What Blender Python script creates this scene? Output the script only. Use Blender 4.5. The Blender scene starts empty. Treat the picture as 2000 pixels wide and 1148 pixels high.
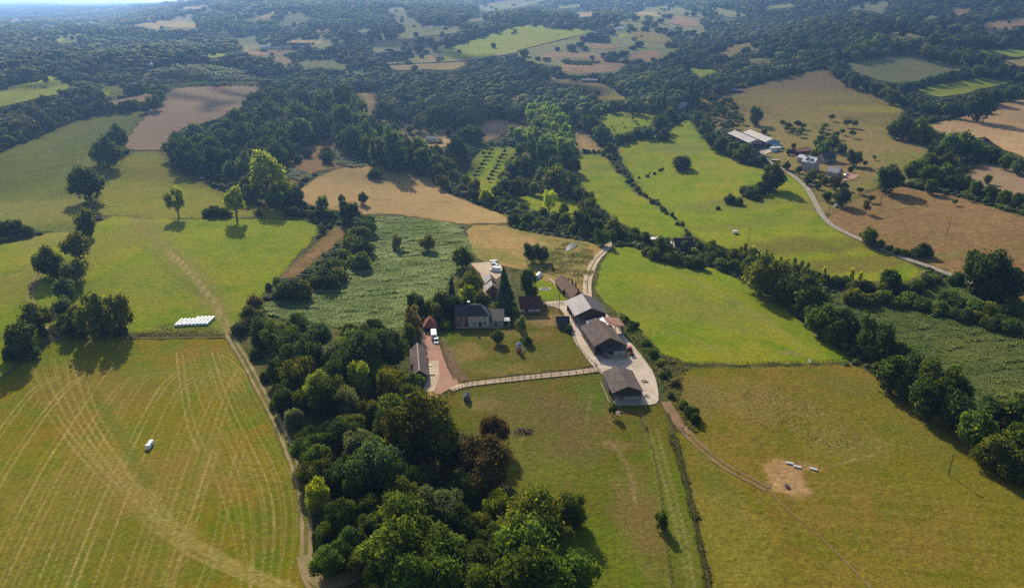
import bpy, bmesh, math, random
import numpy as np
from mathutils import Vector
from mathutils.geometry import delaunay_2d_cdt

SC = bpy.context.scene
COL = SC.collection
R = math.radians

# ------------------------------------------------------------------ camera
CAM_Z, PITCH, FPX = 120.0, 22.1, 1402.0
cam_data = bpy.data.cameras.new("camera")
cam = bpy.data.objects.new("camera", cam_data)
COL.objects.link(cam)
cam.location = (0, 0, CAM_Z)
cam.rotation_euler = (R(90 - PITCH), 0, 0)
cam_data.sensor_width = 36.0
cam_data.lens = 36.0 * FPX / 2000.0
cam_data.clip_start = 1.0
cam_data.clip_end = 40000.0
SC.camera = cam

# ------------------------------------------------------------------ sky, sun, exposure
SUN_AZ, SUN_EL = -19.0, 32.0            # degrees from +Y (clockwise), above the horizon
world = bpy.data.worlds.new("World"); SC.world = world
world.use_nodes = True
wn = world.node_tree.nodes; wl = world.node_tree.links
sky = wn.new("ShaderNodeTexSky"); sky.sky_type = 'NISHITA'; sky.sun_disc = False
sky.sun_elevation = R(SUN_EL); sky.sun_rotation = R(SUN_AZ)
sky.air_density = 1.0; sky.dust_density = 1.6; sky.ozone_density = 1.0
wl.new(sky.outputs[0], wn["Background"].inputs[0])
wn["Background"].inputs[1].default_value = 0.105
sun_data = bpy.data.lights.new("sun", 'SUN')
sun_data.energy = 5.0; sun_data.angle = R(0.55); sun_data.color = (1.0, 0.88, 0.66)
sun = bpy.data.objects.new("sun", sun_data); COL.objects.link(sun)
SUN_DIR = Vector((math.sin(R(SUN_AZ)) * math.cos(R(SUN_EL)), math.cos(R(SUN_AZ)) * math.cos(R(SUN_EL)), math.sin(R(SUN_EL))))
sun.rotation_euler = SUN_DIR.to_track_quat('Z', 'Y').to_euler()
sun.location = (-200, 400, 600)
SC.view_settings.view_transform = 'Standard'
SC.view_settings.look = 'None'
SC.view_settings.exposure = 0.47
SC.view_settings.gamma = 1.0
SC.view_settings.use_curve_mapping = False
SC.render.engine = 'CYCLES'
SC.cycles.max_bounces = 5; SC.cycles.diffuse_bounces = 2; SC.cycles.glossy_bounces = 2
SC.cycles.transmission_bounces = 3; SC.cycles.transparent_max_bounces = 6; SC.cycles.volume_bounces = 0
SC.cycles.use_denoising = False
SC.cycles.caustics_reflective = False; SC.cycles.caustics_refractive = False
SC.cycles.volume_step_rate = 4.0

# ------------------------------------------------------------------ the lie of the land
def sstep(a, b, x):
    t = np.clip((x - a) / (b - a), 0, 1)
    return t * t * (3 - 2 * t)

RY = [0, 550, 700, 850, 1000, 1300, 1700, 2200, 2800, 4000, 14000]
RZ = [0, 0, 6, 15, 26, 46, 72, 98, 126, 150, 150]
LY = [0, 450, 600, 800, 1000, 1250, 1600, 2200, 3200, 5000, 8000, 11000, 14000]
LZ = [0, 3, 9, 22, 34, 42, 44, 40, 36, 30, 52, 70, 72]
def _smooth_interp(y, X, Z):
    s = 0
    for k in (-0.12, -0.06, 0, 0.06, 0.12):
        s = s + np.interp(y * (1 + k), X, Z)
    return s / 5
VALLEY = np.array([[66, 660], [72, 613], [88, 575], [96, 520], [104, 420], [100, 372], [124, 323], [139, 249], [148, 190], [155, 60]], float)
def seg_dist(x, y, pts):
    x = np.asarray(x, float); y = np.asarray(y, float)
    best = np.full(x.shape, 1e9)
    for (ax, ay), (bx, by) in zip(pts[:-1], pts[1:]):
        dx, dy = bx - ax, by - ay
        t = np.clip(((x - ax) * dx + (y - ay) * dy) / (dx * dx + dy * dy + 1e-12), 0, 1)
        best = np.minimum(best, np.hypot(x - ax - t * dx, y - ay - t * dy))
    return best
def H(x, y):
    x = np.asarray(x, float); y = np.asarray(y, float)
    th = x / np.maximum(y, 200)
    w = sstep(-0.58, -0.28, th)
    z = (1 - w) * _smooth_interp(y, LY, LZ) + w * _smooth_interp(y, RY, RZ)
    far = sstep(500, 1400, y)
    z = z + (1 - 0.4 * far) * (1.6 * np.sin(x / 47 + 0.6) * np.cos(y / 61 + 1.0) + 1.4 * np.sin((x + 0.6 * y) / 83))
    z = z + far * (10 * np.sin(x / 210 + 1.3) * np.cos(y / 260) + 5 * np.sin((x - y) / 140) + 9 * np.sin(x / 420 + y / 600))
    z = z + far * sstep(3200, 5000, y) * (1 - w) * (16 * np.sin(x / 900 + y / 1300) + 8 * np.sin(y / 700))
    z = z + 42 * sstep(0.24, 0.5, th) * sstep(850, 1350, y) * (1 - sstep(1800, 3200, y))
    near = (y < 800) & (np.abs(x - 100) < 260)
    if near.any():
        d = seg_dist(x[near], y[near], VALLEY)
        z = np.array(z); z[near] -= 6.5 * np.exp(-(d / 55.0) ** 2) * (1 - sstep(560, 800, y[near]))
    z = z + 7.0 * (1 - sstep(-150, -60, x)) * sstep(170, 330, y) * (1 - far)
    z = z + 9.0 * sstep(170, 330, x) * sstep(220, 420, y) * (1 - far)
    return z

CP, SP = math.cos(R(PITCH)), math.sin(R(PITCH))
def _hit(u, v, h, ts_lo, ts_hi, n, it):
    a = (u - 1000) / FPX; b = (574 - v) / FPX
    dx = a; dy = CP + b * SP; dz = -SP + b * CP
    lo = ts_lo.copy(); hi = ts_hi.copy(); found = np.zeros(u.shape, bool); prev = ts_lo.copy()
    for k in range(n):
        t = ts_lo * (ts_hi / ts_lo) ** (k / (n - 1))
        below = (CAM_Z + dz * t) < H(dx * t, dy * t) + h
        new = below & ~found
        hi = np.where(new, t, hi); lo = np.where(new, prev, lo); found |= below
        prev = t
    lo = np.where(found, lo, ts_hi * 0.999)
    for _ in range(it):
        m = 0.5 * (lo + hi)
        below = (CAM_Z + dz * m) < H(dx * m, dy * m) + h
        hi = np.where(below, m, hi); lo = np.where(below, lo, m)
    return hi, dx, dy
_TU = np.linspace(-400, 2400, 57); _TV = np.concatenate([np.arange(-4, 300, 2.0), np.arange(300, 1480, 12.0)])
_tu, _tv = np.meshgrid(_TU, _TV)
_TT = _hit(_tu.ravel(), _tv.ravel(), 0.0, np.full(_tu.size, 40.0), np.full(_tu.size, 14000.0), 110, 16)[0].reshape(_tu.shape)
def PX(u, v, h=0.0):
    """photo pixels (2000 wide) -> points on the land (or h metres above it)"""
    u = np.atleast_1d(np.asarray(u, float)); v = np.atleast_1d(np.asarray(v, float))
    h = np.broadcast_to(np.asarray(h, float), u.shape)
    fi = np.clip(np.interp(u, _TU, np.arange(len(_TU))), 0, len(_TU) - 1.001); fj = np.clip(np.interp(v, _TV, np.arange(len(_TV))), 0, len(_TV) - 1.001)
    i = fi.astype(int); j = fj.astype(int)
    c = np.stack([_TT[j, i], _TT[j, i + 1], _TT[j + 1, i], _TT[j + 1, i + 1]])
    lo = c.min(0) * np.where(h > 0, 0.55, 0.95); hi = np.minimum(c.max(0) * 1.05, 14000)
    t, dx, dy = _hit(u, v, h, lo, hi, 14, 17)
    return np.stack([dx * t, dy * t], 1)
def _ss(a, b, x):
    t = (x - a) / (b - a)
    if t <= 0: return 0.0
    if t >= 1: return 1.0
    return t * t * (3 - 2 * t)
def _tab(X, Z):
    ys = np.arange(0, 14600, 2.0); return _smooth_interp(ys, X, Z).tolist()
_TABR, _TABL = _tab(RY, RZ), _tab(LY, LZ)
def _lk(T, y):
    q = min(max(y, 0.0), 14590.0) * 0.5; i = int(q); f = q - i
    return T[i] * (1 - f) + T[i + 1] * f
_VL = VALLEY.tolist()
def Hs(x, y):
    """the same land height for one point"""
    th = x / max(y, 200.0); w = _ss(-0.58, -0.28, th); far = _ss(500, 1400, y)
    z = (1 - w) * _lk(_TABL, y) + w * _lk(_TABR, y)
    sn, cs = math.sin, math.cos
    z += (1 - 0.4 * far) * (1.6 * sn(x / 47 + 0.6) * cs(y / 61 + 1.0) + 1.4 * sn((x + 0.6 * y) / 83))
    if far > 0:
        z += far * (10 * sn(x / 210 + 1.3) * cs(y / 260) + 5 * sn((x - y) / 140) + 9 * sn(x / 420 + y / 600))
        z += far * _ss(3200, 5000, y) * (1 - w) * (16 * sn(x / 900 + y / 1300) + 8 * sn(y / 700))
        z += 42 * _ss(0.24, 0.5, th) * _ss(850, 1350, y) * (1 - _ss(1800, 3200, y))
    if y < 800 and abs(x - 100) < 260:
        best = 1e9
        for k in range(len(_VL) - 1):
            ax, ay = _VL[k]; dx, dy = _VL[k + 1][0] - ax, _VL[k + 1][1] - ay
            t = min(1.0, max(0.0, ((x - ax) * dx + (y - ay) * dy) / (dx * dx + dy * dy)))
            ex, ey = x - ax - t * dx, y - ay - t * dy; best = min(best, ex * ex + ey * ey)
        z -= 6.5 * math.exp(-best / 3025.0) * (1 - _ss(560, 800, y))
    z += 7.0 * (1 - _ss(-150, -60, x)) * _ss(170, 330, y) * (1 - far) + 9.0 * _ss(170, 330, x) * _ss(220, 420, y) * (1 - far)
    return z
def P1(u, v, h=0.0):
    """one photo pixel -> a point on the land"""
    a = (u - 1000) / FPX; b = (574 - v) / FPX
    dy = CP + b * SP; dz = -SP + b * CP
    i = min(max(int((u + 400) / 50), 0), len(_TU) - 2); j = min(max(int(np.searchsorted(_TV, v)) - 1, 0), len(_TV) - 2)
    c = (_TT[j, i], _TT[j, i + 1], _TT[j + 1, i], _TT[j + 1, i + 1])
    t0 = float(min(c)) * (0.55 if h > 0 else 0.95); t1 = min(float(max(c)) * 1.05, 14000.0)
    lo = hi = t1; prev = t0
    for k in range(14):
        t = t0 * (t1 / t0) ** (k / 13)
        if CAM_Z + dz * t < Hs(a * t, dy * t) + h: lo, hi = prev, t; break
        prev = t
    for _ in range(17):
        m = 0.5 * (lo + hi)
        if CAM_Z + dz * m < Hs(a * m, dy * m) + h: hi = m
        else: lo = m
    return a * hi, dy * hi
def PROJ(x, y, z):
    """land point -> photo pixels and depth"""
    zc = z - CAM_Z
    dep = y * CP - zc * SP
    up = y * SP + zc * CP
    return 1000 + FPX * x / dep, 574 - FPX * up / dep, dep

# ------------------------------------------------------------------ helpers
def tag(o, label=None, cat=None, group=None, kind=None):
    if label: o["label"] = label
    if cat: o["category"] = cat
    if group: o["group"] = group
    if kind: o["kind"] = kind
    return o
def link(o, parent=None):
    COL.objects.link(o)
    if parent is not None: o.parent = parent
    return o
def mesh_np(name, v, f, mats=(), smooth=False, fmat=None):
    """v (n,3), f (m,k) with k = 3 or 4, all faces alike"""
    me = bpy.data.meshes.new(name)
    v = np.asarray(v, np.float32); f = np.asarray(f, np.int32)
    me.vertices.add(len(v)); me.vertices.foreach_set("co", v.ravel())
    m, k = f.shape
    me.loops.add(m * k); me.loops.foreach_set("vertex_index", f.ravel())
    me.polygons.add(m)
    me.polygons.foreach_set("loop_start", np.arange(0, m * k, k, dtype=np.int32))
    if smooth: me.polygons.foreach_set("use_smooth", np.ones(m, bool))
    if fmat is not None: me.polygons.foreach_set("material_index", np.asarray(fmat, np.int32))
    me.update(calc_edges=True)
    for mm in mats: me.materials.append(mm)
    return me
def vnoise(x, y, s, seed=0):
    """smooth value noise 0..1 in numpy"""
    x = np.asarray(x, float) / s + 1000.3; y = np.asarray(y, float) / s + 1000.7
    xi = np.floor(x).astype(np.int64); yi = np.floor(y).astype(np.int64)
    fx = x - xi; fy = y - yi
    fx = fx * fx * (3 - 2 * fx); fy = fy * fy * (3 - 2 * fy)
    def h(a, b):
        n = (a * 374761393 + b * 668265263 + seed * 974711) & 0x7fffffff
        n = ((n ^ (n >> 13)) * 1274126177) & 0x7fffffff
        return ((n ^ (n >> 16)) & 0xffff) / 65535.0
    return (h(xi, yi) * (1 - fx) + h(xi + 1, yi) * fx) * (1 - fy) + (h(xi, yi + 1) * (1 - fx) + h(xi + 1, yi + 1) * fx) * fy
def in_poly(x, y, poly):
    x = np.asarray(x, float); y = np.asarray(y, float)
    c = np.zeros(x.shape, bool)
    n = len(poly)
    for i in range(n):
        x1, y1 = poly[i]; x2, y2 = poly[(i + 1) % n]
        if y1 == y2: continue
        c ^= ((y1 > y) != (y2 > y)) & (x < (x2 - x1) * (y - y1) / (y2 - y1) + x1)
    return c
def dens(poly, step, closed=True):
    out = []
    n = len(poly)
    for i in range(n if closed else n - 1):
        a = np.array(poly[i], float); b = np.array(poly[(i + 1) % n], float)
        k = max(1, int(np.hypot(*(b - a)) / step))
        for j in range(k): out.append(a + (b - a) * j / k)
    if not closed: out.append(np.array(poly[-1], float))
    return np.array(out)
def chaikin(p, it=2, closed=False):
    p = np.asarray(p, float)
    for _ in range(it):
        if closed:
            q = np.roll(p, -1, 0)
            p = np.stack([0.75 * p + 0.25 * q, 0.25 * p + 0.75 * q], 1).reshape(-1, 2)
        else:
            q = np.stack([0.75 * p[:-1] + 0.25 * p[1:], 0.25 * p[:-1] + 0.75 * p[1:]], 1).reshape(-1, 2)
            p = np.vstack([p[:1], q, p[-1:]])
    return p

# ------------------------------------------------------------------ materials
MATS = {}
def new_mat(name):
    m = bpy.data.materials.new(name); m.use_nodes = True
    MATS[name] = m
    return m, m.node_tree.nodes, m.node_tree.links, m.node_tree.nodes["Principled BSDF"]
def _noise(n, l, vec, scale, detail=3, rough=0.6, dist=0.0):
    t = n.new("ShaderNodeTexNoise"); t.inputs["Scale"].default_value = scale
    t.inputs["Detail"].default_value = detail; t.inputs["Roughness"].default_value = rough; t.inputs["Distortion"].default_value = dist
    l.new(vec, t.inputs["Vector"]); return t.outputs["Fac"]
def _ramp(n, l, fac, lo, hi):
    t = n.new("ShaderNodeMapRange"); t.interpolation_type = 'SMOOTHSTEP'
    t.inputs[1].default_value = lo; t.inputs[2].default_value = hi; l.new(fac, t.inputs[0]); return t.outputs[0]
def _mix(n, l, fac, a, b, mode='MIX'):
    t = n.new("ShaderNodeMix"); t.data_type = 'RGBA'; t.blend_type = mode; t.clamp_factor = True
    for s, x in ((0, fac), (6, a), (7, b)):
        if hasattr(x, "is_linked"): l.new(x, t.inputs[s])
        elif s == 0: t.inputs[0].default_value = x
        else: t.inputs[s].default_value = (*x[:3], 1)
    return t.outputs[2]
def _math(n, l, op, a, b=None):
    t = n.new("ShaderNodeMath"); t.operation = op
    for s, x in ((0, a), (1, b)):
        if x is None: continue
        if hasattr(x, "is_linked"): l.new(x, t.inputs[s])
        else: t.inputs[s].default_value = x
    return t.outputs[0]
def field_mat(name, c1, c2, c3, big=0.012, mid=0.06, fine=0.9, fine_amt=0.35, bump=0.35, stripe=None, rough=0.95, paint=True):
    m, n, l, b = new_mat(name)
    pos = n.new("ShaderNodeNewGeometry").outputs["Position"]
    f1 = _ramp(n, l, _noise(n, l, pos, big, 4, 0.6, 0.6), 0.38, 0.62)
    f2 = _ramp(n, l, _noise(n, l, pos, mid, 4, 0.65, 0.4), 0.42, 0.68)
    col = _mix(n, l, f1, c1, c2); col = _mix(n, l, f2, col, c3)
    if stripe:
        ang, sc, amt, cc = stripe
        mp = n.new("ShaderNodeMapping"); mp.inputs["Rotation"].default_value = (0, 0, R(ang)); l.new(pos, mp.inputs["Vector"])
        w = n.new("ShaderNodeTexWave"); w.inputs["Scale"].default_value = sc; w.inputs["Distortion"].default_value = 1.2
        w.inputs["Detail"].default_value = 2; w.inputs["Detail Scale"].default_value = 0.4; l.new(mp.outputs[0], w.inputs["Vector"])
        sf = _math(n, l, 'MULTIPLY', _ramp(n, l, w.outputs["Fac"], 0.45, 0.95), _math(n, l, 'MULTIPLY', _ramp(n, l, _noise(n, l, pos, mid * 1.7, 3), 0.3, 0.65), amt))
        col = _mix(n, l, sf, col, cc)
    if paint:
        a = n.new("ShaderNodeAttribute"); a.attribute_name = "paint"
        pn = _ramp(n, l, _noise(n, l, pos, 0.55, 3, 0.7), 0.25, 0.6)
        pf = _math(n, l, 'MULTIPLY', a.outputs["Alpha"], _math(n, l, 'ADD', _math(n, l, 'MULTIPLY', pn, 0.6), 0.4))
        col = _mix(n, l, pf, col, a.outputs["Color"])
    fn = _noise(n, l, pos, fine, 5, 0.75)
    fm = n.new("ShaderNodeMapRange"); fm.inputs[1].default_value = 0.25; fm.inputs[2].default_value = 0.75
    fm.inputs[3].default_value = 1 - fine_amt; fm.inputs[4].default_value = 1 + fine_amt; l.new(fn, fm.inputs[0])
    g = n.new("ShaderNodeCombineColor"); [l.new(fm.outputs[0], g.inputs[k]) for k in range(3)]
    col = _mix(n, l, 1.0, col, g.outputs[0], 'MULTIPLY')
    l.new(col, b.inputs["Base Color"])
    b.inputs["Roughness"].default_value = rough; b.inputs["Specular IOR Level"].default_value = 0.015
    if bump:
        bp = n.new("ShaderNodeBump"); bp.inputs["Strength"].default_value = bump; bp.inputs["Distance"].default_value = 0.6
        l.new(_noise(n, l, pos, fine * 0.8, 5, 0.8), bp.inputs["Height"]); l.new(bp.outputs[0], b.inputs["Normal"])
    return m
def plain_mat(name, c, c2=None, scale=0.8, rough=0.85, spec=0.2, bump=0.0, metal=0.0, stretch=None, lo=0.4, hi=0.65, joints=0.0):
    m, n, l, b = new_mat(name)
    b.inputs["Roughness"].default_value = rough; b.inputs["Specular IOR Level"].default_value = spec; b.inputs["Metallic"].default_value = metal
    if c2 is None: b.inputs["Base Color"].default_value = (*c, 1)
    else:
        tc = n.new("ShaderNodeTexCoord").outputs["Object"]
        if stretch:
            mp = n.new("ShaderNodeMapping"); mp.inputs["Scale"].default_value = stretch; l.new(tc, mp.inputs["Vector"]); tc = mp.outputs[0]
        colr = _mix(n, l, _ramp(n, l, _noise(n, l, tc, scale, 5, 0.7), lo, hi), c, c2)
        if joints:                               # laps between roofing sheets
            wv = n.new("ShaderNodeTexWave"); wv.bands_direction = 'Y'; wv.inputs["Scale"].default_value = joints; wv.inputs["Distortion"].default_value = 0.3
            l.new(n.new("ShaderNodeTexCoord").outputs["Object"], wv.inputs["Vector"])
            colr = _mix(n, l, _math(n, l, 'MULTIPLY', _ramp(n, l, wv.outputs["Fac"], 0.75, 1.0), 0.45), colr, tuple(q * 0.35 for q in c))
        l.new(colr, b.inputs["Base Color"])
        if bump:
            bp = n.new("ShaderNodeBump"); bp.inputs["Strength"].default_value = bump; bp.inputs["Distance"].default_value = 0.1
            l.new(_noise(n, l, tc, scale * 3, 4), bp.inputs["Height"]); l.new(bp.outputs[0], b.inputs["Normal"])
    return m

# ------------------------------------------------------------------ land sheets
rng = np.random.default_rng(7)
def lift(x, y, layer):
    d = np.hypot(x, y)
    return layer * (0.06 + 0.00035 * np.maximum(d - 250, 0))
def sheet(name, wpoly, mat, spacing, layer=1, paint=None, jit=0.35, label=None, kind="structure", margin=None):
    """a patch of land over a world outline, following the lie of the land"""
    wpoly = np.asarray(wpoly, float)
    lo, hi = wpoly.min(0), wpoly.max(0)
    b = dens(wpoly, spacing * 0.8)
    if jit:
        sj = max(3.0, spacing)
        b = b + (np.stack([vnoise(b[:, 0], b[:, 1], sj, 5), vnoise(b[:, 0], b[:, 1], sj, 9)], 1) - 0.5) * 2 * jit
    gx, gy = np.meshgrid(np.arange(lo[0], hi[0], spacing), np.arange(lo[1], hi[1], spacing))
    gx = gx + (np.arange(gx.shape[0]) % 2)[:, None] * spacing * 0.5
    g = np.stack([gx.ravel(), gy.ravel()], 1)
    g = g[in_poly(g[:, 0], g[:, 1], b)]
    if len(g):
        # keep off the outline
        keep = np.ones(len(g), bool)
        cell = {}
        for q in (b / spacing).round().astype(int): cell[(q[0], q[1])] = 1
        ci = (g / spacing).round().astype(int)
        keep = np.array([(a, c) not in cell for a, c in ci])
        g = g[keep]
    pts = np.vstack([b, g]) if len(g) else b
    c0 = pts.mean(0)
    vs = [Vector((float(p[0] - c0[0]), float(p[1] - c0[1]))) for p in pts]
    nb = len(b)
    r = delaunay_2d_cdt(vs, [(i, (i + 1) % nb) for i in range(nb)], [], 1, 1e-3)
    v2 = np.array([(p.x, p.y) for p in r[0]]) + c0
    f = np.array([t for t in r[2] if len(t) == 3], np.int32)
    a = v2[f]
    cr = (a[:, 1, 0] - a[:, 0, 0]) * (a[:, 2, 1] - a[:, 0, 1]) - (a[:, 1, 1] - a[:, 0, 1]) * (a[:, 2, 0] - a[:, 0, 0])
    f[cr < 0] = f[cr < 0][:, ::-1]
    z = H(v2[:, 0], v2[:, 1]) + lift(v2[:, 0], v2[:, 1], layer)
    me = mesh_np(name, np.column_stack([v2, z]), f, [mat], smooth=True)
    at = me.attributes.new("paint", 'FLOAT_COLOR', 'POINT')
    pc = np.zeros((len(v2), 4)) if paint is None else paint(v2[:, 0], v2[:, 1])
    if margin:                                   # rough uncut grass along the edge
        eb = np.array([any(q < nb for q in o_) for o_ in r[3]]) & (vnoise(v2[:, 0], v2[:, 1], 9.0, 77) > 0.3)
        pc[eb, :3] = margin; pc[eb, 3] = np.maximum(pc[eb, 3], 0.75)
    at.data.foreach_set("color", pc.astype(np.float32).ravel())
    o = link(bpy.data.objects.new(name, me))
    return tag(o, label, None, None, kind)
OPEN = []
def pxpoly(pp, step=8):
    d = dens(pp, step)
    return PX(d[:, 0], d[:, 1])
def field(name, pp, mat, layer=1, spacing=None, paint=None, smooth=1, jit=0.8, label=None, keep=True):
    pp = np.asarray(pp, float)
    if smooth: pp = chaikin(pp, smooth, True)
    w = pxpoly(pp)
    if keep: OPEN.append(pp)
    d = np.median(np.hypot(w[:, 0], w[:, 1]))
    if spacing is None: spacing = max(3.0, d / 90.0)
    return sheet(name, w, MATS[mat], spacing, layer, paint, jit if d < 600 else 2.5, label, margin=(0.10, 0.095, 0.028) if name in ("meadow", "field", "paddock", "lawn") and d < 750 else None)
ROADS = []
def ribbon(name, wpts, width, mat, layer=3, cross=2, jit=0.15, label=None, kind="structure", thick=0.0, seed=1):
    """a strip of land along a world polyline"""
    ROADS.append((np.asarray(wpts, float), width))
    wpts = chaikin(wpts, 2)
    p = dens(wpts, max(0.8, width * 0.5), False)
    t = np.gradient(p, axis=0); t /= np.linalg.norm(t, axis=1)[:, None] + 1e-9
    nrm = np.stack([-t[:, 1], t[:, 0]], 1)
    k = cross + 1
    ww = width * (0.5 + jit * (vnoise(p[:, 0], p[:, 1], 4 * width, seed) - 0.5))
    rows = []
    for i in range(k):
        s = 2 * i / cross - 1
        q = p + nrm * (s * ww)[:, None]
        rows.append(np.column_stack([q, H(q[:, 0], q[:, 1]) + lift(q[:, 0], q[:, 1], layer) + thick]))
    v = np.stack(rows, 1).reshape(-1, 3)
    m = len(p)
    f = [(i * k + j + 1, i * k + j, (i + 1) * k + j, (i + 1) * k + j + 1) for i in range(m - 1) for j in range(cross)]
    me = mesh_np(name, v, np.array(f), [MATS[mat]], True)
    me.attributes.new("paint", 'FLOAT_COLOR', 'POINT').data.foreach_set("color", np.zeros(len(v) * 4, np.float32))
    o = link(bpy.data.objects.new(name, me))
    return tag(o, label, None, None, kind)
class Paint:
    """hand-laid colour marks over a field: bare earth, dry tracks, lush streaks, painted sun and cloud shade"""
    def __init__(s): s.ops = []
    def line(s, pts, width, col, a, soft=0.6, px=True, brk=0.35):
        pts = chaikin(pts, 2) if px else pts
        if px: d = dens(pts, 30, False); pts = PX(d[:, 0], d[:, 1])
        s.ops.append(('l', pts, width, col, a, soft, brk)); return s
    def blob(s, u, v, rx, ry, col, a, px=True, rot=0.0):
        c = P1(u, v) if px else (u, v)
        s.ops.append(('b', c, rx, ry, col, a, R(rot))); return s
    def __call__(s, x, y):
        out = np.zeros((len(x), 4)); out[:, :3] = (0.2, 0.18, 0.05)
        for k, op in enumerate(s.ops):
            if op[0] == 'l':
                _, pts, w, col, a, soft, brk = op
                lo, hi = pts.min(0) - 3 * w, pts.max(0) + 3 * w
                ii = np.where((x > lo[0]) & (x < hi[0]) & (y > lo[1]) & (y < hi[1]))[0]
                if not len(ii): continue
                d = seg_dist(x[ii], y[ii], pts)
                al = a * (1 - sstep(w * (1 - soft) * 0.5, w * (0.5 + soft * 0.5), d))
                al = al * (1 - brk + brk * 1.6 * (0.45 * vnoise(x[ii], y[ii], 5.0, k) + 0.75 * vnoise(x[ii], y[ii], 24.0, k + 3) ** 2 * 1.5))
            else:
                _, c, rx, ry, col, a, rot = op
                dx, dy = x - c[0], y - c[1]
                ex = dx * math.cos(rot) + dy * math.sin(rot); ey = -dx * math.sin(rot) + dy * math.cos(rot)
                d = np.sqrt((ex / rx) ** 2 + (ey / ry) ** 2)
                d = d + 0.55 * (vnoise(x, y, 0.45 * min(rx, ry) + 0.5, k) - 0.5) + 0.25 * (vnoise(x, y, 0.15 * min(rx, ry) + 0.4, k + 50) - 0.5)
                al = a * (1 - sstep(0.55, 1.1, d)); ii = np.arange(len(x))
            al = np.clip(al, 0, 1)[:, None]
            o = out[ii]
            na = al + o[:, 3:] * (1 - al)
            o[:, :3] = (np.array(col) * al + o[:, :3] * o[:, 3:] * (1 - al)) / np.maximum(na, 1e-6)
            o[:, 3:] = na
            out[ii] = o
        return out

# ------------------------------------------------------------------ ground and fields
LOOSE = []
field_mat("ground_rough", (0.062, 0.074, 0.022), (0.110, 0.098, 0.034), (0.042, 0.056, 0.016), big=0.03, mid=0.12, fine=0.5, fine_amt=0.6, bump=1.0, paint=False)
field_mat("hay_meadow", (0.156, 0.144, 0.008), (0.182, 0.132, 0.012), (0.108, 0.142, 0.005), big=0.025, mid=0.10, fine=0.9, fine_amt=0.42, bump=0.8)
field_mat("lush_meadow", (0.160, 0.200, 0.010), (0.205, 0.200, 0.014), (0.112, 0.170, 0.006), big=0.014, mid=0.05, fine=0.6, fine_amt=0.4, bump=0.7)
field_mat("plain_meadow", (0.152, 0.158, 0.014), (0.180, 0.160, 0.020), (0.128, 0.145, 0.012), fine=0.5, fine_amt=0.4, bump=0.7)
field_mat("dark_meadow", (0.100, 0.122, 0.016), (0.122, 0.128, 0.018), (0.082, 0.108, 0.016), fine=0.4, fine_amt=0.4, bump=0.7, stripe=(30, 0.1, 0.2, (0.14, 0.13, 0.035)))
field_mat("paddock_grass", (0.104, 0.100, 0.010), (0.128, 0.096, 0.020), (0.078, 0.105, 0.006), big=0.03, mid=0.10, fine=0.8, fine_amt=0.5, bump=0.9)
field_mat("olive_meadow", (0.152, 0.130, 0.012), (0.176, 0.126, 0.020), (0.118, 0.120, 0.008), big=0.02, mid=0.09, fine=0.8, fine_amt=0.5, bump=1.0, stripe=(93, 0.12, 0.3, (0.19, 0.145, 0.035)))
field_mat("straw_field", (0.330, 0.230, 0.095), (0.270, 0.190, 0.082), (0.300, 0.200, 0.080), fine=0.4, fine_amt=0.22)
field_mat("stubble_field", (0.330, 0.220, 0.100), (0.300, 0.195, 0.090), (0.350, 0.240, 0.120), fine=0.3, fine_amt=0.18, stripe=(35, 0.05, 0.5, (0.38, 0.27, 0.14)))
field_mat("fallow_field", (0.235, 0.165, 0.100), (0.215, 0.150, 0.092), (0.250, 0.170, 0.100), fine=0.35, fine_amt=0.18)
field_mat("dry_pasture", (0.178, 0.142, 0.044), (0.150, 0.138, 0.030), (0.205, 0.142, 0.060), big=0.016, mid=0.07, fine=0.35, fine_amt=0.45, bump=0.9)
field_mat("brown_pasture", (0.205, 0.128, 0.056), (0.165, 0.115, 0.040), (0.185, 0.108, 0.050), big=0.016, mid=0.07, fine=0.35, fine_amt=0.45, bump=0.9)
field_mat("golden_rough", (0.260, 0.190, 0.058), (0.175, 0.160, 0.040), (0.290, 0.190, 0.070), big=0.022, mid=0.07, fine=0.5, fine_amt=0.42, bump=0.8)
field_mat("bracken_floor", (0.085, 0.105, 0.032), (0.105, 0.115, 0.035), (0.065, 0.085, 0.030), fine=0.5, fine_amt=0.5, bump=0.9)
field_mat("far_meadow", (0.200, 0.235, 0.020), (0.220, 0.230, 0.026), (0.180, 0.215, 0.020), big=0.006, mid=0.02, fine=0.2, fine_amt=0.15, bump=0.1)
field_mat("far_pale", (0.150, 0.160, 0.060), (0.180, 0.165, 0.070), (0.130, 0.150, 0.060), big=0.006, mid=0.02, fine=0.2, fine_amt=0.2, bump=0.1)
field_mat("far_gold", (0.300, 0.215, 0.090), (0.270, 0.200, 0.075), (0.240, 0.190, 0.070), big=0.008, mid=0.03, fine=0.2, fine_amt=0.25, bump=0.2)
field_mat("far_brown", (0.260, 0.165, 0.095), (0.230, 0.150, 0.085), (0.200, 0.145, 0.070), big=0.008, mid=0.03, fine=0.2, fine_amt=0.25, bump=0.2)
field_mat("concrete_yard", (0.460, 0.385, 0.310), (0.390, 0.315, 0.245), (0.500, 0.430, 0.355), big=0.05, mid=0.2, fine=1.2, fine_amt=0.16, bump=0.08)
field_mat("red_gravel", (0.330, 0.175, 0.125), (0.300, 0.190, 0.140), (0.360, 0.210, 0.155), big=0.05, mid=0.2, fine=1.5, fine_amt=0.2, bump=0.15)
field_mat("pale_gravel", (0.440, 0.350, 0.255), (0.380, 0.290, 0.210), (0.470, 0.380, 0.280), big=0.06, mid=0.3, fine=1.6, fine_amt=0.2, bump=0.15)
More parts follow.
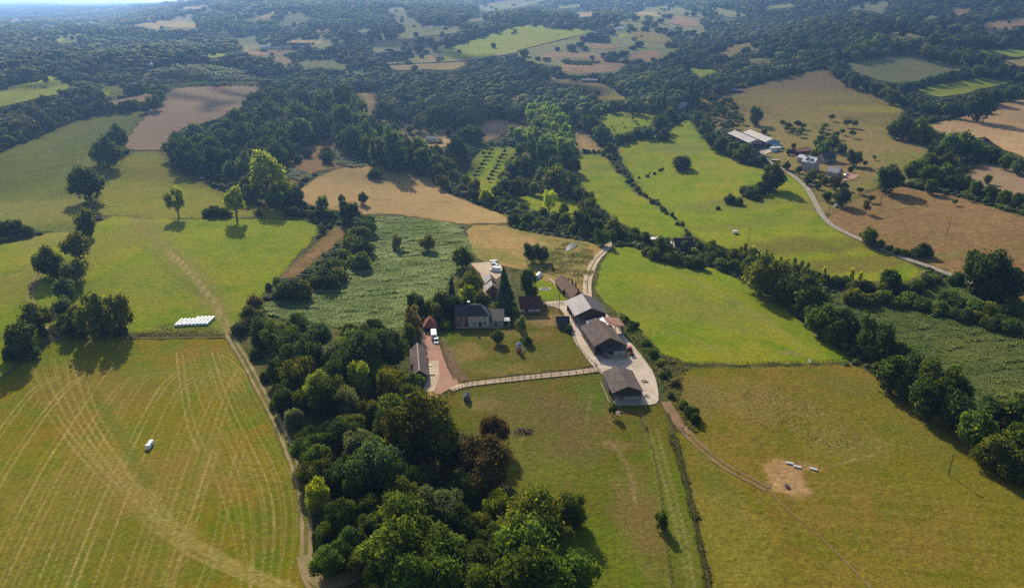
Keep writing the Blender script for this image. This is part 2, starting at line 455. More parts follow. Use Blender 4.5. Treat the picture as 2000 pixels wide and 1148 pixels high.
field_mat("dirt_track", (0.300, 0.225, 0.135), (0.250, 0.185, 0.100), (0.210, 0.165, 0.075), big=0.05, mid=0.25, fine=1.5, fine_amt=0.3, bump=0.3)
field_mat("earth_track", (0.240, 0.150, 0.095), (0.200, 0.130, 0.075), (0.160, 0.120, 0.055), big=0.05, mid=0.25, fine=1.5, fine_amt=0.3, bump=0.3)
field_mat("asphalt_lane", (0.270, 0.235, 0.200), (0.230, 0.200, 0.165), (0.300, 0.265, 0.225), big=0.05, mid=0.3, fine=1.5, fine_amt=0.14, bump=0.08)

# the ground: one sheet from under the camera to the horizon
def grow(a, b, s0, g):
    out = [a]; s = s0
    while out[-1] < b:
        out.append(out[-1] + s); s *= g
    return out
_half = grow(0, 11000, 5.0, 1.024)
gxs = np.array([-v for v in _half[:0:-1]] + _half)
gys = np.array(grow(20, 14500, 3.2, 1.013))
GX, GY = np.meshgrid(gxs, gys)
gv = np.column_stack([GX.ravel(), GY.ravel(), H(GX.ravel(), GY.ravel())])
nx_, ny_ = len(gxs), len(gys)
ii = (np.arange(ny_ - 1)[:, None] * nx_ + np.arange(nx_ - 1)[None]).ravel()
gf = np.column_stack([ii, ii + 1, ii + nx_ + 1, ii + nx_])
tag(link(bpy.data.objects.new("ground", mesh_np("ground", gv, gf, [MATS["ground_rough"]], True))), "rough green ground under the hedges and woods", kind="structure")

OLV, DRY, GRN, BRN, EAR = (0.15, 0.13, 0.03), (0.34, 0.255, 0.09), (0.070, 0.108, 0.010), (0.20, 0.14, 0.055), (0.30, 0.18, 0.095)
# --- mown hay meadow, bottom left, criss-crossed by wheel marks
hay = Paint()
hay.blob(190, 760, 28, 15, (0.185, 0.12, 0.028), 0.6); hay.blob(350, 930, 30, 22, (0.195, 0.14, 0.032), 0.5); hay.blob(60, 1010, 30, 26, (0.18, 0.135, 0.03), 0.45)
hay.blob(560, 760, 18, 22, GRN, 0.5); hay.blob(560, 1000, 9, 26, GRN, 0.45); hay.blob(340, 740, 26, 12, (0.13, 0.15, 0.022), 0.5); hay.blob(200, 1110, 30, 14, (0.12, 0.13, 0.02), 0.5)
_r = random.Random(3)
def tram(p, w=0.55, a=0.6, gap=1.9, col=DRY):
    p = np.asarray(p, float); p = chaikin(p, 2); d = dens(p, 34, False); q = PX(d[:, 0], d[:, 1])
    t = np.gradient(q, axis=0); t /= np.linalg.norm(t, axis=1)[:, None] + 1e-9
    n_ = np.stack([-t[:, 1], t[:, 0]], 1)
    for s in (-gap / 2, gap / 2):
        hay.line(q + n_ * s, w * 0.92, col, a * _r.uniform(0.8, 1.3), 0.6, px=False, brk=0.75)
# parallel passes leaning to the right (towards top right)
for x0, x1 in ((-60, 190), (0, 235), (70, 270), (130, 320), (185, 355), (245, 395), (-130, 130), (-190, 70), (300, 430), (345, 455)):
    tram([(x0 - 25, 1230), (x0 + (x1 - x0) * 0.45, 950), (x1 - 10, 760), (x1 + _r.uniform(15, 45), _r.uniform(690, 740))], a=_r.uniform(0.3, 0.7), w=_r.uniform(0.4, 0.75))
    if _r.random() < 0.6: tram([(x0 + 8, 1230), (x0 + (x1 - x0) * 0.45 + 26, 950), (x1 + 12, 780)], a=0.3)
# the sweeping curves that bundle towards the bottom right
for k in range(6):
    o = k * 15 - 36
    tram([(100 + o * 1.4, 700), (120 + o * 1.2, 770), (165 + o, 850), (235 + o * 0.8, 935), (320 + o * 0.5, 1030), (420 + o * 0.45, 1095), (560 + o * 0.4, 1150)], a=_r.uniform(0.25, 0.6), w=_r.uniform(0.35, 0.7))
for k in range(4):
    o = k * 9
    tram([(185 + o, 745), (215 + o, 830), (262 + o, 925), (330 + o, 1020), (440 + o * 0.6, 1110), (600, 1165)], a=0.25, col=(0.26, 0.22, 0.06))
# long arcs on the right side of the meadow
for k in range(6):
    o = k * 23 + _r.uniform(-6, 6)
    tram([(372 + o * 0.75, 690), (400 + o * 0.85, 790), (440 + o, 880), (475 + o, 960), (487 + o * 0.9, 1040), (480 + o * 0.8, 1150)], a=_r.uniform(0.3, 0.6), w=0.5)
tram([(420, 880), (405, 930), (380, 1010), (330, 1120), (300, 1190)], a=0.7); tram([(470, 880), (440, 985), (420, 1080), (380, 1180)], a=0.55)
tram([(395, 880), (375, 840), (360, 770), (350, 690)], a=0.5); tram([(410, 880), (440, 960), (470, 1060), (480, 1150)], a=0.5)
for yy in (682, 692, 703, 716, 730):
    tram([(255, yy + 4), (330, yy), (400, yy - 2), (445, yy + 8), (480, yy + 45)], a=0.35, w=0.5)
hay.line([(185, 765), (225, 830), (262, 900), (290, 945)], 3.2, GRN, 0.55, 0.8)
field("meadow", [(-80, 820), (0, 745), (60, 700), (100, 663), (140, 660), (250, 664), (440, 662), (458, 668), (478, 700), (500, 745), (520, 785), (545, 835), (565, 880), (583, 925), (592, 970), (597, 1030), (594, 1085), (592, 1120), (610, 1150), (640, 1200), (640, 1330), (-150, 1330), (-150, 900)], "hay_meadow", 1, 0.46, hay, label="mown hay meadow covered in crossing tyre tracks")
# --- bright meadow above it, with a worn track
mid = Paint()
mid.line([(445, 655), (435, 622), (412, 582), (372, 532), (330, 490), (290, 452), (262, 428)], 7.0, (0.21, 0.155, 0.06), 0.5, 1.0)
mid.line([(425, 600), (372, 532), (330, 490), (280, 440)], 14.0, (0.17, 0.145, 0.045), 0.5, 1.0)
for s in (-5, 4):
    mid.line([(447 + s, 655), (437 + s, 622), (412 + s, 582), (372 + s, 532), (330 + s, 490)], 1.0, (0.32, 0.23, 0.11), 0.8, 0.6)
mid.line([(280, 480), (330, 530), (380, 570), (420, 600)], 2.0, (0.12, 0.13, 0.03), 0.5, 1.0)
mid.blob(215, 470, 16, 50, (0.16, 0.14, 0.035), 0.5); mid.blob(250, 560, 30, 30, (0.16, 0.155, 0.03), 0.3)
field("meadow", [(190, 420), (310, 430), (500, 427), (612, 432), (622, 452), (600, 482), (570, 512), (548, 540), (530, 560), (500, 590), (480, 610), (460, 640), (448, 655), (430, 652), (260, 650), (200, 655), (160, 640), (150, 560), (170, 490)], "lush_meadow", 1, 1.4, mid, label="bright green meadow above the row of wrapped bales")
field("meadow", [(246, 295), (327, 296), (335, 330), (370, 345), (420, 372), (450, 380), (480, 400), (560, 410), (612, 432), (560, 428), (500, 426), (400, 427), (310, 430), (250, 425), (190, 420), (185, 392), (215, 340)], "plain_meadow", 1, label="green meadow in front of the dark copse")
nw = Paint(); nw.blob(60, 415, 70, 30, (0.175, 0.165, 0.035), 0.7); nw.blob(230, 365, 25, 40, (0.16, 0.15, 0.04), 0.5); nw.line([(215, 300), (150, 330), (60, 390), (0, 420)], 18, (0.15, 0.145, 0.03), 0.4, 1.0); nw.line([(250, 225), (130, 262), (40, 305)], 16, (0.15, 0.14, 0.035), 0.5, 1.0)
field("meadow", [(-60, 320), (0, 301), (84, 266), (147, 238), (196, 224), (280, 217), (287, 222), (259, 252), (246, 280), (246, 296), (215, 340), (185, 390), (165, 430), (150, 452), (85, 455), (0, 440), (-60, 430)], "dark_meadow", 1, 4.0, nw, label="long dark green meadow below the ploughed field")
lw = Paint(); lw.blob(20, 560, 14, 30, (0.18, 0.15, 0.035), 0.6); lw.blob(110, 470, 20, 14, (0.18, 0.15, 0.05), 0.5)
for s in (-4, 5): lw.line([(160 + s, 395), (140 + s, 430), (128 + s, 450)], 1.0, (0.26, 0.2, 0.09), 0.6, 0.6)
field("meadow", [(-60, 470), (0, 480), (80, 458), (150, 450), (170, 440), (180, 480), (165, 540), (160, 600), (120, 640), (90, 660), (40, 700), (0, 740), (-60, 790)], "lush_meadow", 1, 2.0, lw, label="green meadow at the edge beyond the line of trees")
field("field", [(247, 280), (252, 266), (290, 220), (332, 175), (385, 170), (497, 169), (508, 172), (483, 203), (451, 224), (395, 241), (350, 252), (329, 280), (327, 294), (247, 293)], "fallow_field", 2, label="bare brown ploughed field beside the dark copse")
field("field", [(60, 245), (110, 228), (160, 212), (215, 200), (297, 180), (297, 198), (240, 205), (150, 225), (75, 250)], "far_brown", 2, label="narrow brown strip between two hedges")
field("field", [(-40, 215), (-40, 180), (0, 176), (50, 165), (95, 152), (105, 148), (118, 158), (145, 172), (148, 185), (130, 183), (80, 190), (30, 205)], "far_meadow", 2, label="sunlit green clearing below the far wood")
field("field", [(672, 440), (680, 452), (655, 478), (610, 515), (575, 543), (550, 545), (548, 538), (580, 510), (620, 475), (648, 447)], "brown_pasture", 2, label="narrow strip of dry orange grass beside the bracken")
stw = Paint(); stw.blob(690, 345, 40, 20, (0.23, 0.165, 0.075), 0.7); stw.blob(800, 330, 24, 24, (0.21, 0.155, 0.075), 0.7); stw.blob(740, 390, 12, 4, (0.19, 0.16, 0.05), 0.7); stw.blob(860, 395, 10, 4, (0.2, 0.16, 0.06), 0.6)
for k in range(24): stw.blob(_r.uniform(610, 900), _r.uniform(330, 425), _r.uniform(1.5, 4), _r.uniform(1, 2), (0.14, 0.12, 0.045), 0.6)
field("field", [(575, 378), (620, 345), (660, 330), (755, 312), (770, 300), (800, 307), (835, 322), (842, 350), (850, 365), (890, 385), (930, 400), (985, 420), (992, 430), (985, 438), (940, 437), (905, 438), (860, 432), (820, 425), (760, 418), (700, 420), (660, 412), (600, 400)], "straw_field", 1, 2.2, stw, label="pale straw-coloured field above the bracken")
field("field", [(590, 250), (640, 245), (700, 265), (760, 300), (770, 312), (700, 330), (640, 330), (600, 340), (575, 365), (560, 340), (575, 300)], "brown_pasture", 1, label="rough dry pasture with scrub behind the straw field")
field("field", [(725, 420), (800, 428), (860, 432), (895, 440), (915, 470), (925, 490), (905, 520), (880, 545), (865, 575), (858, 600), (820, 615), (800, 640), (770, 650), (700, 640), (620, 640), (520, 615), (505, 600), (540, 585), (600, 575), (640, 560), (675, 525), (690, 500), (705, 470)], "bracken_floor", 1, label="slope under the bracken")
gr = Paint(); gr.blob(985, 470, 22, 16, (0.33, 0.215, 0.085), 0.75); gr.blob(930, 500, 10, 20, (0.13, 0.15, 0.03), 0.7); gr.blob(1110, 505, 20, 14, (0.13, 0.145, 0.03), 0.7); gr.blob(960, 540, 14, 8, (0.11, 0.14, 0.025), 0.7)
gr.line([(1095, 520), (1120, 505), (1148, 487)], 1.2, (0.05, 0.06, 0.02), 0.9, 0.6); gr.blob(1130, 540, 10, 8, (0.32, 0.21, 0.08), 0.7); gr.line([(935, 450), (965, 480), (985, 505)], 1.6, (0.14, 0.14, 0.035), 0.6, 0.8)
field("field", [(905, 440), (985, 440), (1000, 447), (1060, 460), (1120, 468), (1165, 478), (1185, 485), (1168, 515), (1155, 545), (1145, 575), (1120, 570), (1090, 560), (1060, 545), (1030, 530), (975, 520), (935, 510), (920, 490)], "golden_rough", 2, 1.4, gr, label="golden rough grass behind the farm")
# --- farm garden and paddock
gd = Paint(); gd.blob(905, 690, 9, 9, (0.22, 0.165, 0.055), 0.6); gd.blob(990, 720, 14, 5, (0.23, 0.16, 0.06), 0.5); gd.blob(1000, 655, 20, 5, (0.19, 0.15, 0.045), 0.5); gd.blob(940, 715, 12, 5, (0.09, 0.12, 0.02), 0.6); gd.blob(1080, 625, 10, 7, (0.25, 0.17, 0.085), 0.8); gd.blob(868, 655, 4, 5, (0.10, 0.16, 0.015), 0.8); gd.blob(1060, 690, 18, 8, (0.12, 0.115, 0.03), 0.5)
gd.line([(858, 665), (872, 690), (886, 725), (905, 742)], 4.5, (0.15, 0.095, 0.07), 0.85, 0.5)
field("lawn", [(856, 655), (885, 645), (985, 640), (1010, 625), (1060, 605), (1095, 596), (1105, 610), (1118, 650), (1135, 685), (1168, 716), (1100, 722), (1000, 732), (920, 745), (895, 745), (872, 720), (862, 690)], "paddock_grass", 1, 1.1, gd, label="worn farm lawn in front of the long house")
pd = Paint(); pd.blob(940, 790, 8, 5, (0.23, 0.16, 0.065), 0.6); pd.blob(1060, 830, 26, 26, (0.135, 0.10, 0.042), 0.6); pd.blob(1160, 770, 8, 12, (0.085, 0.12, 0.018), 0.7); pd.blob(1020, 900, 14, 14, (0.12, 0.135, 0.018), 0.6); pd.blob(1180, 1080, 14, 14, (0.11, 0.15, 0.012), 0.7); pd.blob(1250, 1000, 8, 26, (0.18, 0.13, 0.05), 0.5); pd.blob(1205, 870, 6, 3, (0.24, 0.155, 0.07), 0.45); pd.blob(1320, 1000, 6, 40, (0.105, 0.145, 0.014), 0.6); pd.blob(1100, 940, 22, 10, (0.125, 0.14, 0.02), 0.4)
pd.line([(1190, 860), (1212, 885), (1230, 920), (1238, 965), (1242, 985)], 0.9, (0.28, 0.19, 0.10), 0.6, 0.8); pd.line([(1155, 770), (1148, 800), (1145, 830), (1165, 855), (1195, 868)], 0.7, (0.21, 0.16, 0.07), 0.5, 0.8)
for s in (0, 14): pd.line([(1268 + s, 835), (1285 + s, 900), (1308 + s, 980), (1330 + s, 1070), (1345 + s, 1160), (1358 + s, 1240)], 0.7, (0.24, 0.19, 0.075), 0.65, 0.7)
pd.line([(1256, 830), (1280, 900), (1290, 990), (1300, 1080), (1312, 1160)], 0.9, (0.2, 0.18, 0.05), 0.5, 0.8)
field("paddock", [(868, 770), (905, 752), (1000, 742), (1100, 733), (1165, 727), (1188, 738), (1190, 780), (1210, 790), (1285, 790), (1298, 800), (1312, 850), (1330, 910), (1348, 985), (1368, 1075), (1385, 1160), (1400, 1330), (1120, 1330), (1100, 1120), (1040, 1000), (980, 930), (940, 860), (880, 830)], "paddock_grass", 1, 0.9, pd, label="grazed paddock between the wood and the lower barn")
# --- right-hand fields
rm = Paint(); rm.blob(1432, 591, 4.5, 2.6, (0.10, 0.075, 0.06), 0.9); rm.blob(1350, 600, 40, 22, (0.155, 0.155, 0.035), 0.6); rm.line([(1290, 520), (1400, 570), (1480, 615), (1570, 680)], 6, (0.21, 0.20, 0.045), 0.6, 1.0); rm.line([(1330, 515), (1440, 560), (1520, 610), (1590, 665)], 8, (0.115, 0.175, 0.012), 0.7, 1.0); rm.blob(1230, 520, 22, 14, (0.12, 0.18, 0.012), 0.6); rm.line([(1230, 640), (1330, 650), (1430, 700)], 5, (0.19, 0.185, 0.04), 0.5, 1.0); rm.blob(1545, 690, 6, 3, (0.22, 0.17, 0.06), 0.8)
field("meadow", [(1188, 492), (1205, 482), (1235, 483), (1262, 492), (1280, 503), (1310, 512), (1345, 515), (1400, 525), (1440, 545), (1470, 565), (1500, 585), (1530, 600), (1555, 620), (1580, 645), (1620, 672), (1660, 700), (1655, 706), (1560, 710), (1340, 712), (1315, 705), (1280, 690), (1255, 665), (1225, 632), (1195, 600), (1172, 585), (1162, 565), (1170, 530)], "lush_meadow", 1, 1.6, rm, label="bright green meadow beside the barns")
ol = Paint(); ol.blob(1540, 935, 6, 8.5, (0.36, 0.22, 0.11), 0.95); ol.blob(1530, 912, 6, 4, (0.34, 0.21, 0.10), 0.9); ol.blob(1570, 912, 5, 3, (0.28, 0.18, 0.08), 0.7); ol.blob(1535, 955, 4, 3, (0.38, 0.24, 0.12), 0.8)
ol.blob(1430, 1040, 12, 22, (0.19, 0.165, 0.028), 0.6); ol.blob(1480, 780, 24, 14, (0.20, 0.15, 0.048), 0.6); ol.blob(1640, 860, 16, 12, (0.20, 0.155, 0.05), 0.5); ol.blob(1680, 760, 20, 12, (0.12, 0.125, 0.025), 0.6); ol.blob(1800, 850, 14, 20, (0.13, 0.13, 0.022), 0.6); ol.blob(1350, 770, 9, 14, (0.17, 0.12, 0.045), 0.6); ol.blob(1400, 940, 6, 16, (0.12, 0.13, 0.02), 0.6)
ol.line([(1600, 920), (1640, 905), (1680, 895), (1715, 888), (1720, 862), (1700, 840), (1670, 800)], 0.6, (0.27, 0.2, 0.09), 0.7, 0.7); ol.line([(1720, 862), (1745, 870), (1740, 855)], 0.7, (0.27, 0.2, 0.09), 0.6, 0.7)
ol.line([(1590, 935), (1700, 965), (1800, 975), (1900, 985)], 0.6, (0.10, 0.095, 0.02), 0.6, 0.8)
for k in range(9):
    yy = 950 + k * 26; ol.line([(1600 - k * 4, yy - 10), (1750, yy), (1900, yy + 6), (2060, yy + 18)], 2.0, (0.20, 0.165, 0.035), 0.35, 1.0)
for k in range(70): ol.blob(_r.uniform(1440, 1700), _r.uniform(755, 880), _r.uniform(0.6, 1.8), _r.uniform(0.3, 0.8), (0.09, 0.085, 0.022), 0.65)
field("meadow", [(1300, 735), (1340, 717), (1500, 716), (1660, 711), (1690, 720), (1720, 745), (1760, 770), (1800, 790), (1840, 815), (1865, 840), (1885, 870), (1920, 900), (1970, 930), (2060, 980), (2150, 1040), (2150, 1330), (1420, 1330), (1392, 1160), (1375, 1080), (1352, 980), (1335, 900), (1318, 840), (1310, 800)], "olive_meadow", 1, 0.95, ol, label="dry olive pasture with three troughs on bare earth")
field("field", [(1590, 565), (1640, 575), (1720, 590), (1780, 600), (1790, 560), (1830, 540), (1870, 552), (1940, 580), (2060, 600), (2060, 830), (1960, 810), (1900, 780), (1860, 745), (1800, 700), (1740, 670), (1680, 645), (1630, 612)], "bracken_floor", 1, label="slope under the bracken by the stream")
wm = Paint(); wm.blob(1160, 330, 14, 20, (0.125, 0.15, 0.03), 0.5)
field("meadow", [(1126, 302), (1185, 302), (1200, 335), (1222, 345), (1232, 370), (1260, 388), (1300, 412), (1330, 440), (1345, 462), (1300, 468), (1255, 455), (1215, 438), (1190, 420), (1165, 400), (1140, 372), (1130, 340)], "lush_meadow", 1, 3.0, wm, label="green valley meadow before the poplars")
em = Paint(); em.blob(1500, 430, 30, 14, (0.12, 0.15, 0.025), 0.5); em.blob(1400, 330, 40, 30, (0.20, 0.195, 0.02), 0.5); em.blob(1560, 480, 46, 16, (0.125, 0.102, 0.024), 0.85); em.blob(1380, 400, 30, 12, (0.165, 0.15, 0.04), 0.6); em.blob(1680, 515, 36, 12, (0.135, 0.105, 0.026), 0.85); em.blob(1450, 400, 40, 16, (0.135, 0.135, 0.03), 0.6); em.blob(1320, 290, 30, 30, (0.14, 0.15, 0.035), 0.6); em.blob(1420, 445, 26, 9, (0.15, 0.135, 0.03), 0.6); em.blob(1590, 405, 10, 20, (0.115, 0.115, 0.03), 0.6); em.line([(1490, 420), (1560, 450), (1640, 480)], 6, (0.14, 0.175, 0.02), 0.6, 1.0)
for k in range(40): em.blob(_r.uniform(1380, 1650), _r.uniform(420, 520), _r.uniform(0.8, 2.5), _r.uniform(0.5, 1.2), (0.10, 0.10, 0.03), 0.5)
field("meadow", [(1205, 283), (1230, 278), (1300, 262), (1330, 240), (1345, 232), (1365, 262), (1400, 295), (1440, 318), (1490, 332), (1540, 338), (1565, 355), (1583, 380), (1590, 405), (1605, 432), (1650, 458), (1700, 483), (1760, 507), (1808, 527), (1790, 545), (1760, 552), (1640, 548), (1560, 525), (1500, 505), (1420, 485), (1365, 470), (1345, 452), (1320, 425), (1285, 398), (1250, 375), (1240, 350), (1225, 330), (1210, 312)], "lush_meadow", 1, 2.6, em, label="wide green slope below the lane")
bp_ = Paint(); bp_.blob(1760, 400, 30, 8, (0.17, 0.13, 0.055), 0.5); bp_.blob(1850, 500, 14, 5, (0.13, 0.14, 0.03), 0.7)
for k in range(60): bp_.blob(_r.uniform(1700, 2000), _r.uniform(385, 520), _r.uniform(0.8, 3), _r.uniform(0.5, 1.4), (0.13, 0.095, 0.04), 0.55)
field("field", [(1612, 428), (1640, 408), (1665, 393), (1700, 372), (1760, 364), (1800, 372), (1860, 383), (1920, 400), (2000, 425), (2080, 440), (2080, 620), (1990, 585), (1930, 560), (1880, 540), (1850, 530), (1810, 517), (1760, 500), (1700, 476), (1660, 458), (1628, 442)], "brown_pasture", 1, 2.6, bp_, label="dry brown pasture across the lane")
hp = Paint(); hp.blob(1720, 215, 60, 26, (0.235, 0.20, 0.025), 0.95); hp.blob(1770, 310, 30, 30, (0.13, 0.145, 0.03), 0.85); hp.blob(1500, 190, 24, 30, (0.17, 0.17, 0.035), 0.6); hp.blob(1720, 350, 30, 14, (0.13, 0.125, 0.035), 0.8); hp.blob(1510, 320, 10, 10, (0.14, 0.155, 0.03), 0.8); hp.blob(1580, 165, 70, 50, (0.19, 0.13, 0.075), 0.7); hp.blob(1650, 190, 40, 30, (0.19, 0.17, 0.05), 0.5)  # yellow blob paints the sunlit part, purplish brown blob the cloud-shaded top
field("field", [(1430, 182), (1496, 161), (1580, 140), (1618, 133), (1636, 154), (1685, 171), (1720, 192), (1772, 213), (1748, 238), (1734, 266), (1760, 272), (1825, 292), (1810, 330), (1795, 340), (1770, 352), (1720, 368), (1690, 375), (1660, 395), (1640, 410), (1612, 425), (1598, 395), (1585, 365), (1555, 340), (1520, 322), (1490, 300), (1460, 268), (1405, 240), (1395, 215)], "dry_pasture", 1, 4.5, hp, label="dry hillside pasture above the stone farm")
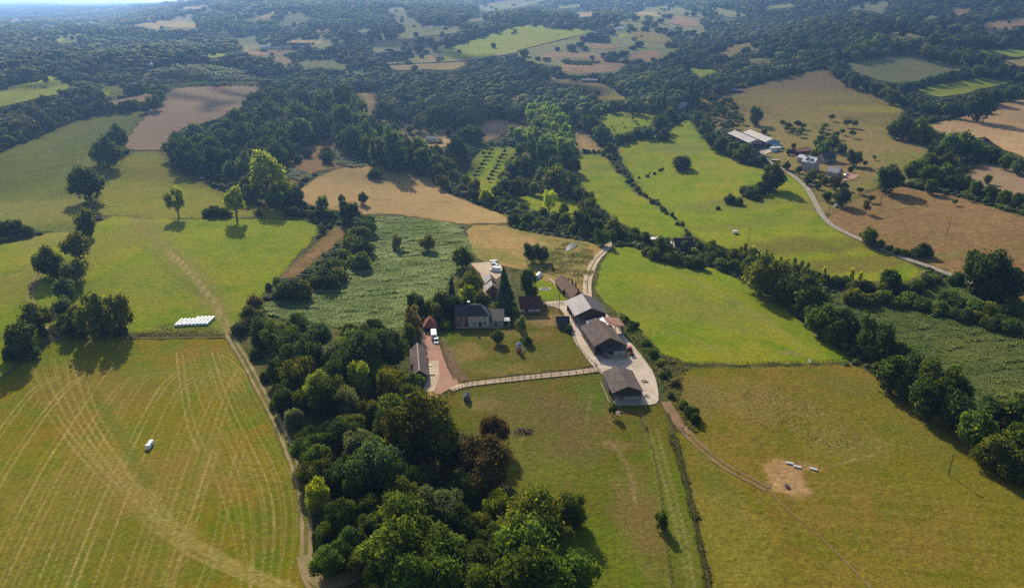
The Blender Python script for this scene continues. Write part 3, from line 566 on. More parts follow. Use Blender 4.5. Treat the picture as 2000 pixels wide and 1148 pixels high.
for name, mat, poly, lab in (
    ("field", "fallow_field", [(1880, 345), (1915, 320), (1960, 325), (2080, 345), (2080, 410), (2000, 400), (1940, 375)], "brown grass field behind the hedge"),
    ("field", "stubble_field", [(1808, 245), (1870, 232), (1940, 207), (2000, 193), (2080, 175), (2080, 330), (2000, 308), (1955, 290), (1925, 268), (1870, 275), (1840, 262)], "golden stubble field at the edge"),
    ("field", "far_pale", [(1650, 126), (1694, 119), (1734, 112), (1772, 110), (1795, 111), (1825, 119), (1842, 122), (1878, 130), (1904, 135), (1895, 142), (1863, 140), (1822, 152), (1799, 158), (1762, 163), (1744, 163), (1711, 158), (1694, 149), (1667, 140)], "hedged green field above the hillside pasture"),
    ("field", "far_meadow", [(1788, 178), (1828, 168), (1902, 156), (1939, 150), (1965, 149), (1993, 156), (1995, 161), (1961, 165), (1926, 172), (1877, 186), (1837, 191), (1807, 186)], "narrow hedged green field below the other"),
    ("field", "far_meadow", [(1905, 100), (1947, 97), (1982, 99), (2060, 103), (2060, 112), (1996, 112), (1960, 114), (1915, 106)], "far green strip beyond a line of trees"),
    ("field", "far_gold", [(1958, 119), (2000, 116), (2060, 116), (2060, 135), (1979, 130), (1963, 126)], "far yellow-green strip"),
    ("field", "far_meadow", [(862, 101), (880, 94), (919, 81), (990, 58), (1031, 50), (1069, 52), (1095, 58), (1160, 57), (1147, 65), (1102, 77), (1060, 87), (990, 105), (919, 119), (867, 122)], "large sunlit green field on the far hillside"),
    ("field", "far_pale", [(733, 19), (788, 16), (790, 23), (805, 35), (823, 51), (896, 51), (894, 65), (858, 70), (845, 70), (782, 80), (760, 92), (735, 90), (774, 75), (793, 52), (768, 42), (775, 33), (758, 24)], "pale winding clearing between far woods"),
    ("field", "far_gold", [(756, 130), (817, 126), (914, 121), (905, 133), (884, 138), (856, 138), (828, 136), (809, 139), (772, 138)], "yellow strip below the far lane"),
    ("field", "far_gold", [(800, 118), (830, 105), (842, 106), (856, 121), (830, 124)], "small orchard plot on the far hillside"),
    ("field", "far_pale", [(668, 142), (707, 133), (708, 145), (680, 146)], "small far green plot"),
    ("field", "far_pale", [(655, 126), (685, 130), (668, 138), (655, 136)], "small far pale plot"),
    ("field", "far_brown", [(1146, 89), (1165, 86), (1191, 89), (1216, 93), (1186, 98), (1154, 96)], "small far orange field"),
    ("field", "far_brown", [(1044, 114), (1076, 101), (1130, 105), (1181, 108), (1181, 121), (1147, 116), (1102, 114), (1065, 115)], "far pinkish field above a clump of trees"),
    ("field", "far_brown", [(1095, 124), (1112, 128), (1156, 129), (1182, 122), (1224, 126), (1209, 140), (1165, 143), (1130, 145), (1097, 140)], "far pinkish field below a clump of trees"),
    ("field", "far_pale", [(1035, 117), (1063, 114), (1095, 115), (1095, 133), (1042, 122)], "far grazed plot with a small house"),
    ("field", "far_brown", [(1214, 112), (1240, 107), (1252, 101), (1287, 100), (1293, 107), (1279, 119), (1263, 122), (1252, 115), (1233, 114)], "far orange clearing"),
    ("field", "dry_pasture", [(1231, 65), (1270, 61), (1296, 72), (1310, 80), (1279, 87), (1249, 77)], "far olive pasture"),
    ("field", "far_meadow", [(1208, 68), (1226, 68), (1223, 76), (1210, 76)], "far small green plot"),
    ("field", "far_gold", [(1118, 26), (1158, 25), (1179, 26), (1158, 33), (1130, 35)], "far yellow field high on the hill"),
    ("field", "far_gold", [(1235, 28), (1261, 23), (1291, 26), (1289, 35), (1263, 33)], "far straw field"),
    ("field", "far_brown", [(1312, 38), (1322, 33), (1345, 37), (1365, 45), (1360, 55), (1340, 52), (1310, 47)], "far tan field"),
    ("field", "far_pale", [(1259, 16), (1300, 12), (1340, 20), (1340, 33), (1300, 25)], "far grey-green field high on the hill"),
    ("field", "far_pale", [(985, 0), (1072, 0), (1042, 10), (1007, 17), (985, 19), (950, 25), (930, 15)], "far grey-green field near the crest"),
    ("field", "dry_pasture", [(1044, 156), (1081, 152), (1135, 158), (1182, 166), (1209, 184), (1225, 196), (1170, 196), (1165, 180), (1147, 172), (1112, 165), (1077, 165)], "olive pasture in a gap of the woods"),
    ("field", "fallow_field", [(940, 244), (957, 233), (980, 232), (1010, 241), (1034, 250), (1010, 255), (977, 270), (945, 280), (938, 262)], "brown plot beside the poplars"),
    ("field", "straw_field", [(1120, 250), (1140, 253), (1156, 269), (1167, 285), (1176, 292), (1181, 298), (1140, 299), (1126, 293)], "tan plot beside the poplars"),
    ("field", "lush_meadow", [(1168, 227), (1200, 220), (1217, 218), (1277, 225), (1280, 232), (1273, 246), (1242, 251), (1217, 263), (1198, 265), (1188, 256), (1175, 237)], "bright green young orchard"),
    ("field", "straw_field", [(695, 180), (735, 180), (730, 220), (755, 235), (775, 243), (785, 253), (808, 275), (838, 284), (868, 281), (860, 268), (852, 250), (888, 248), (890, 262), (900, 282), (850, 292), (810, 285), (775, 265), (745, 250), (720, 235), (700, 220)], "tan clearing winding past a small house"),
    ("field", "golden_rough", [(785, 240), (840, 246), (860, 256), (862, 272), (830, 276), (800, 262)], "rough garden round the small house"),
    ("field", "lush_meadow", [(905, 350), (922, 316), (940, 293), (958, 288), (985, 286), (1020, 290), (1030, 300), (1005, 320), (990, 345), (970, 375), (935, 372), (915, 362)], "green orchard meadow with rows of young trees"),
    ("field", "lush_meadow", [(1010, 385), (1050, 378), (1110, 385), (1150, 400), (1130, 425), (1080, 420), (1020, 405)], "small green glade by the stream"),
    ("field", "lush_meadow", [(1018, 560), (1050, 545), (1078, 548), (1098, 570), (1112, 584), (1100, 596), (1050, 592), (1022, 578)], "green garden behind the cottage row"),
    ("field", "far_gold", [(245, 52), (300, 44), (330, 41), (363, 43), (385, 50), (383, 57), (345, 57), (320, 53), (306, 60), (290, 55)], "far yellow-green field among woods"),
    ("field", "far_brown", [(70, 54), (117, 50), (117, 55), (75, 58)], "far tan sliver"),
    ("field", "far_meadow", [(122, 65), (200, 63), (250, 66), (180, 69), (130, 71)], "far thin green strip"),
    ("field", "far_meadow", [(105, 82), (122, 70), (130, 78), (155, 76), (150, 83), (125, 85)], "far small green clearing"),
    ("field", "far_gold", [(18, 42), (40, 38), (43, 43), (20, 47)], "far pale sliver in the haze"),
    ("field", "far_gold", [(352, 16), (410, 10), (413, 17), (356, 21)], "far pale field on the ridge"),
    ("field", "far_gold", [(505, 32), (530, 27), (533, 39), (510, 40)], "far yellow plot"),
    ("field", "far_pale", [(545, 45), (605, 34), (604, 42), (580, 50), (555, 52)], "far grey-green plot"),
    ("field", "far_pale", [(455, 77), (495, 77), (500, 87), (465, 88)], "far dull green plot"),
    ("field", "far_brown", [(475, 97), (570, 99), (545, 110), (490, 108)], "far grey-brown plot"),
    ("field", "far_pale", [(580, 119), (640, 118), (670, 125), (692, 135), (640, 135), (590, 132)], "far pale green meadow"),
    ("field", "far_gold", [(565, 80), (625, 79), (632, 87), (580, 90)], "far sunlit plot with trees"),
    ("field", "far_brown", [(530, 114), (560, 114), (572, 122), (552, 129)], "far bare plot"),
    ("field", "far_pale", [(650, 22), (700, 8), (712, 11), (668, 17)], "far pale sliver on the hill"),
    ("field", "far_brown", [(748, 8), (800, 2), (830, 2), (790, 7)], "far tan sliver on the crest"),
    ("field", "far_pale", [(1650, 27), (1660, 14), (1700, 5), (1735, 5), (1737, 15), (1725, 30), (1710, 25), (1680, 20)], "far green clearing on the wooded hill"),
    ("field", "far_pale", [(1731, 65), (1748, 62), (1772, 65), (1807, 75), (1804, 81), (1772, 78), (1738, 76)], "far green clearing behind bright trees"),
    ("field", "far_brown", [(1918, 47), (1944, 41), (2000, 35), (2060, 30), (2060, 50), (1980, 52), (1974, 62), (1928, 68)], "far brown clearing on the wooded hill"),
    ("field", "far_brown", [(1860, 20), (1895, 16), (1900, 24), (1869, 33)], "far small brown clearing"),
    ("field", "far_pale", [(1385, 18), (1400, 16), (1440, 24), (1462, 33), (1430, 36), (1400, 31)], "far dull green clearing"),
    ("field", "far_meadow", [(1341, 135), (1352, 133), (1366, 137), (1407, 136), (1397, 143), (1372, 150), (1367, 154), (1357, 144)], "small bright green clearing in the woods"),
    ("field", "dry_pasture", [(1409, 96), (1434, 87), (1450, 97), (1425, 115)], "scrubby tan clearing in the woods"),
    ("field", "far_pale", [(140, 46), (185, 43), (188, 47), (150, 50)], "far thin pale strip below the ridge"), ("field", "far_pale", [(415, 62), (452, 59), (458, 64), (425, 67)], "far small pale strip"), ("field", "far_gold", [(610, 61), (655, 55), (660, 60), (620, 66)], "far small straw strip"),
    ("field", "far_pale", [(905, 40), (950, 33), (962, 38), (915, 47)], "far dull strip behind the sunlit field"), ("field", "far_pale", [(1085, 14), (1130, 10), (1140, 15), (1095, 19)], "far dull strip below the crest"), ("field", "far_pale", [(1490, 14), (1545, 9), (1556, 15), (1500, 20)], "far dull strip on the wooded hill"),
    ("field", "far_brown", [(1600, 62), (1640, 58), (1648, 64), (1610, 68)], "far small brown strip on the wooded hill"), ("field", "far_pale", [(1790, 36), (1830, 30), (1838, 37), (1800, 42)], "far small dull clearing on the wooded hill"), ("field", "far_pale", [(48, 78), (82, 74), (88, 79), (56, 83)], "far small clearing in the left wood"),
    ("field", "far_gold", [(330, 78), (372, 73), (380, 78), (340, 83)], "far straw clearing in the left wood"), ("field", "far_meadow", [(400, 108), (440, 104), (448, 110), (410, 115)], "far green clearing behind the plantation"), ("field", "far_pale", [(690, 60), (724, 55), (730, 62), (700, 67)], "far dull clearing on the middle hill"),
    ("field", "far_pale", [(1460, 118), (1500, 112), (1508, 118), (1470, 124)], "small dull clearing in the hillside wood"), ("field", "far_brown", [(985, 190), (1020, 186), (1030, 192), (995, 197)], "small brown gap in the middle woods"),
    ("field", "dry_pasture", [(1362, 197), (1395, 190), (1428, 184), (1450, 212), (1452, 245), (1400, 254), (1378, 228)], "grass under the hillside orchard"),
    ("field", "dark_meadow", [(205, 163), (235, 166), (247, 178), (220, 186), (205, 182)], "small pasture among the far trees"),
    ("field", "far_meadow", [(198, 176), (216, 178), (214, 188), (202, 187)], "small green gap in the hedge trees"),
    ("field", "dark_meadow", [(275, 162), (290, 140), (340, 128), (400, 126), (470, 137), (512, 154), (502, 164), (420, 161), (340, 169)], "slope under the young plantation"),
    ):
    field(name, poly, mat, 2, smooth=0, label=lab)

# loose farmland under scattered trees, far off
for poly, mat, lab in (([(1000, 108), (1040, 92), (1110, 78), (1170, 55), (1230, 18), (1330, 12), (1400, 40), (1390, 70), (1330, 100), (1300, 140), (1200, 150), (1100, 150), (1020, 128)], "far_pale", "far patchwork of rough pasture under scattered trees"),
    ([(440, 72), (560, 66), (660, 70), (700, 100), (700, 130), (600, 138), (520, 132), (470, 112)], "far_pale", "far valley pasture under scattered trees"),
    ([(150, 150), (200, 128), (300, 124), (310, 150), (270, 175), (240, 192), (180, 188)], "dark_meadow", "old pasture with scattered trees below the far wood"),
    ([(735, 60), (800, 82), (862, 78), (880, 90), (850, 128), (760, 130), (720, 110)], "far_pale", "far plots round the poplar row"),
    ([(1360, 150), (1400, 105), (1470, 80), (1540, 95), (1500, 140), (1440, 175), (1380, 185)], "dry_pasture", "scrubby far slope above the hillside pasture"),
    ([(230, 62), (330, 34), (430, 24), (560, 22), (620, 30), (560, 58), (430, 52), (330, 66)], "far_pale", "farthest pastures among woods")):
    field("field", poly, mat, 1, smooth=1, label=lab, keep=False); LOOSE.append(np.array(poly, float))
# --- yards, lanes and tracks
field("yard", [(1143, 578), (1155, 583), (1178, 604), (1197, 630), (1223, 660), (1249, 689), (1265, 712), (1275, 726), (1287, 765), (1286, 787), (1270, 791), (1223, 793), (1200, 785), (1190, 740), (1165, 725), (1150, 705), (1130, 680), (1115, 650), (1105, 620), (1095, 602), (1060, 596), (1062, 590), (1095, 588), (1115, 588)], "concrete_yard", 3, 1.5, None, smooth=1, jit=0.2, label="pale concrete farmyard around the barns")
field("yard", [(822, 652), (845, 648), (852, 665), (864, 690), (873, 720), (903, 752), (872, 764), (850, 778), (828, 778), (826, 720), (820, 690)], "red_gravel", 3, 1.2, None, smooth=1, jit=0.3, label="red gravel yard beside the long stable")
field("terrace", [(833, 708), (857, 704), (859, 738), (848, 764), (826, 770), (828, 730)], "pale_gravel", 4, 1.2, None, smooth=0, jit=0.1, label="pale terrace beside the long stable")
field("yard", [(918, 515), (958, 512), (978, 518), (985, 532), (972, 545), (955, 552), (954, 590), (945, 588), (944, 552), (938, 535)], "pale_gravel", 3, 1.5, None, smooth=0, jit=0.1, label="pale gravel court behind the dark conifer")
field("yard", [(1645, 345), (1660, 338), (1676, 340), (1679, 345), (1665, 352), (1640, 356)], "red_gravel", 3, 2.0, None, smooth=1, jit=0.1, label="red terrace beside the stone house")
field("yard", [(1478, 296), (1495, 290), (1512, 292), (1502, 300), (1490, 304)], "concrete_yard", 3, 2.0, None, smooth=1, jit=0.1, label="concrete apron before the twin sheds")
def pline(pp, step=10):
    pp = chaikin(pp, 2); d = dens(pp, step, False); return PX(d[:, 0], d[:, 1])
def ruts(name, pp, gap, w, mat, layer, label):
    q = pline(pp)
    t = np.gradient(q, axis=0); t /= np.linalg.norm(t, axis=1)[:, None] + 1e-9
    n_ = np.stack([-t[:, 1], t[:, 0]], 1)
    for s in (-gap / 2, gap / 2): ribbon(name, q + n_ * s, w, mat, layer, 1, 0.7, label)
ribbon("lane", pline([(1148, 584), (1146, 555), (1152, 530), (1163, 508), (1180, 492), (1190, 478), (1186, 466)]), 3.6, "pale_gravel", 4, 2, 0.1, "pale gravel lane climbing behind the barns")
field_mat("track_verge", (0.11, 0.112, 0.028), (0.15, 0.125, 0.045), (0.09, 0.10, 0.022), big=0.05, mid=0.25, fine=1.5, fine_amt=0.3, bump=0.3)
ribbon("verge", pline([(1147, 575), (1146, 555), (1152, 530), (1163, 508), (1180, 492)]), 0.4, "track_verge", 5, 1, 0.6, "grass strip along the middle of the gravel lane")
ribbon("drive", pline([(880, 762), (905, 753), (950, 747), (1050, 736), (1120, 729), (1170, 722)]), 3.0, "pale_gravel", 5, 2, 0.1, "pale fenced drive across the farm")
ribbon("lane", pline([(1487, 298), (1495, 311), (1515, 325), (1545, 342), (1573, 364), (1588, 388), (1600, 415), (1620, 440), (1660, 460), (1710, 482), (1770, 507), (1815, 522), (1850, 535), (1890, 550), (1940, 570)]), 3.4, "asphalt_lane", 4, 2, 0.1, "narrow grey lane curving down from the stone farm")
ribbon("lane", pline([(450, 655), (458, 672), (480, 707), (510, 765), (545, 830), (570, 890), (588, 945), (597, 1000), (599, 1060), (596, 1100), (602, 1130), (625, 1165), (640, 1220)]), 3.6, "track_verge", 3, 2, 0.25, "grassy farm track along the edge of the wood")
ruts("track", [(440, 640), (449, 655), (458, 672), (480, 707), (510, 765), (545, 830), (570, 890), (588, 945), (597, 1000), (599, 1060), (596, 1100), (602, 1130), (625, 1165), (640, 1220)], 1.9, 0.8, "dirt_track", 4, "pale wheel rut of the track along the wood")
ribbon("lane", pline([(594, 1085), (600, 1120), (640, 1140), (690, 1128), (722, 1100), (745, 1075)]), 4.0, "dirt_track", 4, 2, 0.4, "pale dirt turning at the foot of the wood")
ruts("track", [(85, 530), (68, 548), (58, 575), (62, 598), (78, 614), (97, 636), (104, 655), (116, 664)], 1.8, 0.7, "dirt_track", 3, "pale wheel rut curving past the field trees")
ribbon("track", pline([(116, 661), (170, 660), (250, 661), (350, 660), (450, 658)]), 1.6, "track_verge", 3, 1, 0.5, "faint track along the foot of the bank")
ribbon("track", pline([(1300, 785), (1312, 808), (1330, 832), (1345, 850)]), 4.0, "earth_track", 3, 2, 0.5, "bare earth track below the lower barn")
ruts("track", [(1335, 838), (1350, 856), (1378, 882), (1420, 915), (1470, 940), (1500, 955)], 1.9, 0.9, "earth_track", 3, "earth wheel rut across the dry pasture")
ribbon("track", pline([(1500, 955), (1530, 990), (1580, 1030), (1640, 1085), (1700, 1148), (1760, 1220)]), 0.4, "earth_track", 3, 1, 0.5, "narrow cattle path across the dry pasture")
ribbon("path", pline([(1075, 545), (1092, 564), (1112, 584)]), 1.4, "pale_gravel", 4, 1, 0.1, "pale garden path beside the cottage row")
ribbon("path", pline([(1830, 795), (1850, 818), (1868, 845), (1884, 868), (1900, 888)]), 2.0, "earth_track", 3, 1, 0.5, "bare earth strip under the stream trees")
ribbon("lane", pline([(700, 125), (760, 126), (830, 124), (920, 120), (985, 108), (1010, 103)]), 5.0, "asphalt_lane", 5, 1, 0.1, "far lane below the big green field")

# ------------------------------------------------------------------ tree kit
def leaf_mat(name, trans=0.48, warm=(1.6, 1.45, 0.5)):
    m, n, l, b = new_mat(name)
    oi = n.new("ShaderNodeObjectInfo")
    at = n.new("ShaderNodeAttribute"); at.attribute_name = "tint"
    col = _mix(n, l, 1.0, oi.outputs["Color"], at.outputs["Color"], 'MULTIPLY')
    l.new(col, b.inputs["Base Color"]); b.inputs["Roughness"].default_value = 0.7; b.inputs["Specular IOR Level"].default_value = 0.03
    tr = n.new("ShaderNodeBsdfTranslucent"); l.new(_mix(n, l, 1.0, col, warm, 'MULTIPLY'), tr.inputs["Color"])
    mx = n.new("ShaderNodeMixShader"); mx.inputs[0].default_value = trans
    l.new(b.outputs[0], mx.inputs[1]); l.new(tr.outputs[0], mx.inputs[2]); l.new(mx.outputs[0], n["Material Output"].inputs["Surface"])
    return m
leaf_mat("leaf")
leaf_mat("needle", 0.12)
leaf_mat("fern_leaf", 0.3, (1.2, 1.2, 0.7))
plain_mat("bark", (0.075, 0.058, 0.042), (0.12, 0.10, 0.075), 6.0, bump=0.4)

_ICO = None
def ico(sub):
    bm = bmesh.new(); bmesh.ops.create_icosphere(bm, subdivisions=sub, radius=1.0)
    v = np.array([p.co for p in bm.verts]); f = np.array([[q.index for q in p.verts] for p in bm.faces]); bm.free()
    return v, f
ICO1, ICO2 = ico(1), ico(2)
def leaf_quads(c, n, size, g, elong=1.0, up=0.0):
    """flat irregular leaf sprays at c facing n"""
    k = len(c)
    n = n / (np.linalg.norm(n, axis=1)[:, None] + 1e-9)
    a = np.cross(n, g.normal(size=(k, 3))); a /= np.linalg.norm(a, axis=1)[:, None] + 1e-9
    if up:
        u = np.array([0, 0, 1.0]) - n * n[:, 2:3]; a = a * (1 - up) + up * u; a /= np.linalg.norm(a, axis=1)[:, None] + 1e-9
    b = np.cross(n, a)
    s = (size * g.uniform(0.65, 1.35, k))[:, None]
    def j(): return g.uniform(0.6, 1.15, (k, 1))
    v = np.stack([c + a * s * elong * j(), c + b * s * j() * 0.8, c - a * s * elong * j(), c - b * s * j() * 0.8], 1)
    return v.reshape(-1, 3)
def lobes_for(kind, g):
    if kind == "round":
        n = 30; d = g.normal(size=(n, 3)); d[:, 2] = np.abs(d[:, 2]) * 1.05 - 0.5; d /= np.linalg.norm(d, axis=1)[:, None]
        c = d * np.array([0.34, 0.34, 0.33]) * g.uniform(0.62, 1.2, (n, 1)) * (1 + 0.16 * np.sin(3 * np.arctan2(d[:, 1:2], d[:, 0:1]) + g.uniform(0, 6))) + [0, 0, 0.50]; r = g.uniform(0.075, 0.18, n)
        c = np.vstack([c, [[0, 0, 0.52], [0, 0, 0.32]]]); r = np.append(r, [0.31, 0.27])
    elif kind == "open":
        n = 26; d = g.normal(size=(n, 3)); d[:, 2] = np.abs(d[:, 2]) - 0.35; d /= np.linalg.norm(d, axis=1)[:, None]
        c = d * np.array([0.36, 0.36, 0.40]) * g.uniform(0.5, 1.1, (n, 1)) + [0, 0, 0.54]; r = g.uniform(0.08, 0.16, n)
    elif kind == "tall":
        n = 22; z = g.uniform(0.12, 0.92, n); a = g.uniform(0, 6.283, n); w = 0.34 * np.sqrt(np.clip(1 - ((z - 0.45) / 0.56) ** 2, 0.05, 1))
        c = np.column_stack([np.cos(a) * w, np.sin(a) * w, z]); r = g.uniform(0.13, 0.20, n)
        c = np.vstack([c, [[0, 0, 0.4], [0, 0, 0.68]]]); r = np.append(r, [0.27, 0.23])
    elif kind == "poplar":
        n = 16; z = np.linspace(0.14, 0.95, n); a = g.uniform(0, 6.283, n); w = 0.28 * np.sqrt(np.clip(1 - ((z - 0.4) / 0.62) ** 2, 0.02, 1))
        c = np.column_stack([np.cos(a) * w * 0.7, np.sin(a) * w * 0.7, z]); r = w * 0.8 + 0.06
    elif kind == "bush":
        n = 15; d = g.normal(size=(n, 3)); d[:, 2] = np.abs(d[:, 2]); d /= np.linalg.norm(d, axis=1)[:, None]
        c = d * np.array([0.34, 0.34, 0.55]) * g.uniform(0.55, 1.1, (n, 1)) + [0, 0, 0.22]; r = g.uniform(0.15, 0.25, n)
        c = np.vstack([c, [[0, 0, 0.35]]]); r = np.append(r, 0.34)
    elif kind == "small":
        n = 9; d = g.normal(size=(n, 3)); d[:, 2] = np.abs(d[:, 2]) - 0.3; d /= np.linalg.norm(d, axis=1)[:, None]
        c = d * np.array([0.30, 0.30, 0.26]) * g.uniform(0.6, 1.1, (n, 1)) + [0, 0, 0.63]; r = g.uniform(0.14, 0.22, n)
    return c, r
def crown_np(kind, g, nleaf, size, core=ICO1, spread=0.55, elong=1.0):
    if kind == "conifer":
        k = nleaf; z = 1 - np.sqrt(g.uniform(0, 1, k)) * 0.93; tier = np.floor(z * 13) / 13; a = g.uniform(0, 6.283, k)
        rad = 0.5 * (1 - tier) * g.uniform(0.35, 1.02, k) * (0.8 + 0.25 * np.sin(a * 5 + tier * 40))
        c = np.column_stack([np.cos(a) * rad, np.sin(a) * rad, z - 0.12 * rad])
        n = np.column_stack([np.cos(a), np.sin(a), np.full(k, 1.1)]) + g.normal(size=(k, 3)) * 0.4
        lv = leaf_quads(c, n, size, g, 1.3)
        th = np.linspace(0, 6.283, 9)[:-1]
        cv = np.vstack([np.column_stack([0.34 * np.cos(th), 0.34 * np.sin(th), np.full(8, 0.1)]), [[0, 0, 0.93]]])
        cf = np.array([[i, (i + 1) % 8, 8] for i in range(8)])
        tone = g.uniform(0.7, 1.3, k)
        return lv, tone, cv, cf
    C, Rr = lobes_for(kind, g)
    w = Rr ** 2; pick = g.choice(len(C), nleaf * 2, p=w / w.sum())
    d = g.normal(size=(nleaf * 2, 3)); d /= np.linalg.norm(d, axis=1)[:, None]
    far_ = g.uniform(0, 1, (nleaf * 2, 1)) < 0.22
    p = C[pick] + d * Rr[pick][:, None] * np.where(far_, g.uniform(1.08, 1.42, (nleaf * 2, 1)), g.uniform(0.80, 1.10, (nleaf * 2, 1)))
    deep = np.zeros(len(p), bool)
    for c, r in zip(C, Rr): deep |= np.linalg.norm(p - c, axis=1) < r * 0.78
    ok = ~deep & (p[:, 2] > 0.03)
    p, d, pick = p[ok][:nleaf], d[ok][:nleaf], pick[ok][:nleaf]
    lob = g.uniform(0.62, 1.38, len(C))
    n = d * 0.8 + g.normal(size=p.shape) * spread + [0, 0, 0.3]
    lv = leaf_quads(p, n, size, g, elong, 0.35 if elong > 1.3 else 0)
    tone = lob[pick] * g.uniform(0.72, 1.28, len(p))
    v0, f0 = core
    cv = np.vstack([c + v0 * r * 0.74 * g.uniform(0.85, 1.1, (len(v0), 1)) for c, r in zip(C, Rr)])
    cf = np.vstack([f0 + i * len(v0) for i in range(len(C))])
    return lv, tone, cv, cf
def tint_cols(tone, g, hue=0.10):
    k = len(tone); h = g.normal(0, hue, k)
    return np.column_stack([tone * (1 + h), tone, tone * (1 - 0.6 * h), np.ones(k)])
def tri_mesh(name, lv, tone, cv, cf, g, mat, core_tone=0.85):
    q = len(lv) // 4
    qi = np.arange(q)[:, None] * 4
    f = np.vstack([np.hstack([qi, qi + 1, qi + 2]), np.hstack([qi, qi + 2, qi + 3]), cf + len(lv)])
    me = mesh_np(name, np.vstack([lv, cv]), f, [mat])
    tc = tint_cols(tone, g)
    cc = tint_cols(np.full(len(cf), core_tone), g, 0.02)
    at = me.attributes.new("tint", 'FLOAT_COLOR', 'FACE')
    at.data.foreach_set("color", np.vstack([tc, tc, cc]).astype(np.float32).ravel())
    return me
def tube_np(pts, rad, sides=6):
    pts = np.asarray(pts, float); k = len(pts); V = []; F = []
    th = np.linspace(0, 2 * math.pi, sides, endpoint=False)
    for i in range(k):
        t = pts[min(i + 1, k - 1)] - pts[max(i - 1, 0)]; t /= np.linalg.norm(t) + 1e-9
        a = np.cross(t, [0.31, 0.95, 0.1]); a /= np.linalg.norm(a); b = np.cross(t, a)
        V.append(pts[i] + rad[i] * (np.cos(th)[:, None] * a + np.sin(th)[:, None] * b))
    for i in range(k - 1):
        for j in range(sides):
            F.append((i * sides + j, i * sides + (j + 1) % sides, (i + 1) * sides + (j + 1) % sides, (i + 1) * sides + j))
    return np.vstack(V), F
def trunk_mesh(name, kind, g):
    V, F = [], []
    def add(p, r, s=6):
        v, f = tube_np(p, r, s); o = sum(len(x) for x in V); V.append(v); F.extend([tuple(i + o for i in q) for q in f])
    top = {"poplar": 0.9, "conifer": 0.95, "bush": 0.4}.get(kind, 0.66)
    r0 = {"bush": 0.03, "poplar": 0.03, "conifer": 0.025, "small": 0.03}.get(kind, 0.035)
    add([(0, 0, -0.05), (0.01, 0, 0.08), (0.0, 0.01, 0.3), (0.015, 0, top)], [r0 * 1.5, r0, r0 * 0.8, r0 * 0.25], 7)
    if kind not in ("poplar", "conifer"):
        for i in range(5):
            a = i * 1.256 + g.uniform(-0.4, 0.4); z0 = g.uniform(0.2, 0.42) if kind != "bush" else g.uniform(0.02, 0.1)
            q = g.uniform(0.22, 0.36)
            add([(0, 0, z0), (math.cos(a) * q * 0.5, math.sin(a) * q * 0.5, z0 + 0.13), (math.cos(a) * q, math.sin(a) * q, z0 + 0.3)], [r0 * 0.6, r0 * 0.4, r0 * 0.15], 5)
    me = mesh_np(name, np.vstack(V), np.array(F), [MATS["bark"]], True)
    return me
PROTO = {}
def make_proto(kind, count, nleaf, size, mat="leaf", key=None, **kw):
    L = []
    for i in range(count):
        g = np.random.default_rng(hash_seed(kind, nleaf, i))
        lv, tone, cv, cf = crown_np(kind, g, nleaf, size, **kw)
        L.append((tri_mesh("crown", lv, tone, cv, cf, g, MATS[mat]), trunk_mesh("trunk", kind, g)))
    PROTO[key or kind] = L
def hash_seed(*a): return sum((i + 1) * 7919 * (sum(map(ord, str(x))) + 13) for i, x in enumerate(a)) % (2 ** 31)
make_proto("round", 6, 5600, 0.027, key="round_near")
make_proto("round", 3, 4200, 0.024, key="feather_near", elong=1.9, spread=0.8)
make_proto("tall", 4, 4200, 0.026, key="tall_near")
make_proto("round", 6, 1500, 0.045, key="round")
make_proto("tall", 4, 1300, 0.045, key="tall")
make_proto("open", 3, 1500, 0.034, key="open")
make_proto("poplar", 3, 700, 0.05)
make_proto("bush", 6, 900, 0.065)
make_proto("small", 4, 420, 0.06)
make_proto("conifer", 2, 2600, 0.05, mat="needle")

GREENS = {
    "dark": (0.046, 0.074, 0.017), "mid": (0.070, 0.110, 0.019), "olive": (0.096, 0.112, 0.017), "blue": (0.066, 0.104, 0.038),
    "grey": (0.098, 0.126, 0.058), "bright": (0.170, 0.220, 0.020), "lime": (0.300, 0.330, 0.022), "copper": (0.074, 0.060, 0.024),
    "fir": (0.026, 0.048, 0.024), "fruit": (0.060, 0.086, 0.022), "poplar": (0.150, 0.225, 0.050), "dry": (0.120, 0.106, 0.042)}
TR = random.Random(11)
PLACED = []          # x, y, radius of every tree set out by hand
BUSHY = ("bush",)
def place(name, kind, W, Hh, x, y, tint, label, cat, group, sink=0.0):
    crown, trunk = TR.choice(PROTO[kind])
    root = bpy.data.objects.new(name, None); root.empty_display_size = 0.5
    link(root); root.location = (x, y, Hs(x, y) - sink); q_ = TR.uniform(0.9, 1.12); root.rotation_euler = (TR.uniform(-0.06, 0.06), TR.uniform(-0.06, 0.06), TR.uniform(0, 6.28)); root.scale = (W * q_, W / q_, Hh * TR.uniform(0.9, 1.12))
    tag(root, label, cat, group)
    c = GREENS[tint]; b = TR.uniform(1.05, 1.55); hq = TR.uniform(-0.10, 0.10)
    for nm, me in (("trunk", trunk), ("crown", crown)):
        o = bpy.data.objects.new(nm, me); link(o, root)
        o.color = (c[0] * b * (1 + hq), c[1] * b, c[2] * b * (1 - hq), 1)
    PLACED.append((x, y, W * 0.5))
    return root
ASP = {"round_near": 1.12, "round": 1.1, "feather_near": 1.1, "tall_near": 1.5, "tall": 1.5, "open": 1.25, "poplar": 3.4, "bush": 0.78, "small": 0.95, "conifer": 1.9}
CEN = {"bush": 0.42, "conifer": 0.45}
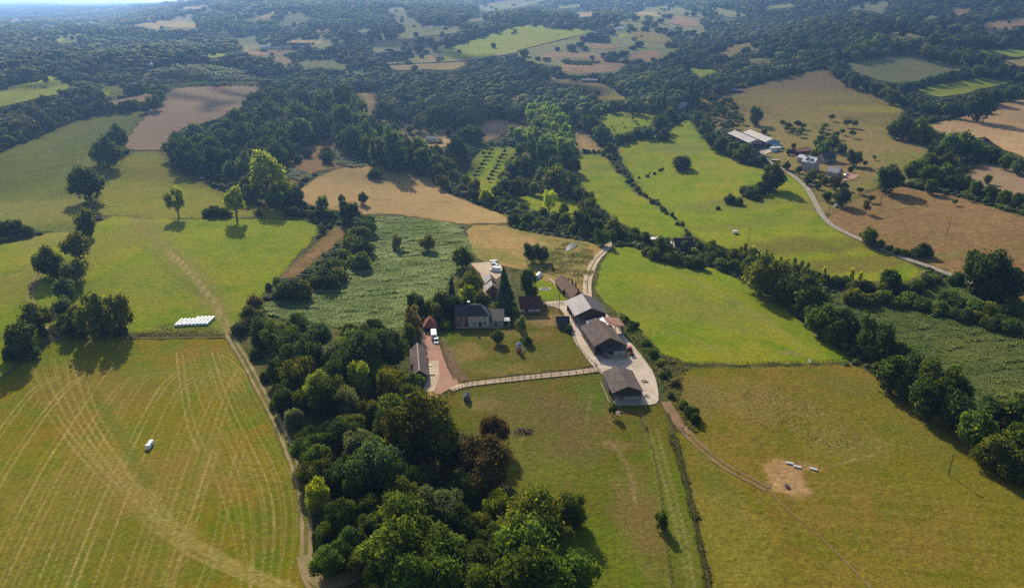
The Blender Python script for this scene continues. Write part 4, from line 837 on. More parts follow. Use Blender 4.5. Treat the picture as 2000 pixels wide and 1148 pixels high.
def tree_px(name, kind, u, v, wpx, tint, label, cat, group=None, asp=None):
    """a tree whose crown centre shows at photo pixel (u, v), wpx photo pixels wide"""
    asp = asp or ASP[kind]; cen = CEN.get(kind, 0.56)
    x, y = P1(u, v); W = 1.0
    for _ in range(3):
        dep = PROJ(x, y, Hs(x, y))[2]; W = wpx * dep / FPX
        x, y = P1(u, v, W * asp * cen)
    return place(name, kind, W, W * asp, x, y, tint, label, cat, group)
ORD = "first second third fourth fifth sixth seventh eighth ninth tenth eleventh twelfth thirteenth fourteenth fifteenth sixteenth seventeenth eighteenth nineteenth twentieth".split()
def ordinal(k):
    if k < 20: return ORD[k]
    n = k + 1; tens = {2: "twenty", 3: "thirty", 4: "forty", 5: "fifty", 6: "sixty"}[n // 10]
    return tens + "-" + ORD[n % 10 - 1] if n % 10 else {2: "twentieth", 3: "thirtieth", 4: "fortieth", 5: "fiftieth", 6: "sixtieth"}[n // 10]
import re
def tail(label): return re.sub(r"^.*?\b(in|on|at|along|among|beside|round|between|behind|before|close|beyond)\b", r"\1", label)
LOOK = {"dark": "dark green", "mid": "mid-green", "olive": "olive", "blue": "blue-green", "grey": "grey-green", "bright": "light green", "lime": "yellow-green", "copper": "copper-brown", "fir": "blackish", "fruit": "dull green", "poplar": "fresh green", "dry": "brownish"}
def batch(name, cat, label, group, items, kind="round", asp=None, tints=("mid",), frm=None):
    """a set of like trees; frm = (landmark, axis, sign) counts them off from that landmark"""
    seen = {}
    if frm: items = sorted(items, key=lambda q: q[frm[1]] * frm[2])
    todo = []
    for i, it in enumerate(items):
        u, v, w = it[:3]
        k = it[4] if len(it) > 4 and it[4] else kind
        t = it[3] if len(it) > 3 and it[3] else TR.choice(tints)
        if frm: lab = "%s %s from the %s, %s" % (ordinal(i), "bush" if k == "bush" else cat, frm[0], tail(label))
        else:
            size = "large" if w > 1.25 * np.median([q[2] for q in items]) else "small" if w < 0.75 * np.median([q[2] for q in items]) else "middling"
            lab = "%s %s %s" % (size, LOOK[t], label)
        tree_px(name if k != "bush" else "bush", k, u, v, w, t, lab, cat if k != "bush" else "bush", group, it[5] if len(it) > 5 else asp)
def hedge_px(name, cat, label, group, line, w, step=0.62, kind="bush", tints=("dark", "mid", "olive"), asp=None, wob=0.15, frm=None, var=(0.75, 1.25)):
    d = dens(line, 4.0, False); acc = 0; items = []; last = None
    for p in d:
        if last is None or np.hypot(*(p - last)) >= nxt:
            ww = w * TR.uniform(*var); items.append((p[0] + TR.uniform(-wob, wob) * w, p[1] + TR.uniform(-wob, wob) * w, ww)); last = p; nxt = ww * step
    ax = 0 if abs(line[-1][0] - line[0][0]) > abs(line[-1][1] - line[0][1]) else 1
    items = [(*it, TR.choice(tints)) for it in items]
    for i, it in enumerate(items):
        tree_px(name, kind, it[0], it[1], it[2], it[3], "%s %s from the %s, %s" % (ordinal(i), cat, frm or "lower end", tail(label)), cat, group, asp)
    return items
def fill_px(name, cat, label, group, poly, w, mind, kinds=("round",), tints=("dark", "mid"), tries=600, limit=200, zones=None):
    """scatter trees whose crown centres lie within a photo outline, mind x width apart"""
    poly = np.array(poly, float); lo, hi = poly.min(0), poly.max(0); n = 0
    g = np.random.default_rng(hash_seed(label, len(poly)))
    uv = g.uniform(lo, hi, (tries, 2)); uv = uv[in_poly(uv[:, 0], uv[:, 1], poly)]
    base = PX(uv[:, 0], uv[:, 1]); z = H(base[:, 0], base[:, 1]); dep = PROJ(base[:, 0], base[:, 1], z)[2]
    W = w * dep / FPX * g.uniform(0.75, 1.25, len(uv))
    med = np.median(W)
    for k in range(len(uv)):
        if n >= limit: break
        kind = kinds[g.integers(len(kinds))]; Hh = W[k] * ASP[kind]
        x, y = P1(uv[k, 0], uv[k, 1], Hh * CEN.get(kind, 0.56))
        A = np.array(PLACED); dd = np.hypot(A[:, 0] - x, A[:, 1] - y)
        if (dd < mind * (A[:, 2] + W[k] * 0.5)).any(): continue
        t = tints[g.integers(len(tints))]
        size = "large" if W[k] > 1.1 * med else "small" if W[k] < 0.9 * med else "middling"
        zn = zones[int(np.argmin([np.hypot(q[0] - uv[k, 0], (q[1] - uv[k, 1]) * 1.5) for q in zones]))][2] if zones else ""
        place(name, kind, W[k], Hh, x, y, t, ("%s %s %s %s" % (size, LOOK[t], label, zn)).strip(), cat, group); n += 1
    return n

# ------------------------------------------------------------------ trees one by one
# the big wood in the foreground
WL, WG = "broadleaf tree in the dense wood between the hay meadow and the paddock", "trees of the foreground wood"
NW_ = "woodland_tree"
WZ = [(540, 650, "nearest the bracken corner"), (640, 680, "below the bracken"), (740, 670, "above the stable"), (590, 790, "beside the upper farm track"), (700, 780, "in the middle of the wood"), (780, 770, "beside the stable"), (620, 900, "beside the bend of the farm track"), (640, 1040, "beside the dirt turning"), (720, 900, "behind the dirt turning"), (850, 980, "in front of the copper tree"), (760, 1050, "just above the dirt turning"), (880, 890, "behind the copper tree"), (840, 1110, "at the picture's bottom, next to the turning"), (960, 1110, "at the picture's bottom, mid wood"), (1060, 1040, "at the paddock end"), (1100, 1120, "at the paddock's lowest corner"), (800, 850, "beside the broad crown")]
WL = "tree of the foreground wood"
def wood(items, kind="round_near", tints=("dark", "mid", "olive", "blue")):
    for it in items:
        u, v, w = it[:3]; t = it[3] if len(it) > 3 else TR.choice(tints); k = it[4] if len(it) > 4 else kind
        zn = WZ[int(np.argmin([np.hypot(q[0] - u, (q[1] - v) * 1.2) for q in WZ]))][2]
        tree_px(NW_, k, u, v, w, t, "%s %s %s %s" % ("large" if w > 85 else "small" if w < 52 else "middling", LOOK[t], WL.replace("tree", "feathery tree") if "feather" in k else WL, zn), "tree", WG)
tree_px(NW_, "round_near", 828, 835, 128, "olive", "largest broad crown in the foreground wood, beside the paddock", "tree")
tree_px(NW_, "round_near", 947, 890, 112, "copper", "large copper-brown tree at the paddock edge of the foreground wood", "tree")
tree_px(NW_, "round_near", 962, 838, 66, "copper", "smaller copper-brown tree behind the large copper one", "tree")
tree_px(NW_, "round_near", 975, 982, 64, "bright", "light green round tree in front of the large copper tree", "tree")
tree_px(NW_, "tall_near", 1117, 985, 56, "dark", "dark upright tree standing out at the paddock end of the wood", "tree")
wood([(1050, 1000, 130, "olive", "feather_near"), (1035, 1052, 135, "mid", "feather_near"), (1035, 1120, 140, "mid", "feather_near"), (1128, 1112, 100, "mid", "feather_near"), (860, 985, 88, "grey"), (905, 1030, 70, "dark"),
      (733, 900, 105, "blue"), (700, 862, 70, "grey"), (783, 1010, 120, "mid", "feather_near"), (765, 1068, 130, "mid", "feather_near"), (860, 1068, 105, "mid", "feather_near"), (867, 1130, 105, "mid", "feather_near"), (800, 1135, 100, "mid", "feather_near"),
      (668, 1000, 62, "mid"), (660, 1080, 62, "mid"), (574, 815, 38, "grey"), (616, 895, 62, "mid"), (620, 965, 46, "bright", "tall_near"), (655, 1007, 48, "mid"), (636, 1038, 42, "mid"), (640, 1088, 70, "mid"), (686, 828, 56, "olive"),
      (630, 775, 72, "dark"), (682, 778, 52, "grey", "tall_near"), (702, 688, 96, "dark"), (757, 680, 76, "dark"), (727, 725, 62, "mid"), (764, 750, 52, "olive", "tall_near"), (671, 712, 60, "dark"), (730, 640, 52, "dark"),
      (546, 655, 70, "mid"), (577, 634, 60, "dark"), (588, 690, 74, "dark"), (546, 716, 42, "blue"), (623, 660, 60, "blue"), (658, 690, 68, "grey"), (623, 750, 70, "bright"), (560, 760, 46, "dark"), (700, 745, 46, "bright", "tall_near"), (600, 855, 44, "dark"), (585, 780, 40, "mid"),
      (800, 775, 60, "dark"), (760, 800, 60, "mid"), (700, 940, 70, "dark"), (900, 955, 60, "dark"), (930, 1090, 90, "dark"), (970, 1060, 70, "dark"), (720, 800, 50, "olive"), (650, 840, 46, "dark"), (655, 930, 60, "dark"), (880, 890, 56, "dark"), (985, 1130, 80, "mid", "feather_near"), (780, 930, 70, "mid"), (830, 930, 64, "dark"), (930, 1140, 90, "mid", "feather_near"), (735, 1125, 70, "mid", "feather_near"), (1080, 1150, 110, "mid", "feather_near")])
fill_px(NW_, "tree", WL, WG, [(500, 640), (560, 620), (780, 650), (800, 740), (860, 850), (900, 950), (1040, 960), (1130, 1040), (1170, 1150), (1180, 1240), (720, 1240), (740, 1100), (660, 1110), (625, 1090), (620, 960), (590, 880), (560, 800), (520, 700)], 56, 0.62, ("round_near", "feather_near", "round_near"), ("dark", "mid", "olive"), 900, 45, WZ)
HB = "bush"
batch(HB, "bush", "shrub at the bracken corner of the foreground wood", "shrubs at the bracken corner", [(497, 588, 36, "dry"), (492, 615, 44, "olive"), (466, 640, 36, "dark"), (482, 632, 34, "dry"), (516, 640, 36, "mid"), (512, 668, 40, "dark"), (500, 690, 26, "dark"), (520, 735, 24, "dark"), (538, 790, 26, "dark")], "bush", frm=('track junction', 1, 1))
batch("woodland_tree", "tree", "slim tree between the bracken and the red-roofed garage", "slim trees by the garage", [(803, 622, 34, "dry", "tall"), (795, 650, 30, "mid", "tall"), (852, 610, 26, "olive", "tall"), (820, 600, 26, "dark", "tall"), (838, 604, 24, "dark", "tall"), (806, 590, 26, "dark")], "tall", frm=('bracken', 0, 1))
# left: line of field trees
FT = "field_tree"
for u, v, w, t, k, lab in (
    (168, 352, 68, "dark", "round", "big dark round tree standing alone on the dark green meadow"),
    (206, 297, 54, "dark", "round", "nearer of the dark trees at the corner of the ploughed field"),
    (228, 268, 42, "dark", "round", "farther dark tree at the corner of the ploughed field"),
    (190, 300, 36, "dark", "round", "dark tree beside the pair at the ploughed field's corner"),
    (163, 432, 38, "olive", "tall", "topmost small tree of the line between the two left meadows"),
    (150, 478, 52, "olive", "round", "round olive tree second in the line between the meadows"),
    (91, 505, 58, "dark", "round", "dark spreading tree above the curved wheel track"),
    (142, 524, 48, "grey", "round", "grey-green tree in the middle of the line between the meadows"),
    (182, 612, 56, "olive", "tall", "first of two tall trees casting long shadows on the hay meadow"),
    (228, 608, 54, "olive", "tall", "second of two tall trees casting long shadows, nearer the white bales"),
    (66, 622, 56, "olive", "round", "olive tree at the bend of the wheel track by the hay meadow"),
    (38, 662, 66, "dark", "round", "large dark tree at the hay meadow's corner by the picture edge"),
    (344, 396, 44, "bright", "open", "airy light green tree alone on the bank between the meadows"),
    (459, 396, 52, "bright", "open", "airy light green tree beside a low dark bush on the bank"),
    (515, 340, 74, "bright", "open", "large yellow-green sunlit tree at the end of the copse"),
    (552, 362, 42, "bright", "round", "smaller yellow-green tree beside the large yellow-green one"),
    (774, 470, 22, "grey", "tall", "slim tree alone in the bracken, nearer the straw field"),
    (835, 474, 30, "olive", "round", "round olive tree alone in the bracken"),
    (902, 500, 42, "dark", "round", "round dark tree at the edge of bracken and golden grass"),
    (732, 340, 28, "dark", "bush", "dark bush alone on the straw field"),
    (796, 311, 15, "mid", "tall", "slim tree alone on the straw field by the hedge"),
    (667, 388, 16, "dark", "round", "first of two small round trees on the straw field's edge"),
    (708, 387, 20, "dark", "round", "second of two small round trees on the straw field's edge"),
    (679, 413, 42, "dark", "round", "dark round tree where the straw field meets the bracken"),
    (630, 400, 30, "mid", "open", "thin open tree on the bank beside the straw field"),
    (972, 656, 26, "mid", "round", "small round tree on the lawn before the long house"),
    (1030, 664, 18, "dark", "round", "small dark tree on the lawn beside the blue play tower"),
    (1018, 634, 32, "grey", "open", "thin grey-green tree on the lawn before the timber barn"),
    (920, 548, 52, "olive", "round", "broad olive tree behind the long house"),
    (914, 575, 28, "bright", "tall", "slender bright green tree behind the long house"),
    (1036, 550, 36, "dark", "tall", "tall dark tree between the timber barn and the garden"),
    (1040, 492, 36, "dark", "round", "first of two dark trees on the golden rough grass"),
    (1058, 494, 34, "dark", "round", "second of two dark trees on the golden rough grass"),
    (1178, 460, 34, "mid", "round", "round tree at the top of the gravel lane"),
    (1073, 394, 38, "lime", "open", "yellow-green airy tree by the stream"),
    (949, 380, 30, "lime", "round", "bright yellow-green round tree beside the straw field"),
    (1294, 480, 40, "mid", "round", "round tree beside the slate cottage on the meadow edge"),
    (1330, 318, 40, "dark", "bush", "low dark thicket alone on the green slope"),
    (1510, 345, 46, "dark", "round", "dark tree casting shade beside the lane"),
    (1736, 342, 58, "dark", "round", "big dark round tree on the pasture beyond the stone farm"),
    (1697, 458, 36, "olive", "round", "round tree standing on the lane's edge"),
    (1800, 490, 38, "dark", "bush", "dark round bush beside the lower lane"),
    (1737, 542, 46, "dark", "round", "tree rising above the stream hedge near the lane"),
    (1925, 528, 86, "dark", "round", "largest dark tree at the end of the lane"),
    (1972, 552, 64, "dark", "round", "dark tree beside the largest one at the end of the lane"),
    (1478, 223, 26, "dark", "tall", "dark upright tree alone on the hillside pasture"),
    (1493, 256, 12, "olive", "round", "small tree behind the twin sheds"),
    (1916, 202, 58, "dark", "round", "large tree at the corner of the stubble field"),
    (1293, 1012, 30, "dark", "tall", "small dark tree casting a shadow on the paddock"),
    (1198, 800, 22, "dark", "open", "thin tree at the corner of the lower barn"),
    (1052, 248, 20, "dark", "tall", "dark tree among the poplars"),
    ):
    tree_px(FT if k != "bush" else HB, k, u, v, w, t, lab, "tree" if k != "bush" else "bush")
batch("hedgerow_tree", "tree", "tree in the line between the two left meadows", "trees between the left meadows", [(126, 560, 46, "blue"), (122, 596, 46, "grey"), (147, 617, 44, "olive"), (140, 640, 34, "dark"), (125, 625, 34, "mid"), (135, 545, 34, "mid"), (110, 525, 34, "dark")], "round", frm=('upper end', 1, 1))
batch(HB, "bush", "low bush on the bank between meadow and hay meadow trees", "bushes under the field trees", [(160, 648, 30, "dark"), (200, 648, 30, "dark"), (235, 645, 28, "dark"), (60, 690, 36, "dark"), (20, 690, 36, "dark"), (85, 650, 22, "mid")], "bush", frm=('picture edge', 0, 1))
batch(HB, "bush", "clump of bush jutting into the left-hand meadow", "bush clump at the left edge", [(8, 446, 44, "dark"), (32, 446, 40, "dark"), (52, 452, 28, "dark")], "bush", frm=('picture edge', 0, 1))
batch(HB, "bush", "low dark bush on the bank between the meadows", "bushes on the bank", [(404, 415, 24), (418, 414, 28), (436, 415, 26), (507, 417, 14), (566, 414, 24), (578, 414, 24), (592, 416, 18), (610, 420, 22), (626, 418, 26), (648, 420, 20), (630, 448, 18)], "bush", None, ("dark",), frm=('airy tree', 0, 1))
batch("hedgerow_tree", "tree", "tree at the copse end above the bank", "trees at the copse end", [(578, 378, 36, "dark"), (560, 385, 34, "dark"), (540, 385, 40, "mid"), (495, 372, 36, "mid"), (480, 362, 34, "olive")], "round", frm=('meadow side', 0, 1))
# hedge along the bracken
BL = "dense bush in the hedge beside the bracken"
batch(HB, "bush", BL, "hedge beside the bracken", [(712, 446, 40), (703, 462, 46), (686, 478, 36), (705, 486, 46), (700, 508, 48), (672, 500, 34), (655, 522, 48), (640, 545, 52), (660, 540, 36), (620, 548, 36), (568, 566, 52), (590, 568, 46), (548, 574, 34), (524, 560, 16), (540, 548, 16), (718, 430, 30)], "bush", None, ("dark", "mid", "olive"), frm=('straw field', 1, 1))
# copse beside the ploughed field
CL, CG = "tree of the dark copse", "trees of the dark copse"
CZ = [(350, 280, "at the ploughed field's near corner"), (400, 300, "facing the green meadow"), (450, 330, "nearest the yellow-green tree"), (430, 250, "along the ploughed field"), (500, 195, "at its far top"), (560, 200, "above the rough pasture"), (480, 270, "in its middle"), (540, 270, "over the bracken patch"), (600, 230, "towards the dark belt"), (520, 320, "above the yellow-green trees")]
fill_px("woodland_tree", "tree", CL, CG, [(340, 275), (370, 258), (430, 240), (480, 215), (505, 182), (560, 188), (600, 200), (630, 240), (610, 260), (560, 260), (560, 300), (545, 330), (520, 320), (480, 340), (450, 345), (430, 330), (390, 335), (360, 315), (340, 305)], 40, 0.62, ("round",), ("dark", "mid", "dark", "blue"), 700, 58, CZ)
batch(HB, "bush", "bush on the rough pasture behind the straw field", "bushes behind the straw field", [(590, 275, 26), (610, 270, 30), (575, 290, 26), (637, 310, 26), (637, 300, 24), (650, 265, 20), (612, 262, 24), (600, 300, 22), (560, 300, 30), (580, 310, 24)], "bush", None, ("dark",), frm=('copse', 0, 1))
# belt of trees from the copse to the orchard
KL, KG = "tree of the belt behind the straw field", "trees of the dark belt"
KZ = [(650, 210, "next to the copse"), (690, 200, "at the tan clearing's top"), (700, 255, "above the bracken patch"), (745, 280, "at the belt's middle"), (790, 300, "by the slim lone tree"), (835, 310, "nearest the orchard")]
fill_px("woodland_tree", "tree", KL, KG, [(630, 200), (690, 190), (700, 225), (735, 255), (790, 285), (845, 300), (835, 322), (790, 308), (735, 300), (690, 275), (650, 250)], 36, 0.58, ("round", "round", "tall"), ("dark", "mid", "blue"), 700, 42, KZ)
batch("woodland_tree", "tree", "rounded tree in the clump between straw field and orchard", "trees beside the orchard", [(854, 320, 34), (879, 325, 30), (886, 340, 28), (865, 352, 28), (856, 334, 28), (882, 311, 30), (908, 352, 26), (926, 362, 26), (845, 305, 28), (900, 365, 22), (925, 378, 22)], "round", None, ("dark", "mid", "olive", "blue"), frm=('straw field', 0, 1))
batch("woodland_tree", "tree", "tree round the clearing with the small house", "trees round the small house", [(893, 290, 44), (908, 234, 36), (912, 262, 34), (933, 262, 30), (884, 224, 44), (858, 226, 40), (818, 241, 28, "grey"), (760, 216, 36), (730, 263, 44), (700, 246, 40), (766, 276, 40), (812, 302, 36), (851, 294, 32), (875, 258, 16, "copper"), (815, 275, 18, "copper"), (770, 250, 18), (762, 260, 20), (840, 240, 18), (842, 255, 14), (800, 252, 14), (740, 222, 26), (718, 235, 18)], "round", None, ("dark", "mid", "blue"), frm=('belt side', 0, 1))
OL, OG = "orchard rows beside the poplars", "young orchard rows"
for ri, (r0, r1, k) in enumerate((((928, 343), (960, 293), 8), ((955, 350), (985, 296), 9), ((990, 322), (1012, 298), 5), ((945, 300), (952, 292), 2))):
    batch("orchard_tree", "tree", "%s row of the %s" % (ORD[ri], OL), OG, [(r0[0] + (r1[0] - r0[0]) * t, r0[1] + (r1[1] - r0[1]) * t, 10) for t in np.linspace(0, 1, k)], "small", None, ("fruit",), frm=("near end", 1, -1))
batch("woodland_tree", "tree", "tree in the mixed clump before the poplars", "mixed clump before the poplars", [(1042, 310, 30, "dark", "conifer", 2.2), (1067, 300, 44), (1104, 304, 44), (1088, 345, 56, "olive"), (1112, 350, 38), (1020, 320, 34), (1000, 332, 38, "blue"), (985, 345, 30, "grey"), (1008, 366, 36), (1026, 360, 26, "olive"), (1042, 366, 26, "olive"), (985, 362, 34, "grey"), (1060, 340, 34), (1085, 318, 38), (1118, 322, 30), (968, 375, 26), (990, 385, 20), (1040, 285, 26), (1015, 292, 24), (1130, 378, 26), (1147, 402, 44, "olive"), (1136, 430, 38), (1160, 418, 36), (1150, 385, 26), (1120, 372, 24), (1200, 442, 34, "olive"), (1165, 440, 34)], "round", None, ("dark", "mid", "dark"), frm=('orchard side', 0, 1))
batch(HB, "bush", "bush along the stream behind the golden grass", "bushes along the stream", [(1003, 428, 26), (1031, 428, 28), (1049, 438, 24), (985, 398, 24), (1005, 400, 22), (1020, 405, 22), (1060, 415, 24), (1085, 425, 26), (1105, 430, 28), (1120, 445, 26), (1100, 408, 22), (960, 394, 20), (930, 388, 16), (1075, 440, 24), (1140, 452, 26), (1025, 440, 18), (1010, 412, 18), (970, 405, 16)], "bush", None, ("dark", "mid", "olive"), frm=('straw field', 0, 1))
hedge_px(HB, "bush", "dark hedge bush between the green valley meadows and the near meadow", "hedge below the valley meadow", [(1195, 458), (1225, 462), (1262, 470), (1300, 484)], 22, frm="gravel lane")
hedge_px(HB, "bush", "small scrub bush along the valley stream", "scrub along the valley stream", [(1190, 302), (1205, 325), (1225, 345), (1235, 365), (1262, 385), (1300, 410), (1330, 438), (1350, 462)], 9, 0.62, "bush", ("dark", "olive", "grey"), wob=0.55, var=(0.4, 1.5), frm="poplars")
hedge_px(HB, "bush", "small scrub bush on the line across the green slope", "scrub across the green slope", [(1250, 346), (1280, 338), (1300, 330)], 6, 0.9, "bush", ("dark", "olive"), wob=0.6, var=(0.35, 1.6), frm="stream")
# poplar plantation and single poplars
PL, PG = "slim tree of the poplar plantation", "poplar plantation"
PZ = [(1030, 222, "at its far end"), (1070, 215, "along its top"), (1105, 235, "above the tan plot"), (1115, 275, "beside the tan plot"), (1060, 250, "in its middle"), (1010, 262, "beside the brown plot"), (1085, 280, "at its near foot")]
fill_px("poplar_tree", "tree", PL, PG, [(1021, 216), (1060, 209), (1085, 212), (1105, 228), (1117, 245), (1121, 280), (1108, 290), (1088, 283), (1042, 276), (1000, 268), (1000, 258), (1048, 256), (1036, 234)], 15, 0.56, ("tall", "tall", "round"), ("poplar",), 900, 95, PZ)
for u, v, lab in ((1286, 205, "tallest dark poplar beside the hamlet"), (1350, 180, "pale poplar at the wood's edge above the hillside orchard"), (1298, 198, "slimmer poplar behind the tallest one at the hamlet")):
    tree_px("poplar_tree", "poplar", u, v, 10, "dark", lab, "tree", asp=4.2)
batch("poplar_tree", "tree", "young feathery poplar rising above the stream hedge", "young poplars along the hedge", [(1445, 490, 12), (1456, 488, 12), (1468, 492, 12), (1524, 510, 9), (1538, 512, 9), (1552, 512, 9), (1566, 516, 9), (1578, 520, 9), (1610, 530, 9), (1665, 536, 10), (1680, 540, 9), (1494, 500, 8)], "tall", 2.3, ("bright", "lime"), frm=('cottage', 0, 1))
batch("hedgerow_tree", "tree", "tree beside the young orchard at the bend of the stream", "trees by the young orchard", [(1154, 236, 36), (1176, 257, 32), (1194, 287, 24), (1122, 228, 30), (1212, 271, 26, "dark", "bush"), (1228, 268, 22, "dark", "bush"), (1266, 260, 30, "dark", "bush"), (1246, 262, 22, "dark", "bush"), (1294, 264, 28, "dark", "bush"), (1291, 238, 32), (1309, 222, 24), (1247, 209, 24, "blue"), (1262, 205, 18, "lime"), (1318, 232, 14), (1236, 212, 20), (1142, 294, 12, "dark", "bush"), (1150, 295, 9, "dark", "bush"), (1160, 295, 9, "dark", "bush"), (1171, 295, 9, "dark", "bush"), (1186, 296, 16, "dark", "bush")], "round", None, ("dark", "mid"), frm=('poplars', 0, 1))
batch("orchard_tree", "tree", "tiny sapling in the bright green young orchard", "saplings in the young orchard", [(1205, 226, 5), (1236, 232, 7), (1242, 238, 7), (1246, 244, 8), (1195, 248, 5), (1200, 255, 5), (1221, 248, 5), (1180, 236, 4), (1262, 235, 5), (1216, 240, 4), (1225, 228, 4)], "small", None, ("fruit",), frm=('poplars', 0, 1))
# along the stream on the right
SL, SG = "tree in the thick belt along the stream", "trees along the stream"
batch("streamside_tree", "tree", SL, SG, [(1489, 530, 76), (1470, 520, 50), (1545, 568, 56), (1518, 556, 50), (1587, 585, 72), (1575, 560, 46), (1606, 622, 60), (1646, 628, 72), (1625, 645, 46), (1713, 660, 78), (1690, 650, 50), (1741, 722, 76), (1790, 712, 62), (1830, 745, 76), (1768, 690, 50), (1770, 750, 56), (1818, 778, 76), (1874, 803, 72), (1912, 840, 78), (1947, 875, 78), (1986, 858, 78), (1930, 795, 66), (1975, 905, 60), (1870, 760, 60), (2010, 900, 80), (1990, 800, 70), (2030, 850, 80), (1740, 690, 44)], "round", None, ("dark", "mid", "olive", "dark"), frm=("cottage end", 1, 1))
hedge_px(HB, "bush", "hedge bush along the top edge of the bright meadow", "hedge above the bright meadow", [(1262, 492), (1285, 500), (1312, 508), (1345, 512), (1385, 510), (1420, 518), (1450, 528)], 30, 0.6, frm="cottage")
hedge_px(HB, "bush", "bush in the hedge below the green slope", "hedge below the green slope", [(1400, 495), (1450, 505), (1500, 515), (1560, 530), (1600, 540), (1640, 552), (1700, 560), (1760, 565), (1800, 555), (1835, 535)], 32, 0.62, frm="cottage end")
hedge_px(HB, "bush", "bush in the near row across the stream bracken", "bush rows in the stream bracken", [(1660, 575), (1720, 580), (1770, 588), (1825, 602), (1880, 615), (1930, 625), (1990, 640)], 36, 0.75, frm="stream end")
hedge_px(HB, "bush", "bush in the middle row across the stream bracken", "bush rows in the stream bracken", [(1850, 582), (1895, 594), (1947, 602), (1990, 612)], 32, 0.75, frm="stream end")
hedge_px(HB, "bush", "bush in the far row across the stream bracken", "bush rows in the stream bracken", [(1870, 545), (1900, 560), (1940, 578), (1985, 590)], 34, 0.8, frm="stream end")
batch("streamside_tree", "tree", "tree at the slate cottage's hedge", "trees by the slate cottage", [(1390, 482, 26), (1404, 486, 24), (1368, 478, 18), (1355, 490, 14, "lime"), (1258, 462, 26), (1240, 455, 24), (1338, 478, 18, "dark", "tall")], "round", None, ("dark", "mid"), frm=('gravel lane', 0, 1))
batch(HB, "bush", "bramble bush on the verge behind the barns", "verge brambles", [(1222, 625, 16, "dark"), (1232, 632, 18, "dark"), (1241, 635, 18, "dark"), (1230, 640, 16, "olive"), (1262, 668, 20, "mid"), (1275, 690, 22, "mid"), (1290, 708, 22, "olive"), (1300, 725, 20, "dry"), (1296, 733, 18, "dark"), (1318, 745, 20, "dry"), (1336, 790, 24, "mid"), (1350, 805, 30, "dark"), (1358, 818, 26, "dark"), (1310, 770, 16, "dry"), (1110, 641, 18, "dark"), (870, 600, 40, "dark"), (895, 605, 30, "dark"), (940, 600, 26, "dark"), (955, 605, 22, "olive"), (870, 635, 20, "bright"), (1000, 620, 14, "bright"), (640, 595, 4, "dark"), (1075, 648, 10, "dry")][:20], "bush", frm=('hangar', 1, 1))
# round the house
tree_px("conifer_tree", "conifer", 988, 565, 56, "fir", "big dark conifer towering behind the timber barn", "tree", asp=1.75)
tree_px("conifer_tree", "conifer", 881, 572, 26, "fir", "slim dark conifer behind the long house", "tree", asp=2.8)
batch("field_tree", "tree", "dark garden tree close behind the long house", "garden trees behind the long house", [(866, 592, 44, "dark"), (892, 592, 42, "dark"), (942, 588, 38, "dark"), (856, 585, 30, "mid"), (970, 600, 24, "mid"), (1002, 602, 22, "bright", "bush"), (985, 622, 14, "mid", "bush"), (880, 640, 14, "mid", "bush"), (1000, 632, 12, "mid", "bush"), (958, 604, 26, "olive"), (930, 580, 26, "mid"), (905, 602, 24, "mid"), (868, 632, 20, "bright", "bush"), (885, 590, 22, "bright")], "round", frm=('garage side', 0, 1))
# hillside farm
batch("hedgerow_tree", "tree", "tree in the hedge beside the twin sheds", "hedge beside the twin sheds", [(1364, 230, 28), (1376, 250, 28), (1391, 270, 30), (1412, 281, 30), (1434, 288, 32), (1457, 296, 34), (1445, 300, 26), (1402, 285, 22)], "round", None, ("dark", "mid"), frm=('orchard', 0, 1))
fill_px("orchard_tree", "tree", "orchard tree above the twin sheds", "hillside orchard", [(1362, 196), (1420, 190), (1445, 212), (1452, 240), (1420, 250), (1395, 252), (1378, 225)], 13, 0.72, ("small",), ("fruit", "dark"), 500, 46, [(1380, 200, "below the wood"), (1420, 200, "at the top corner"), (1440, 235, "nearest the lone upright tree"), (1395, 240, "above the hedge trees"), (1405, 220, "in the orchard's middle")])
batch("orchard_tree", "tree", "small fruit tree scattered on the hillside pasture", "fruit trees on the hillside", [(1529, 242, 14), (1541, 246, 17), (1559, 242, 18), (1570, 246, 14), (1559, 259, 17), (1548, 254, 15), (1566, 254, 14), (1536, 252, 13), (1625, 230, 14), (1655, 240, 18), (1668, 242, 16), (1666, 262, 15), (1611, 246, 13), (1603, 260, 14), (1632, 264, 16), (1616, 264, 13), (1440, 246, 12), (1645, 258, 12), (1606, 252, 12), (1680, 372, 17), (1702, 388, 17), (1690, 320, 12), (1708, 308, 10), (1865, 395, 13), (1893, 388, 13), (1845, 375, 10), (1920, 395, 8)], "small", None, ("fruit", "dark"), frm=('twin sheds', 0, 1))
batch("field_tree", "tree", "tree crowding round the stone farm buildings", "trees round the stone farm", [(1601, 277, 28), (1629, 277, 28), (1608, 291, 34), (1645, 290, 20), (1669, 307, 30), (1538, 323, 16), (1587, 340, 24, "olive"), (1632, 354, 28, "copper"), (1617, 380, 22), (1646, 382, 36), (1550, 285, 10), (1605, 345, 16, "olive"), (1598, 362, 14), (1578, 352, 16), (1560, 330, 14), (1612, 352, 16, "olive"), (1650, 362, 18), (1662, 330, 12), (1590, 300, 20), (1540, 296, 12), (1720, 365, 12, "dry", "open"), (1692, 404, 20, "dry", "open")], "round", None, ("dark", "mid"), frm=('twin sheds', 0, 1))
batch(HB, "bush", "bush in the shady thicket beside the curving lane", "thicket beside the lane", [(1457, 372, 30, "grey"), (1470, 376, 30, "dark"), (1485, 368, 34, "dark"), (1500, 362, 30, "dark"), (1426, 389, 26, "dark"), (1443, 394, 20, "mid"), (1402, 406, 10, "dark"), (1478, 385, 20, "dark")], "bush", frm=('lane', 0, -1))
hedge_px(HB, "bush", "low bush along the lower lane", "bushes along the lane", [(1705, 470), (1725, 480), (1745, 488), (1775, 496), (1790, 502)], 17, 0.8, frm="round lane tree")
